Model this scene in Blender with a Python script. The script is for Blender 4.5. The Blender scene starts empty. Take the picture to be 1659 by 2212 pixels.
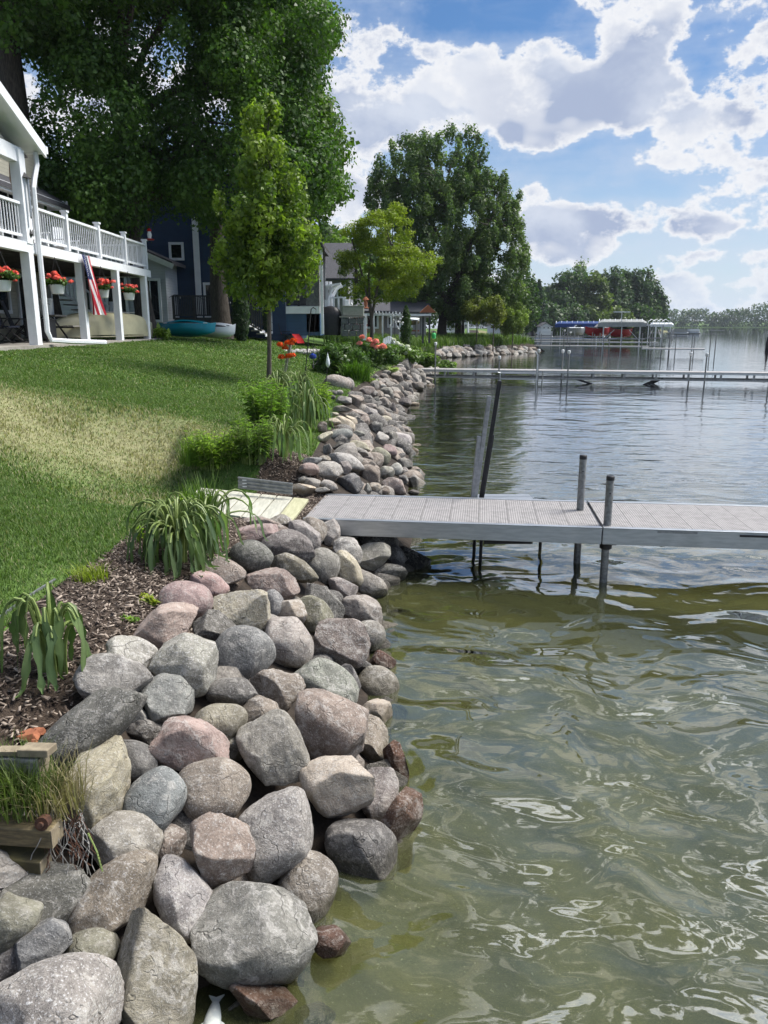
import bpy, math, random
import numpy as np
from mathutils import Vector, Matrix
R = math.radians
rng = np.random.default_rng(7)
random.seed(7)
sc = bpy.context.scene
COL = sc.collection

# ---------------------------------------------------------------- camera
CAM_H, FPX, S = 2.7, 769.0, 1024 / 2212.0          # eye height above the lake
PITCH = math.atan((1106 - 703) * S / FPX)
cam_d = bpy.data.cameras.new('camera')
cam_d.sensor_fit = 'VERTICAL'; cam_d.sensor_height = 24.0
cam_d.lens = FPX / 1024 * 24.0
cam_d.clip_start = 0.05; cam_d.clip_end = 12000
cam = bpy.data.objects.new('camera', cam_d)
cam.location = (0, 0, CAM_H); cam.rotation_euler = (math.pi / 2 - PITCH, 0, 0)
COL.objects.link(cam); sc.camera = cam

def ray(x, y):                                     # survey helper: a sight line in world space
    u = (x - 829.5) * S / FPX; v = -(y - 1106) * S / FPX
    s, c = math.sin(PITCH), math.cos(PITCH)
    return Vector((u, c + v * s, -s + v * c))
def at(x, y, z):                                   # where it meets a level
    d = ray(x, y); t = (z - CAM_H) / d.z
    return Vector((d.x * t, d.y * t, z))
def atY(x, y, Y):
    d = ray(x, y); t = Y / d.y
    return Vector((d.x * t, Y, CAM_H + d.z * t))
def atX(x, y, X):
    d = ray(x, y); t = X / d.x
    return Vector((X, d.y * t, CAM_H + d.z * t))
def depth(p):
    return p.y * math.cos(PITCH) - (p.z - CAM_H) * math.sin(PITCH)
def msize(n, p):                                   # length of n survey units at p, in metres
    return n * S / FPX * depth(p)

# ---------------------------------------------------------------- sky, sun, exposure
SUN_EL, SUN_AZ = R(56), R(72)                      # azimuth from +Y towards +X
world = bpy.data.worlds.new('World'); sc.world = world; world.use_nodes = True
NT = world.node_tree; NT.nodes.clear()
class G:                                           # tiny node-graph helper
    def __init__(s, nt): s.nt = nt
    def n(s, t, **kw):
        nd = s.nt.nodes.new(t)
        for k, v in kw.items(): setattr(nd, k, v)
        return nd
    def put(s, sock, v):
        if isinstance(v, bpy.types.NodeSocket): s.nt.links.new(v, sock)
        elif v is not None: sock.default_value = v
    def m(s, op, a, b=None, c=None, clamp=False):
        nd = s.n('ShaderNodeMath', operation=op, use_clamp=clamp)
        s.put(nd.inputs[0], a); s.put(nd.inputs[1], b); s.put(nd.inputs[2], c)
        return nd.outputs[0]
    def vm(s, op, a, b=None):
        nd = s.n('ShaderNodeVectorMath', operation=op)
        s.put(nd.inputs[0], a)
        if b is not None: s.put(nd.inputs[3 if op == 'SCALE' else 1], b)
        return nd.outputs['Value' if op in ('DOT_PRODUCT', 'LENGTH') else 'Vector']
    def noise(s, vec, scale, detail=4, rough=.55, dist=0., out='Fac'):
        nd = s.n('ShaderNodeTexNoise'); s.put(nd.inputs['Vector'], vec)
        s.put(nd.inputs['Scale'], scale); s.put(nd.inputs['Detail'], detail); s.put(nd.inputs['Roughness'], rough); s.put(nd.inputs['Distortion'], dist)
        return nd.outputs[out]
    def ss(s, v, a, b, lo=0., hi=1., kind='SMOOTHSTEP'):
        nd = s.n('ShaderNodeMapRange', interpolation_type=kind)
        s.put(nd.inputs[0], v); s.put(nd.inputs[1], a); s.put(nd.inputs[2], b); s.put(nd.inputs[3], lo); s.put(nd.inputs[4], hi)
        return nd.outputs[0]
    def mix(s, f, a, b, mode='MIX'):
        nd = s.n('ShaderNodeMix', data_type='RGBA', blend_type=mode)
        s.put(nd.inputs[0], f); s.put(nd.inputs[6], a if not isinstance(a, tuple) else (*a[:3], 1)); s.put(nd.inputs[7], b if not isinstance(b, tuple) else (*b[:3], 1))
        return nd.outputs[2]
    def xyz(s, v):
        nd = s.n('ShaderNodeSeparateXYZ'); s.put(nd.inputs[0], v); return nd.outputs
    def comb(s, x, y, z=0.):
        nd = s.n('ShaderNodeCombineXYZ'); s.put(nd.inputs[0], x); s.put(nd.inputs[1], y); s.put(nd.inputs[2], z); return nd.outputs[0]

g = G(NT)
sky = g.n('ShaderNodeTexSky', sky_type='NISHITA'); sky.sun_disc = False
sky.sun_elevation = SUN_EL; sky.sun_rotation = SUN_AZ; sky.altitude = 250; sky.air_density = 1.1; sky.dust_density = .6; sky.ozone_density = 2.0
tc = g.n('ShaderNodeTexCoord'); dirv = tc.outputs['Generated']
dx, dy, dz = g.xyz(dirv)[:3]
el = g.m('ARCSINE', dz); az = g.m('ARCTAN2', dx, dy)
den = g.m('ADD', g.m('MAXIMUM', dz, 0.0), .16)
proj = g.comb(g.m('DIVIDE', dx, den), g.m('DIVIDE', dy, den), 0.37)
n1 = g.noise(proj, 1.5, 4, .55, .3)
sph = g.comb(dx, dy, g.m('MULTIPLY', dz, 1.5))
n2 = g.noise(sph, 8.0, 9, .58, .0)
n3 = g.noise(sph, 19.0, 6, .64, .0)
sun_v = (math.sin(SUN_AZ) * math.cos(SUN_EL), math.cos(SUN_AZ) * math.cos(SUN_EL), math.sin(SUN_EL))
lit = g.vm('ADD', sph, (.020, .004, .050))
r0 = g.noise(sph, 6.5, 3, .55); r1 = g.noise(lit, 6.5, 3, .55)
def ae(px, py):
    d = ray(px, py).normalized(); return math.atan2(d.x, d.y), math.asin(d.z)
#          x,    y,   rx,  ry, weight    (cumulus banks where the photograph has them)
CLOUDS = [(800, 70, 130, 110, .34), (720, 200, 120, 120, .20), (900, 250, 120, 90, .10), (1110, 190, 110, 95, .30), (1160, 285, 60, 40, .24),
          (960, 130, 90, 50, .20), (1400, 120, 95, 75, .40), (1350, 225, 120, 60, .22), (1440, 250, 100, 50, .20), (1610, 240, 90, 90, .36),
          (1590, 60, 110, 70, .24), (1640, 380, 50, 40, .22), (1275, 475, 150, 34, .34), (1520, 490, 190, 30, .36), (1190, 455, 60, 40, .18),
          (1240, 545, 120, 22, .26), (1560, 555, 160, 20, .26), (1380, 610, 300, 34, .16), (760, 420, 90, 60, .18), (1260, 240, 60, 60, .12), (1150, 408, 34, 16, .24),
          (1080, 45, 120, 42, -.34), (1230, 40, 60, 60, -.20), (1210, 350, 150, 40, -.20), (1450, 400, 110, 30, -.18), (1300, 420, 160, 18, -.16), (1505, 30, 30, 60, -.2)]
acc = None
for (px, py, rx, ry, w) in CLOUDS:
    a0, e0 = ae(px, py)
    a1, _ = ae(px + rx, py); _, e1 = ae(px, py - ry)
    va = g.m('MULTIPLY', g.m('SUBTRACT', az, a0), 1 / abs(a1 - a0)); ve = g.m('MULTIPLY', g.m('SUBTRACT', el, e0), 1 / abs(e1 - e0))
    r2 = g.m('ADD', g.m('MULTIPLY', va, va), g.m('MULTIPLY', ve, ve))
    gs = g.m('MULTIPLY', g.m('EXPONENT', g.m('MULTIPLY', r2, -.9)), w)
    acc = gs if acc is None else g.m('ADD', acc, gs)
base = g.m('ADD', g.m('MULTIPLY', n1, .10), g.m('MULTIPLY', n2, 1.05))
base = g.m('ADD', base, g.m('MULTIPLY', n3, .30))
dens = g.m('ADD', g.m('ADD', base, g.m('MULTIPLY', acc, .52)), -.168)
cover = g.ss(dens, .596, .655)
thick = g.ss(dens, .632, .752)
rim = g.ss(g.m('SUBTRACT', r0, r1), -.05, .08)          # thicker than towards the sun: a lit edge
streak = g.noise(g.vm('MULTIPLY', sph, (1.0, 1.0, 5.0)), 3.2, 6, .6, .4)
soft = g.m('ADD', g.ss(dens, .42, .63, 0, .36), g.ss(streak, .45, .68, 0., .30))
shade = g.ss(g.noise(sph, 6.0, 5, .58, .2), .38, .64)
CW, CM, CD = (7.9, 8.0, 8.3), (6.0, 6.5, 7.5), (3.6, 4.25, 5.8)
body = g.mix(shade, CD, CM)
ccol = g.mix(g.m('MULTIPLY', thick, g.m('SUBTRACT', 1.32, g.m('MULTIPLY', rim, .80)), clamp=True), CW, body)
skyc = g.mix(soft, g.mix(1.0, sky.outputs[0], (.52, .76, 1.0), 'MULTIPLY'), (4.4, 5.3, 7.0))
hz = g.ss(el, -.02, .30, .74, 0.)
skyc = g.mix(hz, skyc, (6.5, 7.2, 8.0))
glow = g.ss(g.vm('DOT_PRODUCT', dirv, sun_v), .62, .98, 1., 7.)   # cloud deck around the unseen veiled sun, brightened to lift reflections and ambient light
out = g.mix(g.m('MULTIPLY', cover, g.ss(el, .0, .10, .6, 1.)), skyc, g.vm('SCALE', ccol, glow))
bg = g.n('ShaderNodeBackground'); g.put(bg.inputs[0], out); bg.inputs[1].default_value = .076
NT.links.new(bg.outputs[0], g.n('ShaderNodeOutputWorld').inputs[0])
world.cycles.sampling_method = 'MANUAL'; world.cycles.sample_map_resolution = 1024

sun_d = bpy.data.lights.new('sun', 'SUN'); sun_d.energy = 4.2; sun_d.angle = R(28); sun_d.color = (1, .95, .87)
sun = bpy.data.objects.new('sun', sun_d); COL.objects.link(sun)
sdir = Vector((math.sin(SUN_AZ) * math.cos(SUN_EL), math.cos(SUN_AZ) * math.cos(SUN_EL), math.sin(SUN_EL)))
sun.rotation_euler = sdir.to_track_quat('Z', 'Y').to_euler(); sun.location = (30, 30, 60)
vs = sc.view_settings; vs.view_transform = 'Standard'; vs.look = 'None'; vs.gamma = 1.0; vs.use_curve_mapping = False
vs.exposure = 0.60
sc.cycles.max_bounces = 8; sc.cycles.transparent_max_bounces = 12; sc.cycles.caustics_reflective = False; sc.cycles.caustics_refractive = False
sc.cycles.use_denoising = True
sc.cycles.sample_clamp_indirect = 4.0

# ---------------------------------------------------------------- materials
MATS = {}
def newmat(name):
    m = bpy.data.materials.new(name); m.use_nodes = True
    nt = m.node_tree; nt.nodes.clear(); gg = G(nt)
    o = gg.n('ShaderNodeOutputMaterial'); p = gg.n('ShaderNodeBsdfPrincipled')
    nt.links.new(p.outputs[0], o.inputs[0])
    MATS[name] = m
    return m, gg, p, o
def bump(gg, p, h, dist=.01, strength=1.):
    b = gg.n('ShaderNodeBump'); gg.put(b.inputs['Height'], h); b.inputs['Distance'].default_value = dist; b.inputs['Strength'].default_value = strength
    gg.put(p.inputs['Normal'], b.outputs[0])
def pm(name, c1, c2=None, scale=8., rough=.6, bmp=0., metal=0., stretch=(1, 1, 1), detail=5, lines=None, spec=.4, dirt=0.):
    """two-tone weathered surface; lines=(axis, pitch, depth) adds siding / groove relief"""
    m, gg, p, o = newmat(name)
    co = gg.n('ShaderNodeNewGeometry').outputs['Position']
    v = gg.vm('MULTIPLY', co, stretch)
    c2 = c2 or tuple(x * .8 for x in c1)
    n = gg.noise(v, scale, detail)
    col = gg.mix(gg.ss(n, .35, .65), c1, c2)
    if dirt:
        n2 = gg.noise(co, scale * .23, 6, .65)
        col = gg.mix(gg.ss(n2, .5, .72, 0, dirt), col, (.09, .08, .06))
    h = gg.m('MULTIPLY', n, bmp)
    if lines:
        ax, pitch, dep = lines
        f = gg.m('FRACT', gg.m('DIVIDE', gg.xyz(co)[ax], pitch))
        h = gg.m('ADD', h, gg.m('MULTIPLY', gg.m('SUBTRACT', 1., f), dep))
        col = gg.mix(gg.ss(f, .0, .10, .55, 0), col, tuple(x * .3 for x in c1))
    gg.put(p.inputs['Base Color'], col); p.inputs['Roughness'].default_value = rough; p.inputs['Metallic'].default_value = metal
    p.inputs['Specular IOR Level'].default_value = spec
    if bmp or lines: bump(gg, p, h, 1.)
    return m
def leafmat(name, trans=.4, rough=.5, tint=(1., 1., 1.)):
    m, gg, p, o = newmat(name)
    a = gg.n('ShaderNodeAttribute', attribute_name='col').outputs['Color']
    a = gg.mix(1., a, tint, 'MULTIPLY')
    gg.put(p.inputs['Base Color'], a); p.inputs['Roughness'].default_value = rough; p.inputs['Specular IOR Level'].default_value = .35
    t = gg.n('ShaderNodeBsdfTranslucent'); gg.put(t.inputs[0], gg.mix(1., a, (1.2, 1.4, .65), 'MULTIPLY'))
    mx = gg.n('ShaderNodeMixShader'); mx.inputs[0].default_value = trans
    gg.nt.links.new(p.outputs[0], mx.inputs[1]); gg.nt.links.new(t.outputs[0], mx.inputs[2]); gg.nt.links.new(mx.outputs[0], o.inputs[0])
    return m
LEAF = leafmat('leaf', .42, .5, (1.6, 1.55, 1.4)); BLADE = leafmat('grass_blade', .35, .6); PETAL = leafmat('petal', .25, .6)
WHITE = pm('white_paint', (.80, .82, .84), (.72, .74, .77), 3, .45, dirt=.12)
TRIM = pm('white_trim', (.78, .80, .82), (.70, .72, .75), 2, .5, dirt=.1)
BEIGE = pm('beige_siding', (.44, .42, .34), (.39, .37, .30), 2, .6, lines=(2, .11, .012))
BLUE = pm('blue_siding', (.020, .045, .098), (.015, .035, .078), 2, .5, lines=(2, .14, .014))
BLUE2 = pm('blue_skirting', (.035, .085, .16), (.03, .07, .13), 2, .5, lines=(2, .16, .014))
GREYS = pm('grey_siding', (.30, .30, .30), (.26, .26, .26), 2, .6, lines=(2, .13, .012))
TAN = pm('tan_siding', (.35, .28, .20), (.28, .22, .16), 2, .6, lines=(2, .13, .012))
PALE = pm('pale_siding', (.50, .53, .56), (.44, .47, .5), 2, .6, lines=(2, .12, .012))
SHINGLE = pm('shingle_roof', (.075, .075, .085), (.045, .045, .05), 14, .9, .01, stretch=(1, 1, 3))
BROWNSH = pm('brown_shake', (.06, .05, .05), (.035, .03, .03), 9, .9, .01)
DARKW = pm('dark_deck_wood', (.055, .058, .065), (.035, .036, .04), 7, .6, .003)
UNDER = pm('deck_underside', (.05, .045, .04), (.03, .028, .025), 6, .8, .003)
GREYW = pm('weathered_wood', (.30, .29, .27), (.20, .19, .17), 12, .8, .004, stretch=(1, 6, 6))
CONC = pm('concrete', (.34, .32, .29), (.27, .25, .22), 5, .9, .004, dirt=.3)
ALU = pm('aluminium', (.46, .48, .50), (.38, .40, .42), 6, .38, .0008, metal=.75, stretch=(.5, 6, 6), dirt=.12)
ALUD = pm('dull_aluminium', (.30, .31, .32), (.22, .23, .24), 18, .5, .001, metal=.6, dirt=.3)
GALV = pm('galvanised_pipe', (.24, .25, .25), (.15, .155, .155), 30, .5, .001, metal=.5, dirt=.25)
STEEL = pm('dark_steel', (.03, .03, .032), (.02, .02, .022), 20, .5, .001, metal=.3)
BLACK = pm('black_plastic', (.012, .012, .014), (.02, .02, .022), 8, .5)
TEAL = pm('teal_hull', (.0, .20, .26), (.0, .16, .21), 2, .28)
HULLW = pm('white_hull', (.72, .74, .75), (.66, .68, .7), 2, .25)
OLIVE = pm('olive_canoe', (.30, .29, .19), (.25, .24, .16), 2, .5, dirt=.15)
NAVY = pm('navy_fabric', (.012, .017, .035), (.008, .011, .024), 12, .9)
REDF = pm('red_fabric', (.55, .012, .016), (.42, .01, .012), 10, .8)
REDH = pm('red_hull', (.42, .008, .012), (.35, .006, .01), 2, .25)
BLUEC = pm('blue_canvas', (.010, .045, .18), (.008, .035, .14), 3, .75)
GREYC = pm('grey_canvas', (.30, .31, .30), (.24, .25, .245), 3, .8)
TANF = pm('tan_fabric', (.36, .26, .18), (.30, .21, .15), 8, .9)
POT = pm('white_pot', (.72, .73, .73), (.66, .67, .67), 4, .5)
GREYP = pm('charcoal_wicker', (.035, .036, .042), (.022, .023, .027), 40, .7, .003)
BARK = pm('bark', (.085, .072, .060), (.040, .034, .028), 9, .95, .035, stretch=(3, 3, .6))
BARK2 = pm('young_bark', (.12, .10, .085), (.075, .064, .054), 14, .9, .008, stretch=(3, 3, .7))
SOIL = pm('bank_soil', (.040, .030, .022), (.020, .015, .011), 9, 1., .03)
BRICK = pm('brick', (.34, .13, .065), (.24, .085, .045), 20, .9, .004)
PINE = pm('yellow_timber', (.20, .155, .08), (.11, .088, .05), 10, .75, .003, stretch=(1.5, 9, 9))
PINEE = pm('timber_end', (.31, .26, .175), (.19, .155, .105), 14, .8, .004)
PLANK = pm('pale_plank', (.47, .46, .385), (.36, .355, .295), 6, .65, .002, stretch=(5, .7, 5), dirt=.16)
PLANKY = pm('yellowed_plank', (.43, .42, .27), (.35, .34, .21), 6, .65, .002, stretch=(5, .7, 5), dirt=.16)
RUST = pm('rust', (.10, .045, .025), (.05, .025, .018), 30, .9, .004)
BLOCK = pm('stone_block', (.16, .165, .165), (.10, .105, .11), 9, .9, .008)
REDP = pm('red_plastic', (.5, .01, .012), (.42, .01, .01), 5, .35)
FIRES = pm('pale_ash_stone', (.45, .44, .42), (.3, .29, .28), 9, .9, .01)
FISHM = pm('pale_fish_skin', (.60, .62, .58), (.42, .46, .46), 24, .3)
CUSH = pm('sage_cushion', (.30, .32, .27), (.26, .28, .23), 10, .9)
m, gg, p, o = newmat('glass_pane'); p.inputs['Base Color'].default_value = (.012, .015, .018, 1); p.inputs['Roughness'].default_value = .04; GLASS = m
p.inputs['Specular IOR Level'].default_value = .6
m, gg, p, o = newmat('blue_glass'); p.inputs['Base Color'].default_value = (.01, .03, .22, 1); p.inputs['Roughness'].default_value = .08; BGLASS = m
m, gg, p, o = newmat('frosted_glass'); p.inputs['Base Color'].default_value = (.72, .76, .78, 1); p.inputs['Roughness'].default_value = .25; FROST = m
m, gg, p, o = newmat('curtain_glass')          # clear balustrade pane
tr = gg.n('ShaderNodeBsdfTransparent'); tr.inputs[0].default_value = (.82, .9, .9, 1); gl = gg.n('ShaderNodeBsdfGlossy'); gl.inputs['Roughness'].default_value = .03
mx = gg.n('ShaderNodeMixShader'); fr = gg.n('ShaderNodeFresnel'); fr.inputs[0].default_value = 1.5
gg.put(mx.inputs[0], fr.outputs[0]); gg.nt.links.new(tr.outputs[0], mx.inputs[1]); gg.nt.links.new(gl.outputs[0], mx.inputs[2]); gg.nt.links.new(mx.outputs[0], o.inputs[0]); CLEAR = m

# deck panels: fine moulded grooves across the walkway
def deckmat(name, c, ax):
    m, gg, p, o = newmat(name)
    ob = gg.n('ShaderNodeTexCoord').outputs['Object']; X = gg.xyz(ob)[ax]
    f = gg.m('PINGPONG', X, .0125); gr = gg.ss(f, .002, .006)
    n = gg.noise(ob, 7, 6, .65); n2 = gg.noise(ob, 60, 3)
    col = gg.mix(gg.ss(n, .38, .68), c, tuple(x * .74 for x in c)); col = gg.mix(gg.m('MULTIPLY', gg.m('SUBTRACT', 1., gr), .32), col, (.05, .05, .05))
    col = gg.mix(gg.ss(n2, .60, .75, 0, .35), col, (.5, .5, .48))
    gg.put(p.inputs['Base Color'], col); p.inputs['Roughness'].default_value = .7; bump(gg, p, gg.m('ADD', gr, gg.m('MULTIPLY', n2, .2)), .003)
    return m
DECK = deckmat('moulded_deck', (.29, .275, .27), 0)

# stone: colour from the object, mottling, grains, pale veins, a wet dark foot at the waterline
m, gg, p, o = newmat('stone'); STONE = m
ob = gg.n('ShaderNodeTexCoord').outputs['Object']; inf = gg.n('ShaderNodeObjectInfo')
off = gg.comb(gg.m('MULTIPLY', inf.outputs['Random'], 31.), gg.m('MULTIPLY', inf.outputs['Random'], 17.), gg.m('MULTIPLY', inf.outputs['Random'], 53.))
v = gg.vm('ADD', ob, off)
spk = gg.n('ShaderNodeAttribute', attribute_type='OBJECT', attribute_name='speckle').outputs['Fac']
nA = gg.noise(v, 5.5, 6, .62, .5); nB = gg.noise(v, 17, 9, .74, .35); nC = gg.noise(v, 95, 4, .7)
bc = inf.outputs['Color']
col = gg.mix(gg.ss(nA, .34, .66), gg.mix(1., bc, (.70, .68, .66), 'MULTIPLY'), gg.mix(1., bc, (1.18, 1.16, 1.12), 'MULTIPLY'))
col = gg.mix(gg.m('MULTIPLY', gg.ss(nB, .51, .60), gg.m('ADD', .22, gg.m('MULTIPLY', spk, .40))), col, (.50, .47, .425))
col = gg.mix(gg.m('MULTIPLY', gg.ss(nB, .46, .32), .42), col, gg.mix(1., bc, (.36, .35, .35), 'MULTIPLY'))
col = gg.mix(gg.m('MULTIPLY', gg.ss(nC, .54, .66), gg.m('ADD', .22, gg.m('MULTIPLY', spk, .6))), col, (.60, .59, .58))
col = gg.mix(gg.m('MULTIPLY', gg.ss(nC, .42, .33), gg.m('ADD', .25, gg.m('MULTIPLY', spk, .5))), col, (.05, .05, .05))
vw = gg.n('ShaderNodeTexWave', wave_type='BANDS', bands_direction='DIAGONAL'); gg.put(vw.inputs['Vector'], v); vw.inputs['Scale'].default_value = 1.6; vw.inputs['Distortion'].default_value = 12; vw.inputs['Detail'].default_value = 5; vw.inputs['Detail Scale'].default_value = 1.3; vw.inputs['Detail Roughness'].default_value = .65
vein = gg.m('MULTIPLY', gg.ss(vw.outputs[0], .94, 1.), gg.ss(inf.outputs['Random'], .60, .72))
col = gg.mix(gg.m('MULTIPLY', vein, .28), col, (.62, .59, .55))
crk = gg.n('ShaderNodeTexVoronoi', feature='DISTANCE_TO_EDGE'); gg.put(crk.inputs['Vector'], gg.vm('ADD', v, gg.vm('SCALE', gg.noise(v, 6, 3, .6, 0, 'Color'), .35))); crk.inputs['Scale'].default_value = 4.5
ck = gg.m('MULTIPLY', gg.ss(crk.outputs['Distance'], .0, .03, 1., 0.), gg.ss(nA, .48, .60))
col = gg.mix(gg.m('MULTIPLY', ck, .55), col, gg.mix(1., bc, (.30, .28, .26), 'MULTIPLY'))
pz = gg.xyz(gg.n('ShaderNodeNewGeometry').outputs['Position'])[2]
wet = gg.ss(gg.m('ADD', pz, gg.m('MULTIPLY', gg.m('SUBTRACT', nB, .5), .12)), .05, .14, 1., 0.)
col = gg.mix(gg.m('MULTIPLY', wet, .72), col, gg.mix(1., col, (.36, .33, .24), 'MULTIPLY'))
gg.put(p.inputs['Base Color'], col); gg.put(p.inputs['Roughness'], gg.m('SUBTRACT', .88, gg.m('MULTIPLY', wet, .6))); p.inputs['Specular IOR Level'].default_value = .3
hh = gg.m('ADD', gg.m('MULTIPLY', nA, .034), gg.m('ADD', gg.m('MULTIPLY', nB, .019), gg.m('MULTIPLY', nC, .005)))
hh = gg.m('SUBTRACT', hh, gg.m('MULTIPLY', ck, .006))
bump(gg, p, hh, 1., .9)

# lawn, mulch, lake bed
m, gg, p, o = newmat('lawn_turf'); LAWN = m
co = gg.n('ShaderNodeNewGeometry').outputs['Position']
a = gg.n('ShaderNodeAttribute', attribute_name='dry').outputs['Fac']
n = gg.noise(co, .55, 5, .6); n2 = gg.noise(co, 9, 5, .7); n3 = gg.noise(gg.vm('MULTIPLY', co, (1, .35, 1)), 70, 3, .7)
col = gg.mix(gg.ss(n, .3, .7), (.070, .140, .027), (.095, .165, .036))
col = gg.mix(gg.ss(n2, .4, .75, 0, .75), col, (.128, .178, .05))
col = gg.mix(gg.ss(n3, .45, .65, 0, .5), col, (.030, .062, .010))
dr = gg.m('MULTIPLY', a, gg.ss(n2, .25, .6, .55, 1.))
col = gg.mix(dr, col, gg.mix(n3, (.36, .325, .20), (.24, .225, .12)))
gg.put(p.inputs['Base Color'], col); p.inputs['Roughness'].default_value = .9; p.inputs['Specular IOR Level'].default_value = .15
bump(gg, p, gg.m('ADD', gg.m('MULTIPLY', n2, .02), gg.m('MULTIPLY', n3, .012)), 1.)
m, gg, p, o = newmat('mulch'); MULCH = m
co = gg.n('ShaderNodeNewGeometry').outputs['Position']
n = gg.noise(co, 2.2, 5); n2 = gg.noise(gg.vm('MULTIPLY', co, (1, 2.2, 1)), 45, 5, .75)
col = gg.mix(gg.ss(n2, .35, .7), (.030, .020, .014), (.105, .075, .052)); col = gg.mix(gg.ss(n, .5, .7, 0, .6), col, (.045, .030, .020))
gg.put(p.inputs['Base Color'], col); p.inputs['Roughness'].default_value = .95; bump(gg, p, n2, .02)
m, gg, p, o = newmat('lake_bed_sand'); BED = m
co = gg.n('ShaderNodeNewGeometry').outputs['Position']
n = gg.noise(co, 1.1, 5, .6); n2 = gg.noise(co, 17, 5, .7); n3 = gg.noise(co, 60, 2)
col = gg.mix(gg.ss(n, .35, .65), (.175, .165, .072), (.125, .122, .046)); col = gg.mix(gg.ss(n2, .5, .7, 0, .55), col, (.23, .205, .105)); col = gg.mix(gg.ss(n3, .66, .72, 0, .8), col, (.42, .40, .30))
gg.put(p.inputs['Base Color'], col); p.inputs['Roughness'].default_value = .9; bump(gg, p, n2, .02)

# water: clear green shallow water under a rippled mirror surface
m, gg, p, o = newmat('lake_water'); WATER = m
gg.nt.nodes.remove(p)
co = gg.n('ShaderNodeNewGeometry').outputs['Position']
wv = gg.vm('ADD', co, gg.vm('SCALE', gg.noise(co, .7, 2, .5, 0, 'Color'), .9))
h1 = gg.noise(gg.vm('MULTIPLY', wv, (.8, 1.1, 1)), 1.05, 1., .4)
h2 = gg.noise(gg.vm('MULTIPLY', wv, (.85, 1.2, 1)), 2.5, 1.5, .45, .3)
h3 = gg.noise(gg.vm('MULTIPLY', co, (.5, 1.3, 1)), 6.0, 3, .55, .4)
far = gg.ss(gg.xyz(co)[1], 6., 22.)
yy = gg.m('MAXIMUM', gg.vm('LENGTH', co), 2.)
calm = gg.m('MINIMUM', 1.1, gg.m('DIVIDE', 5.0, yy))
hh = gg.m('MULTIPLY', gg.m('ADD', gg.m('MULTIPLY', h1, .20), gg.m('MULTIPLY', h2, .055)), calm)
hh = gg.m('ADD', hh, gg.m('MULTIPLY', h3, gg.m('MINIMUM', gg.m('ADD', .0012, gg.m('MULTIPLY', far, .02)), gg.m('DIVIDE', .15, yy))))
b = gg.n('ShaderNodeBump'); b.inputs['Strength'].default_value = 1.; b.inputs['Distance'].default_value = 1.; gg.put(b.inputs['Height'], hh)
fr = gg.n('ShaderNodeFresnel'); fr.inputs[0].default_value = 1.55; gg.put(fr.inputs['Normal'], b.outputs[0])
tr = gg.n('ShaderNodeBsdfTransparent'); tr.inputs[0].default_value = (.88, .90, .66, 1)
df = gg.n('ShaderNodeBsdfDiffuse'); df.inputs[0].default_value = (.095, .104, .044, 1)
mk = gg.n('ShaderNodeMixShader'); gg.put(mk.inputs[0], gg.ss(gg.xyz(co)[1], 5., 60., .38, .85)); gg.nt.links.new(tr.outputs[0], mk.inputs[1]); gg.nt.links.new(df.outputs[0], mk.inputs[2])
gl = gg.n('ShaderNodeBsdfGlossy'); gl.inputs['Roughness'].default_value = .03; gg.put(gl.inputs['Normal'], b.outputs[0])
ms = gg.n('ShaderNodeMixShader'); gg.put(ms.inputs[0], gg.m('MULTIPLY', fr.outputs[0], 2.0, clamp=True)); gg.nt.links.new(mk.outputs[0], ms.inputs[1]); gg.nt.links.new(gl.outputs[0], ms.inputs[2])
gg.nt.links.new(ms.outputs[0], o.inputs[0])

# ---------------------------------------------------------------- builders
def link(o, parent=None):
    COL.objects.link(o)
    if parent is not None: o.parent = parent
    return o
def tag(o, label, cat, group=None):
    o['label'] = label; o['category'] = cat
    if group: o['group'] = group
    return o
def thing(name, label, cat, loc=(0, 0, 0), rz=0., group=None):
    o = bpy.data.objects.new(name, None); o.empty_display_size = .1
    o.location = loc; o.rotation_euler = (0, 0, rz); link(o)
    return tag(o, label, cat, group)
def mesh_np(name, V, F, col=None, smooth=False):
    V = np.asarray(V, np.float32).reshape(-1, 3); F = np.asarray(F, np.int32); k = F.shape[1]
    me = bpy.data.meshes.new(name)
    me.vertices.add(len(V)); me.vertices.foreach_set('co', V.ravel())
    me.loops.add(F.size); me.loops.foreach_set('vertex_index', F.ravel())
    me.polygons.add(len(F)); me.polygons.foreach_set('loop_start', np.arange(0, F.size, k, dtype=np.int32))
    if smooth: me.polygons.foreach_set('use_smooth', np.ones(len(F), bool))
    if col is not None:
        ca = me.color_attributes.new('col', 'FLOAT_COLOR', 'POINT')
        c4 = np.ones((len(V), 4), np.float32); c4[:, :3] = col; ca.data.foreach_set('color', c4.ravel())
    me.update(calc_edges=True); me.validate()
    return me
def np_obj(name, V, F, mat, parent=None, col=None, smooth=False, local=False):
    V = np.asarray(V, float).reshape(-1, 3)
    if parent is not None and not local: V = V - np.array(parent.location)
    me = mesh_np(name, V, F, col, smooth); me.materials.append(mat)
    return link(bpy.data.objects.new(name, me), parent)
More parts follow.
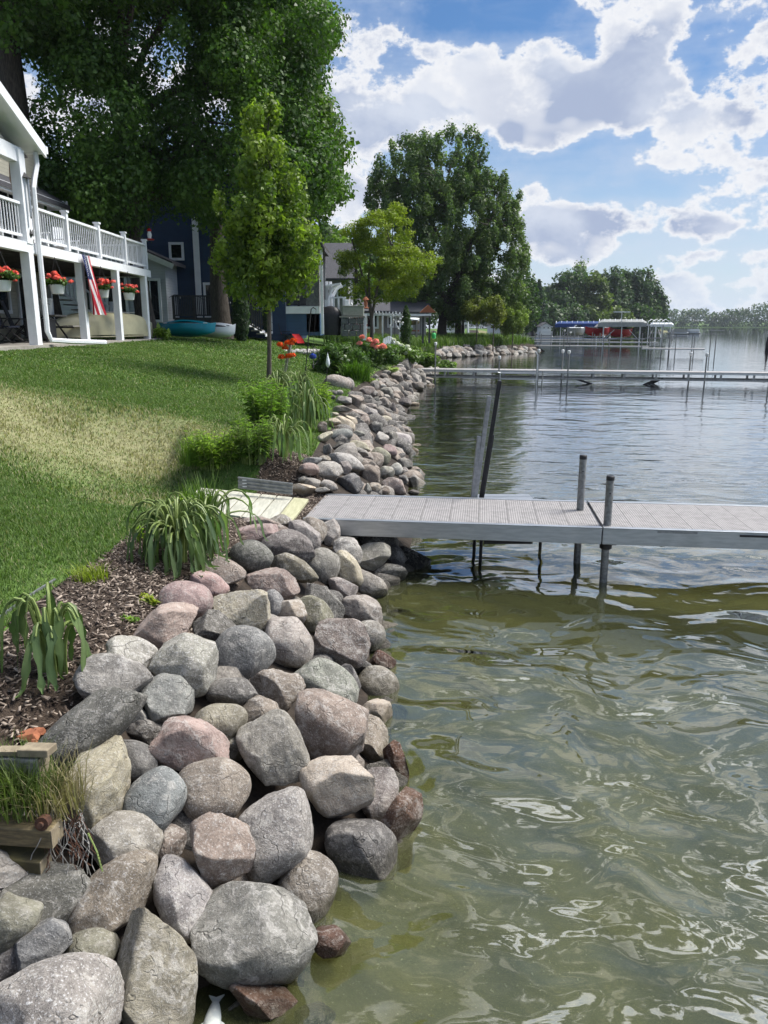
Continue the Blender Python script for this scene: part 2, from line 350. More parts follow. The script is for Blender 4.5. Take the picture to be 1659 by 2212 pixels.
class MB:
    """collects boxes, tubes and sheets for one part"""
    def __init__(s): s.v = []; s.f = []; s.sm = False
    def add(s, vs, fs):
        b = len(s.v); s.v += [tuple(x) for x in vs]; s.f += [tuple(i + b for i in f) for f in fs]; return s
    def box(s, c, size, rot=None, bev=0):
        x, y, z = [q / 2 for q in size]; M = rot or Matrix.Identity(3); c = Vector(c)
        P = [c + M @ Vector((i * x, j * y, k * z)) for i in (-1, 1) for j in (-1, 1) for k in (-1, 1)]
        return s.add(P, [(0, 1, 3, 2), (4, 6, 7, 5), (0, 4, 5, 1), (2, 3, 7, 6), (0, 2, 6, 4), (1, 5, 7, 3)])
    def bar(s, a, b, w, h=None, up=(0, 0, 1)):          # rectangular bar from a to b
        a, b = Vector(a), Vector(b); d = (b - a); L = d.length; d.normalize(); h = h or w
        u = Vector(up); 
        if abs(d.dot(u)) > .98: u = Vector((1, 0, 0))
        r = d.cross(u).normalized(); u = r.cross(d)
        return s.box((a + b) / 2, (w, L, h), Matrix((r, d, u)).transposed())
    def tube(s, path, rad, n=8, cap=True):
        path = [Vector(q) for q in path]; m = len(path)
        rad = rad if hasattr(rad, '__len__') else [rad] * m
        b = len(s.v); ref = Vector((.13, .21, 1)).normalized()
        prev = None
        for i, q in enumerate(path):
            d = (path[min(i + 1, m - 1)] - path[max(i - 1, 0)]).normalized()
            if prev is None:
                u = d.cross(ref if abs(d.dot(ref)) < .95 else Vector((1, 0, 0))).normalized()
            else: u = (prev - d * prev.dot(d)).normalized()
            prev = u; w = d.cross(u)
            for k in range(n):
                t = 2 * math.pi * k / n; s.v.append(tuple(q + (u * math.cos(t) + w * math.sin(t)) * rad[i]))
        for i in range(m - 1):
            for k in range(n): s.f.append((b + i * n + k, b + i * n + (k + 1) % n, b + (i + 1) * n + (k + 1) % n, b + (i + 1) * n + k))
        if cap: s.f.append(tuple(b + k for k in reversed(range(n)))); s.f.append(tuple(b + (m - 1) * n + k for k in range(n)))
        return s
    def lathe(s, c, prof, n=16):
        c = Vector(c); b = len(s.v); m = len(prof)
        for r, z in prof:
            for k in range(n): t = 2 * math.pi * k / n; s.v.append((c.x + r * math.cos(t), c.y + r * math.sin(t), c.z + z))
        for i in range(m - 1):
            for k in range(n): s.f.append((b + i * n + k, b + i * n + (k + 1) % n, b + (i + 1) * n + (k + 1) % n, b + (i + 1) * n + k))
        s.f.append(tuple(b + k for k in reversed(range(n)))); s.f.append(tuple(b + (m - 1) * n + k for k in range(n)))
        return s
    def poly(s, pts): return s.add(pts, [tuple(range(len(pts)))])
    def prism(s, pts, d):                                # polygon extruded by vector d
        d = Vector(d); pts = [Vector(q) for q in pts]; n = len(pts)
        fs = [tuple(reversed(range(n))), tuple(range(n, 2 * n))] + [(i, (i + 1) % n, n + (i + 1) % n, n + i) for i in range(n)]
        return s.add(pts + [q + d for q in pts], fs)
    def grid(s, rows):                                   # rows of points -> sheet
        n = len(rows[0]); b = len(s.v)
        for r in rows: s.v += [tuple(q) for q in r]
        for i in range(len(rows) - 1):
            for k in range(n - 1): s.f.append((b + i * n + k, b + i * n + k + 1, b + (i + 1) * n + k + 1, b + (i + 1) * n + k))
        return s
    def build(s, name, mat, parent=None, smooth=False, local=False, bevel=0.):
        off = Vector((0, 0, 0)) if (parent is None or local) else Vector(parent.location)
        me = bpy.data.meshes.new(name); me.from_pydata([(x - off.x, y - off.y, z - off.z) for x, y, z in s.v], [], s.f)
        me.materials.append(mat)
        if smooth:
            me.polygons.foreach_set('use_smooth', [True] * len(me.polygons))
            try: me.set_sharp_from_angle(angle=R(40))
            except Exception: pass
        me.update()
        o = link(bpy.data.objects.new(name, me), parent)
        if bevel:
            md = o.modifiers.new('bevel', 'BEVEL'); md.width = bevel; md.segments = 2; md.limit_method = 'ANGLE'
        return o
def structure(o): o['kind'] = 'structure'; return o
def stuff(o): o['kind'] = 'stuff'; return o
def copy_tree(o, parent=None):
    kids = list(o.children)
    c = o.copy(); link(c, parent)
    for ch in kids: copy_tree(ch, c)
    return c

# ---------------------------------------------------------------- terrain
def w2(px, py): q = at(px, py, 0); return (q.x, q.y)
SHORE = [(-2.2, -8), (-1.1, 1.0), w2(420, 2212), w2(640, 2090), w2(712, 1910), w2(840, 1850), w2(885, 1740), w2(850, 1600), w2(838, 1480), w2(848, 1350), w2(835, 1290),
         w2(905, 1245), (.62, 10.4), w2(902, 1060), w2(908, 1020), w2(886, 950), w2(878, 910), w2(895, 880), w2(900, 850), w2(936, 828), (2.7, 45.), (3.1, 55.), (4.2, 66.), w2(1060, 768), w2(1150, 761),
         (17.5, 84), (16.0, 92), (8, 104), (0, 125), (-6, 170), (-4, 230), (30, 285), (95, 318), (122, 335), (118, 360), (40, 400), (-420, 430)]
LAND = np.array(SHORE + [(-420, -8)])
def shore_d(X, Y):                                   # signed distance to the waterline, + on land
    X = np.asarray(X, float); Y = np.asarray(Y, float); d2 = np.full(X.shape, 1e12)
    for (ax, ay), (bx, by) in zip(SHORE[:-1], SHORE[1:]):
        ex, ey = bx - ax, by - ay; t = np.clip(((X - ax) * ex + (Y - ay) * ey) / (ex * ex + ey * ey), 0, 1)
        d2 = np.minimum(d2, (X - ax - t * ex) ** 2 + (Y - ay - t * ey) ** 2)
    ins = np.zeros(X.shape, bool); n = len(LAND)
    for i in range(n):
        (ax, ay), (bx, by) = LAND[i], LAND[(i + 1) % n]
        c = (ay > Y) != (by > Y)
        with np.errstate(divide='ignore', invalid='ignore'): xi = (bx - ax) * (Y - ay) / (by - ay if by != ay else 1e-9) + ax
        ins ^= c & (X < xi)
    return np.where(ins, 1, -1) * np.sqrt(d2)
def height(d, Y, X=None):
    bed = np.maximum(-1.7, -.10 + .17 * d)
    bank = -.10 + (d / 1.55) * .98
    lawn = .93 + .178 * (d - 1.7)
    cap = np.interp(Y, [48, 72], [2.25, 1.15])
    lawn = np.where(lawn > cap - .3, cap - .3 * np.exp(-(lawn - cap + .3) / .3), lawn)
    mid = .88 + (d - 1.55) / .15 * .05
    h = np.where(d < 0, bed, np.where(d < 1.55, bank, np.where(d < 1.7, mid, lawn)))
    if X is not None:                                  # the cut for the plank landing
        o_ = np.hypot(np.maximum(0, np.abs(X + 1.75) - .95), np.maximum(0, np.abs(Y - 9.0 + .12 * (X + 1.75)) - .62))
        h = np.where(d > 0, np.minimum(h, .60 + (.20 + .9 * np.clip((Y - 9.45) / .35, 0, 1) * np.clip((X + 3.0) / .6, 0, 1)) * np.maximum(0, o_ - .05) + .25 * np.maximum(0, o_ - .9)), h)
    return h
def gz(x, y): 
    d = shore_d(np.array([x]), np.array([y])); return float(height(d, np.array([y]), np.array([x]))[0])
def ground(px, py, lift=0.):                         # sight line -> ground
    d = ray(px, py).normalized(); ts = np.concatenate([np.linspace(1.5, 40, 500), np.linspace(40.2, 400, 900)])
    X, Y, Z = d.x * ts, d.y * ts, CAM_H + d.z * ts
    hit = np.nonzero(Z < height(shore_d(X, Y), Y, X) + lift)[0]
    if len(hit) == 0: return None
    a, b_ = ts[max(hit[0] - 1, 0)], ts[hit[0]]
    for _ in range(18):
        m_ = (a + b_) / 2
        if CAM_H + d.z * m_ < gz(d.x * m_, d.y * m_) + lift: b_ = m_
        else: a = m_
    t = (a + b_) / 2
    return Vector((d.x * t, d.y * t, CAM_H + d.z * t))

def steps(*seg):
    o_ = []
    for a, b_, n in seg: o_ += list(np.linspace(a, b_, n, endpoint=False))
    return np.array(o_ + [seg[-1][1]])
gx = steps((-420, -120, 12), (-120, -30, 36), (-30, -9, 52), (-9, 2.4, 170), (2.4, 9, 40), (9, 40, 50), (40, 140, 30))
gy = steps((-8, 1, 20), (1, 14, 170), (14, 34, 120), (34, 62, 80), (62, 95, 80), (95, 150, 30), (150, 430, 50))
GX, GY = np.meshgrid(gx, gy); GD = shore_d(GX, GY); GZ = height(GD, GY, GX)
nz = (np.sin(GX * 1.9 + np.sin(GY * 1.3)) * np.cos(GY * 1.55 + .6 * np.sin(GX)) * .5 + np.sin(GX * 5.1 + GY * 3.7) * .2)
GZ = GZ + np.where(GD > 1.2, nz * .018, nz * .03)
mulch_line = lambda X, Y: np.where(Y < 11.5, np.interp(Y, [0, 3.5, 4.1, 4.5, 6.2, 7.0, 8.2, 9.6, 11.5], [-2.3, -2.28, -2.2, -2.15, -2.1, -1.75, -1.5, -2.1, -2.4]), -99)
def classify(X, Y, D):
    c = np.where(D < .0, 0, np.where(D < 1.62, 1, 2))           # 0 bed 1 soil 2 lawn 3 mulch
    mul = (D >= 1.22) & (X > np.interp(Y, [0, 3.9, 4.4, 6.3, 7.0, 8.3, 9.2, 10.5, 12.], [-2.3, -2.2, -2.15, -2.08, -1.75, -1.55, -1.6, -1.7, -1.9])) & (Y < 10.6)
    return np.where(mul, 3, c)
cx = (gx[:-1] + gx[1:]) / 2; cy = (gy[:-1] + gy[1:]) / 2
CX, CY = np.meshgrid(cx, cy); CC = classify(CX, CY, shore_d(CX, CY))
DRY = [(-5.2, 10.4, 1.9, 1.7), (-3.6, 10.9, 1.5, 1.2), (-6.8, 10.2, 2.2, 2.0), (-3.1, 9.0, .7, .5), (-5.0, 8.2, .8, .5)]
def dryness(X, Y):
    f = np.zeros_like(X)
    for x0, y0, rx, ry in DRY: f = np.maximum(f, np.exp(-(((X - x0) / rx) ** 2 + ((Y - y0) / ry) ** 2) ** 1.5) * (.78 if rx > 1 else .4))
    return f
NXg = len(gx); VV = np.stack([GX, GY, GZ], -1).reshape(-1, 3)
idx = np.arange(NXg * len(gy)).reshape(len(gy), NXg)
quad = np.stack([idx[:-1, :-1], idx[:-1, 1:], idx[1:, 1:], idx[1:, :-1]], -1)
for k, (nm, mt) in enumerate([('lake_bed', BED), ('bank_soil', SOIL), ('lawn', LAWN), ('mulch_bed', MULCH)]):
    q = quad[CC == k].reshape(-1, 4); used, inv = np.unique(q, return_inverse=True)
    o = structure(np_obj(nm, VV[used], inv.reshape(-1, 4), mt, smooth=True))
    if k == 2:
        at_ = o.data.attributes.new('dry', 'FLOAT', 'POINT'); at_.data.foreach_set('value', dryness(VV[used][:, 0], VV[used][:, 1]).astype(np.float32))
structure(MB().poly([(-1500, -300, -1.75), (4500, -300, -1.75), (4500, 4000, -1.75), (-1500, 4000, -1.75)]).build('deep_lake_bed', BED))
structure(MB().poly([(-1500, -300, 0), (4500, -300, 0), (4500, 4000, 0), (-1500, 4000, 0)]).build('lake_water', WATER))

# ---------------------------------------------------------------- grass, chips
def blades(P, Hh, W, lean, col):
    """one curved two-quad blade per point"""
    n = len(P); a = rng.uniform(0, 2 * np.pi, n); ca, sa = np.cos(a), np.sin(a)
    side = np.stack([-sa, ca, np.zeros(n)], -1) * (W / 2)[:, None]; out = np.stack([ca, sa, np.zeros(n)], -1)
    up = np.array([0, 0, 1.])
    l = (Hh * lean)[:, None]
    m1 = P + out * l * .35 + up * (Hh * .6)[:, None]; tp = P + out * l + up * (Hh * np.sqrt(np.clip(1 - lean ** 2 * .5, .2, 1)))[:, None]
    V = np.stack([P - side, P + side, m1 + side * .8, m1 - side * .8, tp + side * .12, tp - side * .12], 1).reshape(-1, 3)
    b_ = np.arange(n)[:, None] * 6
    F = np.concatenate([b_ + [0, 1, 2, 3], b_ + [3, 2, 4, 5]], 1).reshape(-1, 4)
    return V, F, np.repeat(col, 6, 0)
def scatter(n, x0, x1, y0, y1, cls, power=1.):
    X = rng.uniform(x0, x1, n); Y = y0 + (y1 - y0) * rng.uniform(0, 1, n) ** power
    D = shore_d(X, Y); k = classify(X, Y, D) == cls; X, Y, D = X[k], Y[k], D[k]
    return X, Y, height(D, Y, X)
def green(n, c1, c2):
    t = rng.uniform(0, 1, n)[:, None]; return (np.array(c1) * (1 - t) + np.array(c2) * t) * rng.uniform(.75, 1.2, n)[:, None]
Vs, Fs, Cs, nb = [], [], [], 0
for (n, x0, x1, y0, y1, hh_, ww) in [(150000, -5.5, -1.2, 2.6, 8.5, .055, .006), (130000, -8.8, -1., 8.5, 15, .06, .011), (90000, -9, .5, 15, 26, .06, .02), (40000, -12, 1.5, 26, 42, .07, .04)]:
    X, Y, Z = scatter(n, x0, x1, y0, y1, 2); n = len(X)
    lump = .55 + .6 * (np.sin(X * 3.1 + 1.7 * np.sin(Y * 2.3)) * np.cos(Y * 3.7 + np.sin(X * 2.1)) * .5 + .5) * rng.uniform(.5, 1.3, n)
    dr = dryness(X, Y); keep = rng.uniform(0, 1, n) > dr * .6
    X, Y, Z, lump, dr = X[keep], Y[keep], Z[keep], lump[keep], dr[keep]; n = len(X)
    c = green(n, (.052, .108, .020), (.14, .215, .05)); dm = (rng.uniform(0, 1, n) < np.clip(dr * 1.22, .06, 1))[:, None]
    c = np.where(dm, green(n, (.36, .325, .20), (.24, .23, .11)), c)
    v, f, cc = blades(np.stack([X, Y, Z - .005], -1), hh_ * lump, np.full(n, ww), rng.uniform(.25, .95, n), c)
    Vs.append(v); Fs.append(f + nb); Cs.append(cc); nb += len(v)
gb = np_obj('grass_blades', np.concatenate(Vs), np.concatenate(Fs), BLADE, col=np.concatenate(Cs)); stuff(tag(gb, 'short green mown grass covering the lawn above the stone bank', 'grass'))
# tall unmown grass on the point beyond the second dock
def grass_mass(name, label, n, region, hh_, ww, c1, c2):
    X, Y, Z = region(n); n = len(X)
    v, f, cc = blades(np.stack([X, Y, Z - .02], -1), hh_ * rng.uniform(.5, 1.2, n), np.full(n, ww), rng.uniform(.15, .7, n), green(n, c1, c2))
    o = np_obj(name, v, f, BLADE, col=cc); stuff(o); tag(o, label, 'grass')
def reg_point(n):
    X = rng.uniform(-6, 18, n); Y = rng.uniform(44, 96, n); D = shore_d(X, Y); k = (D > 1.3) & (D < 13) & ~((Y < 62) & (D > 6)); return X[k], Y[k], height(D[k], Y[k])
grass_mass('tall_grass', 'tall unmown grass on the point beyond the second dock', 60000, reg_point, .75, .07, (.055, .115, .018), (.15, .22, .05))
X, Y, Z = scatter(34000, -2.3, -.6, 2.2, 10.6, 3, .9); n = len(X)
a_ = rng.uniform(0, 6.28, n); L = rng.uniform(.006, .026, n); Wd = rng.uniform(.002, .007, n); pit = rng.normal(0, .35, n)
ex = np.stack([np.cos(a_) * np.cos(pit), np.sin(a_) * np.cos(pit), np.sin(pit)], -1) * L[:, None]; ey = np.stack([-np.sin(a_), np.cos(a_), rng.normal(0, .3, n)], -1) * Wd[:, None]
P = np.stack([X, Y, Z + rng.uniform(.003, .03, n)], -1); ez = np.array([0, 0, .003])
V = np.stack([P - ex - ey, P + ex - ey, P + ex + ey, P - ex + ey, P - ex - ey + ez, P + ex - ey + ez, P + ex + ey + ez, P - ex + ey + ez], 1).reshape(-1, 3)
b_ = np.arange(n)[:, None] * 8; F = np.concatenate([b_ + [4, 5, 6, 7], b_ + [0, 1, 5, 4], b_ + [1, 2, 6, 5], b_ + [2, 3, 7, 6], b_ + [3, 0, 4, 7]], 1).reshape(-1, 4)
t = rng.uniform(0, 1, n)[:, None] ** 2.2
c = np.array([.045, .030, .022]) * (1 - t) + np.array([.40, .33, .27]) * t
CHIPM = leafmat('wood_chip', .0, .9)
stuff(tag(np_obj('wood_chips', V, F, CHIPM, col=np.repeat(c, 8, 0)), 'brown wood chip mulch in the planting bed behind the boulders', 'mulch'))

# ---------------------------------------------------------------- boulders
def ico(sub):
    t = (1 + 5 ** .5) / 2
    v = [(-1, t, 0), (1, t, 0), (-1, -t, 0), (1, -t, 0), (0, -1, t), (0, 1, t), (0, -1, -t), (0, 1, -t), (t, 0, -1), (t, 0, 1), (-t, 0, -1), (-t, 0, 1)]
    f = [(0, 11, 5), (0, 5, 1), (0, 1, 7), (0, 7, 10), (0, 10, 11), (1, 5, 9), (5, 11, 4), (11, 10, 2), (10, 7, 6), (7, 1, 8), (3, 9, 4), (3, 4, 2), (3, 2, 6), (3, 6, 8), (3, 8, 9), (4, 9, 5), (2, 4, 11), (6, 2, 10), (8, 6, 7), (9, 8, 1)]
    v = [np.array(q) / np.linalg.norm(q) for q in v]
    for _ in range(sub):
        cache = {}; nf = []
        def mid(a, b):
            k = (min(a, b), max(a, b))
            if k not in cache: q = v[a] + v[b]; v.append(q / np.linalg.norm(q)); cache[k] = len(v) - 1
            return cache[k]
        for a, b, c in f:
            x, y, z = mid(a, b), mid(b, c), mid(c, a); nf += [(a, x, z), (b, y, x), (c, z, y), (x, y, z)]
        f = nf
    return np.array(v), np.array(f, np.int32)
ICO = {k: ico(k) for k in (2, 3, 4)}
def lump_noise(P, f, r, k=5):
    o_ = np.zeros(len(P))
    for _ in range(k):
        w = r.normal(0, f, 3); o_ += np.sin(P @ w + r.uniform(0, 6.28)) / k ** .5
    return o_
def rock_shape(seed, sub, kind):
    r = np.random.default_rng(seed); V, F = ICO[sub]; P = V.copy()
    npl, lo, hi, soft = {'r': (6, .78, .96, .55), 's': (12, .58, .88, .88), 'a': (14, .44, .80, .99), 'f': (9, .66, .92, .8)}[kind]
    P = P * (1 + .10 * lump_noise(P, 1.7, r))[:, None]
    for _ in range(npl):
        n = r.normal(size=3); n /= np.linalg.norm(n); off = r.uniform(lo, hi)
        e = np.maximum(0, P @ n - off); P = P - (e * soft)[:, None] * n
    rough = {'r': .012, 's': .021, 'a': .028, 'f': .016}[kind]
    P = P * (1 + rough * lump_noise(P, 4.5, r, 6) + rough * .45 * lump_noise(P, 11, r, 6) + (rough * .3 * lump_noise(P, 24, r, 6) if sub == 4 else 0))[:, None]
    ext = (P.max(0) - P.min(0)) / 2; P = (P - (P.max(0) + P.min(0)) / 2) / ext
    return P, F
CLR = {'g': (.345, .32, .29), 'd': (.165, .156, .147), 'b': (.255, .258, .255), 'p': (.41, .305, .28), 'n': (.31, .26, .22), 'c': (.49, .43, .335), 'l': (.42, .395, .365), 'o': (.28, .262, .205), 'v': (.29, .285, .255), 'w': (.15, .085, .062), 'k': (.03, .028, .026)}
CLR = {k: tuple(q * .80 for q in v_) for k, v_ in CLR.items()}
CN = {'g': 'grey', 'd': 'dark grey', 'b': 'blue grey', 'p': 'pinkish', 'n': 'brownish grey', 'c': 'tan', 'l': 'pale speckled', 'o': 'olive grey', 'v': 'greenish grey', 'w': 'wet reddish', 'k': 'black wet'}
rock_seed = [100]
def rock_frame(px, py, lift):
    p = ground(px, py, lift); return p
def boulder(sx, sy, maj, mnr, ang, kind, clr, label, lift=.10, group='boulders of the near stone bank', sub=4, thick=None, back=0.):
    """an irregular solid stone resting on the bank; sizes from the survey (source photo units)"""
    px, py = sx / 1.8228, sy / 1.8228
    p = ground(px, py, lift)
    if p is None: return None
    d = ray(px, py).normalized(); p = p + d * back
    k = depth(p) * S / FPX / 1.8228
    a, b_ = maj * k / 2, mnr * k / 2; c_ = thick or (a * b_) ** .5 * .92
    rock_seed[0] += 1
    P, F = rock_shape(rock_seed[0], sub, kind)
    fw = d; rt = fw.cross(Vector((0, 0, 1))).normalized(); up = rt.cross(fw)
    t = R(ang); e1 = rt * math.cos(t) + up * math.sin(t); e2 = up * math.cos(t) - rt * math.sin(t)
    M = np.array([e1, e2, fw])                                     # rows
    V = (P * np.array([a, b_, c_]) * 1.03) @ M
    nm = 'boulder' if maj * k > .16 else 'stone'
    me = mesh_np(nm, V, F, None, True); me.materials.append(STONE)
    o = link(bpy.data.objects.new(nm, me)); o.location = p
    j = random.uniform(.86, 1.14); w = [random.uniform(.96, 1.04) for _ in range(3)]
    o.color = tuple(CLR[clr][i] * j * w[i] for i in range(3)) + (1,)
    o['speckle'] = {'l': 1., 'n': .55, 'g': .4, 'c': .3, 'b': .3}.get(clr, .2) * random.uniform(.6, 1.2)
    tag(o, label, 'boulder' if nm == 'boulder' else 'stone', group)
    return o
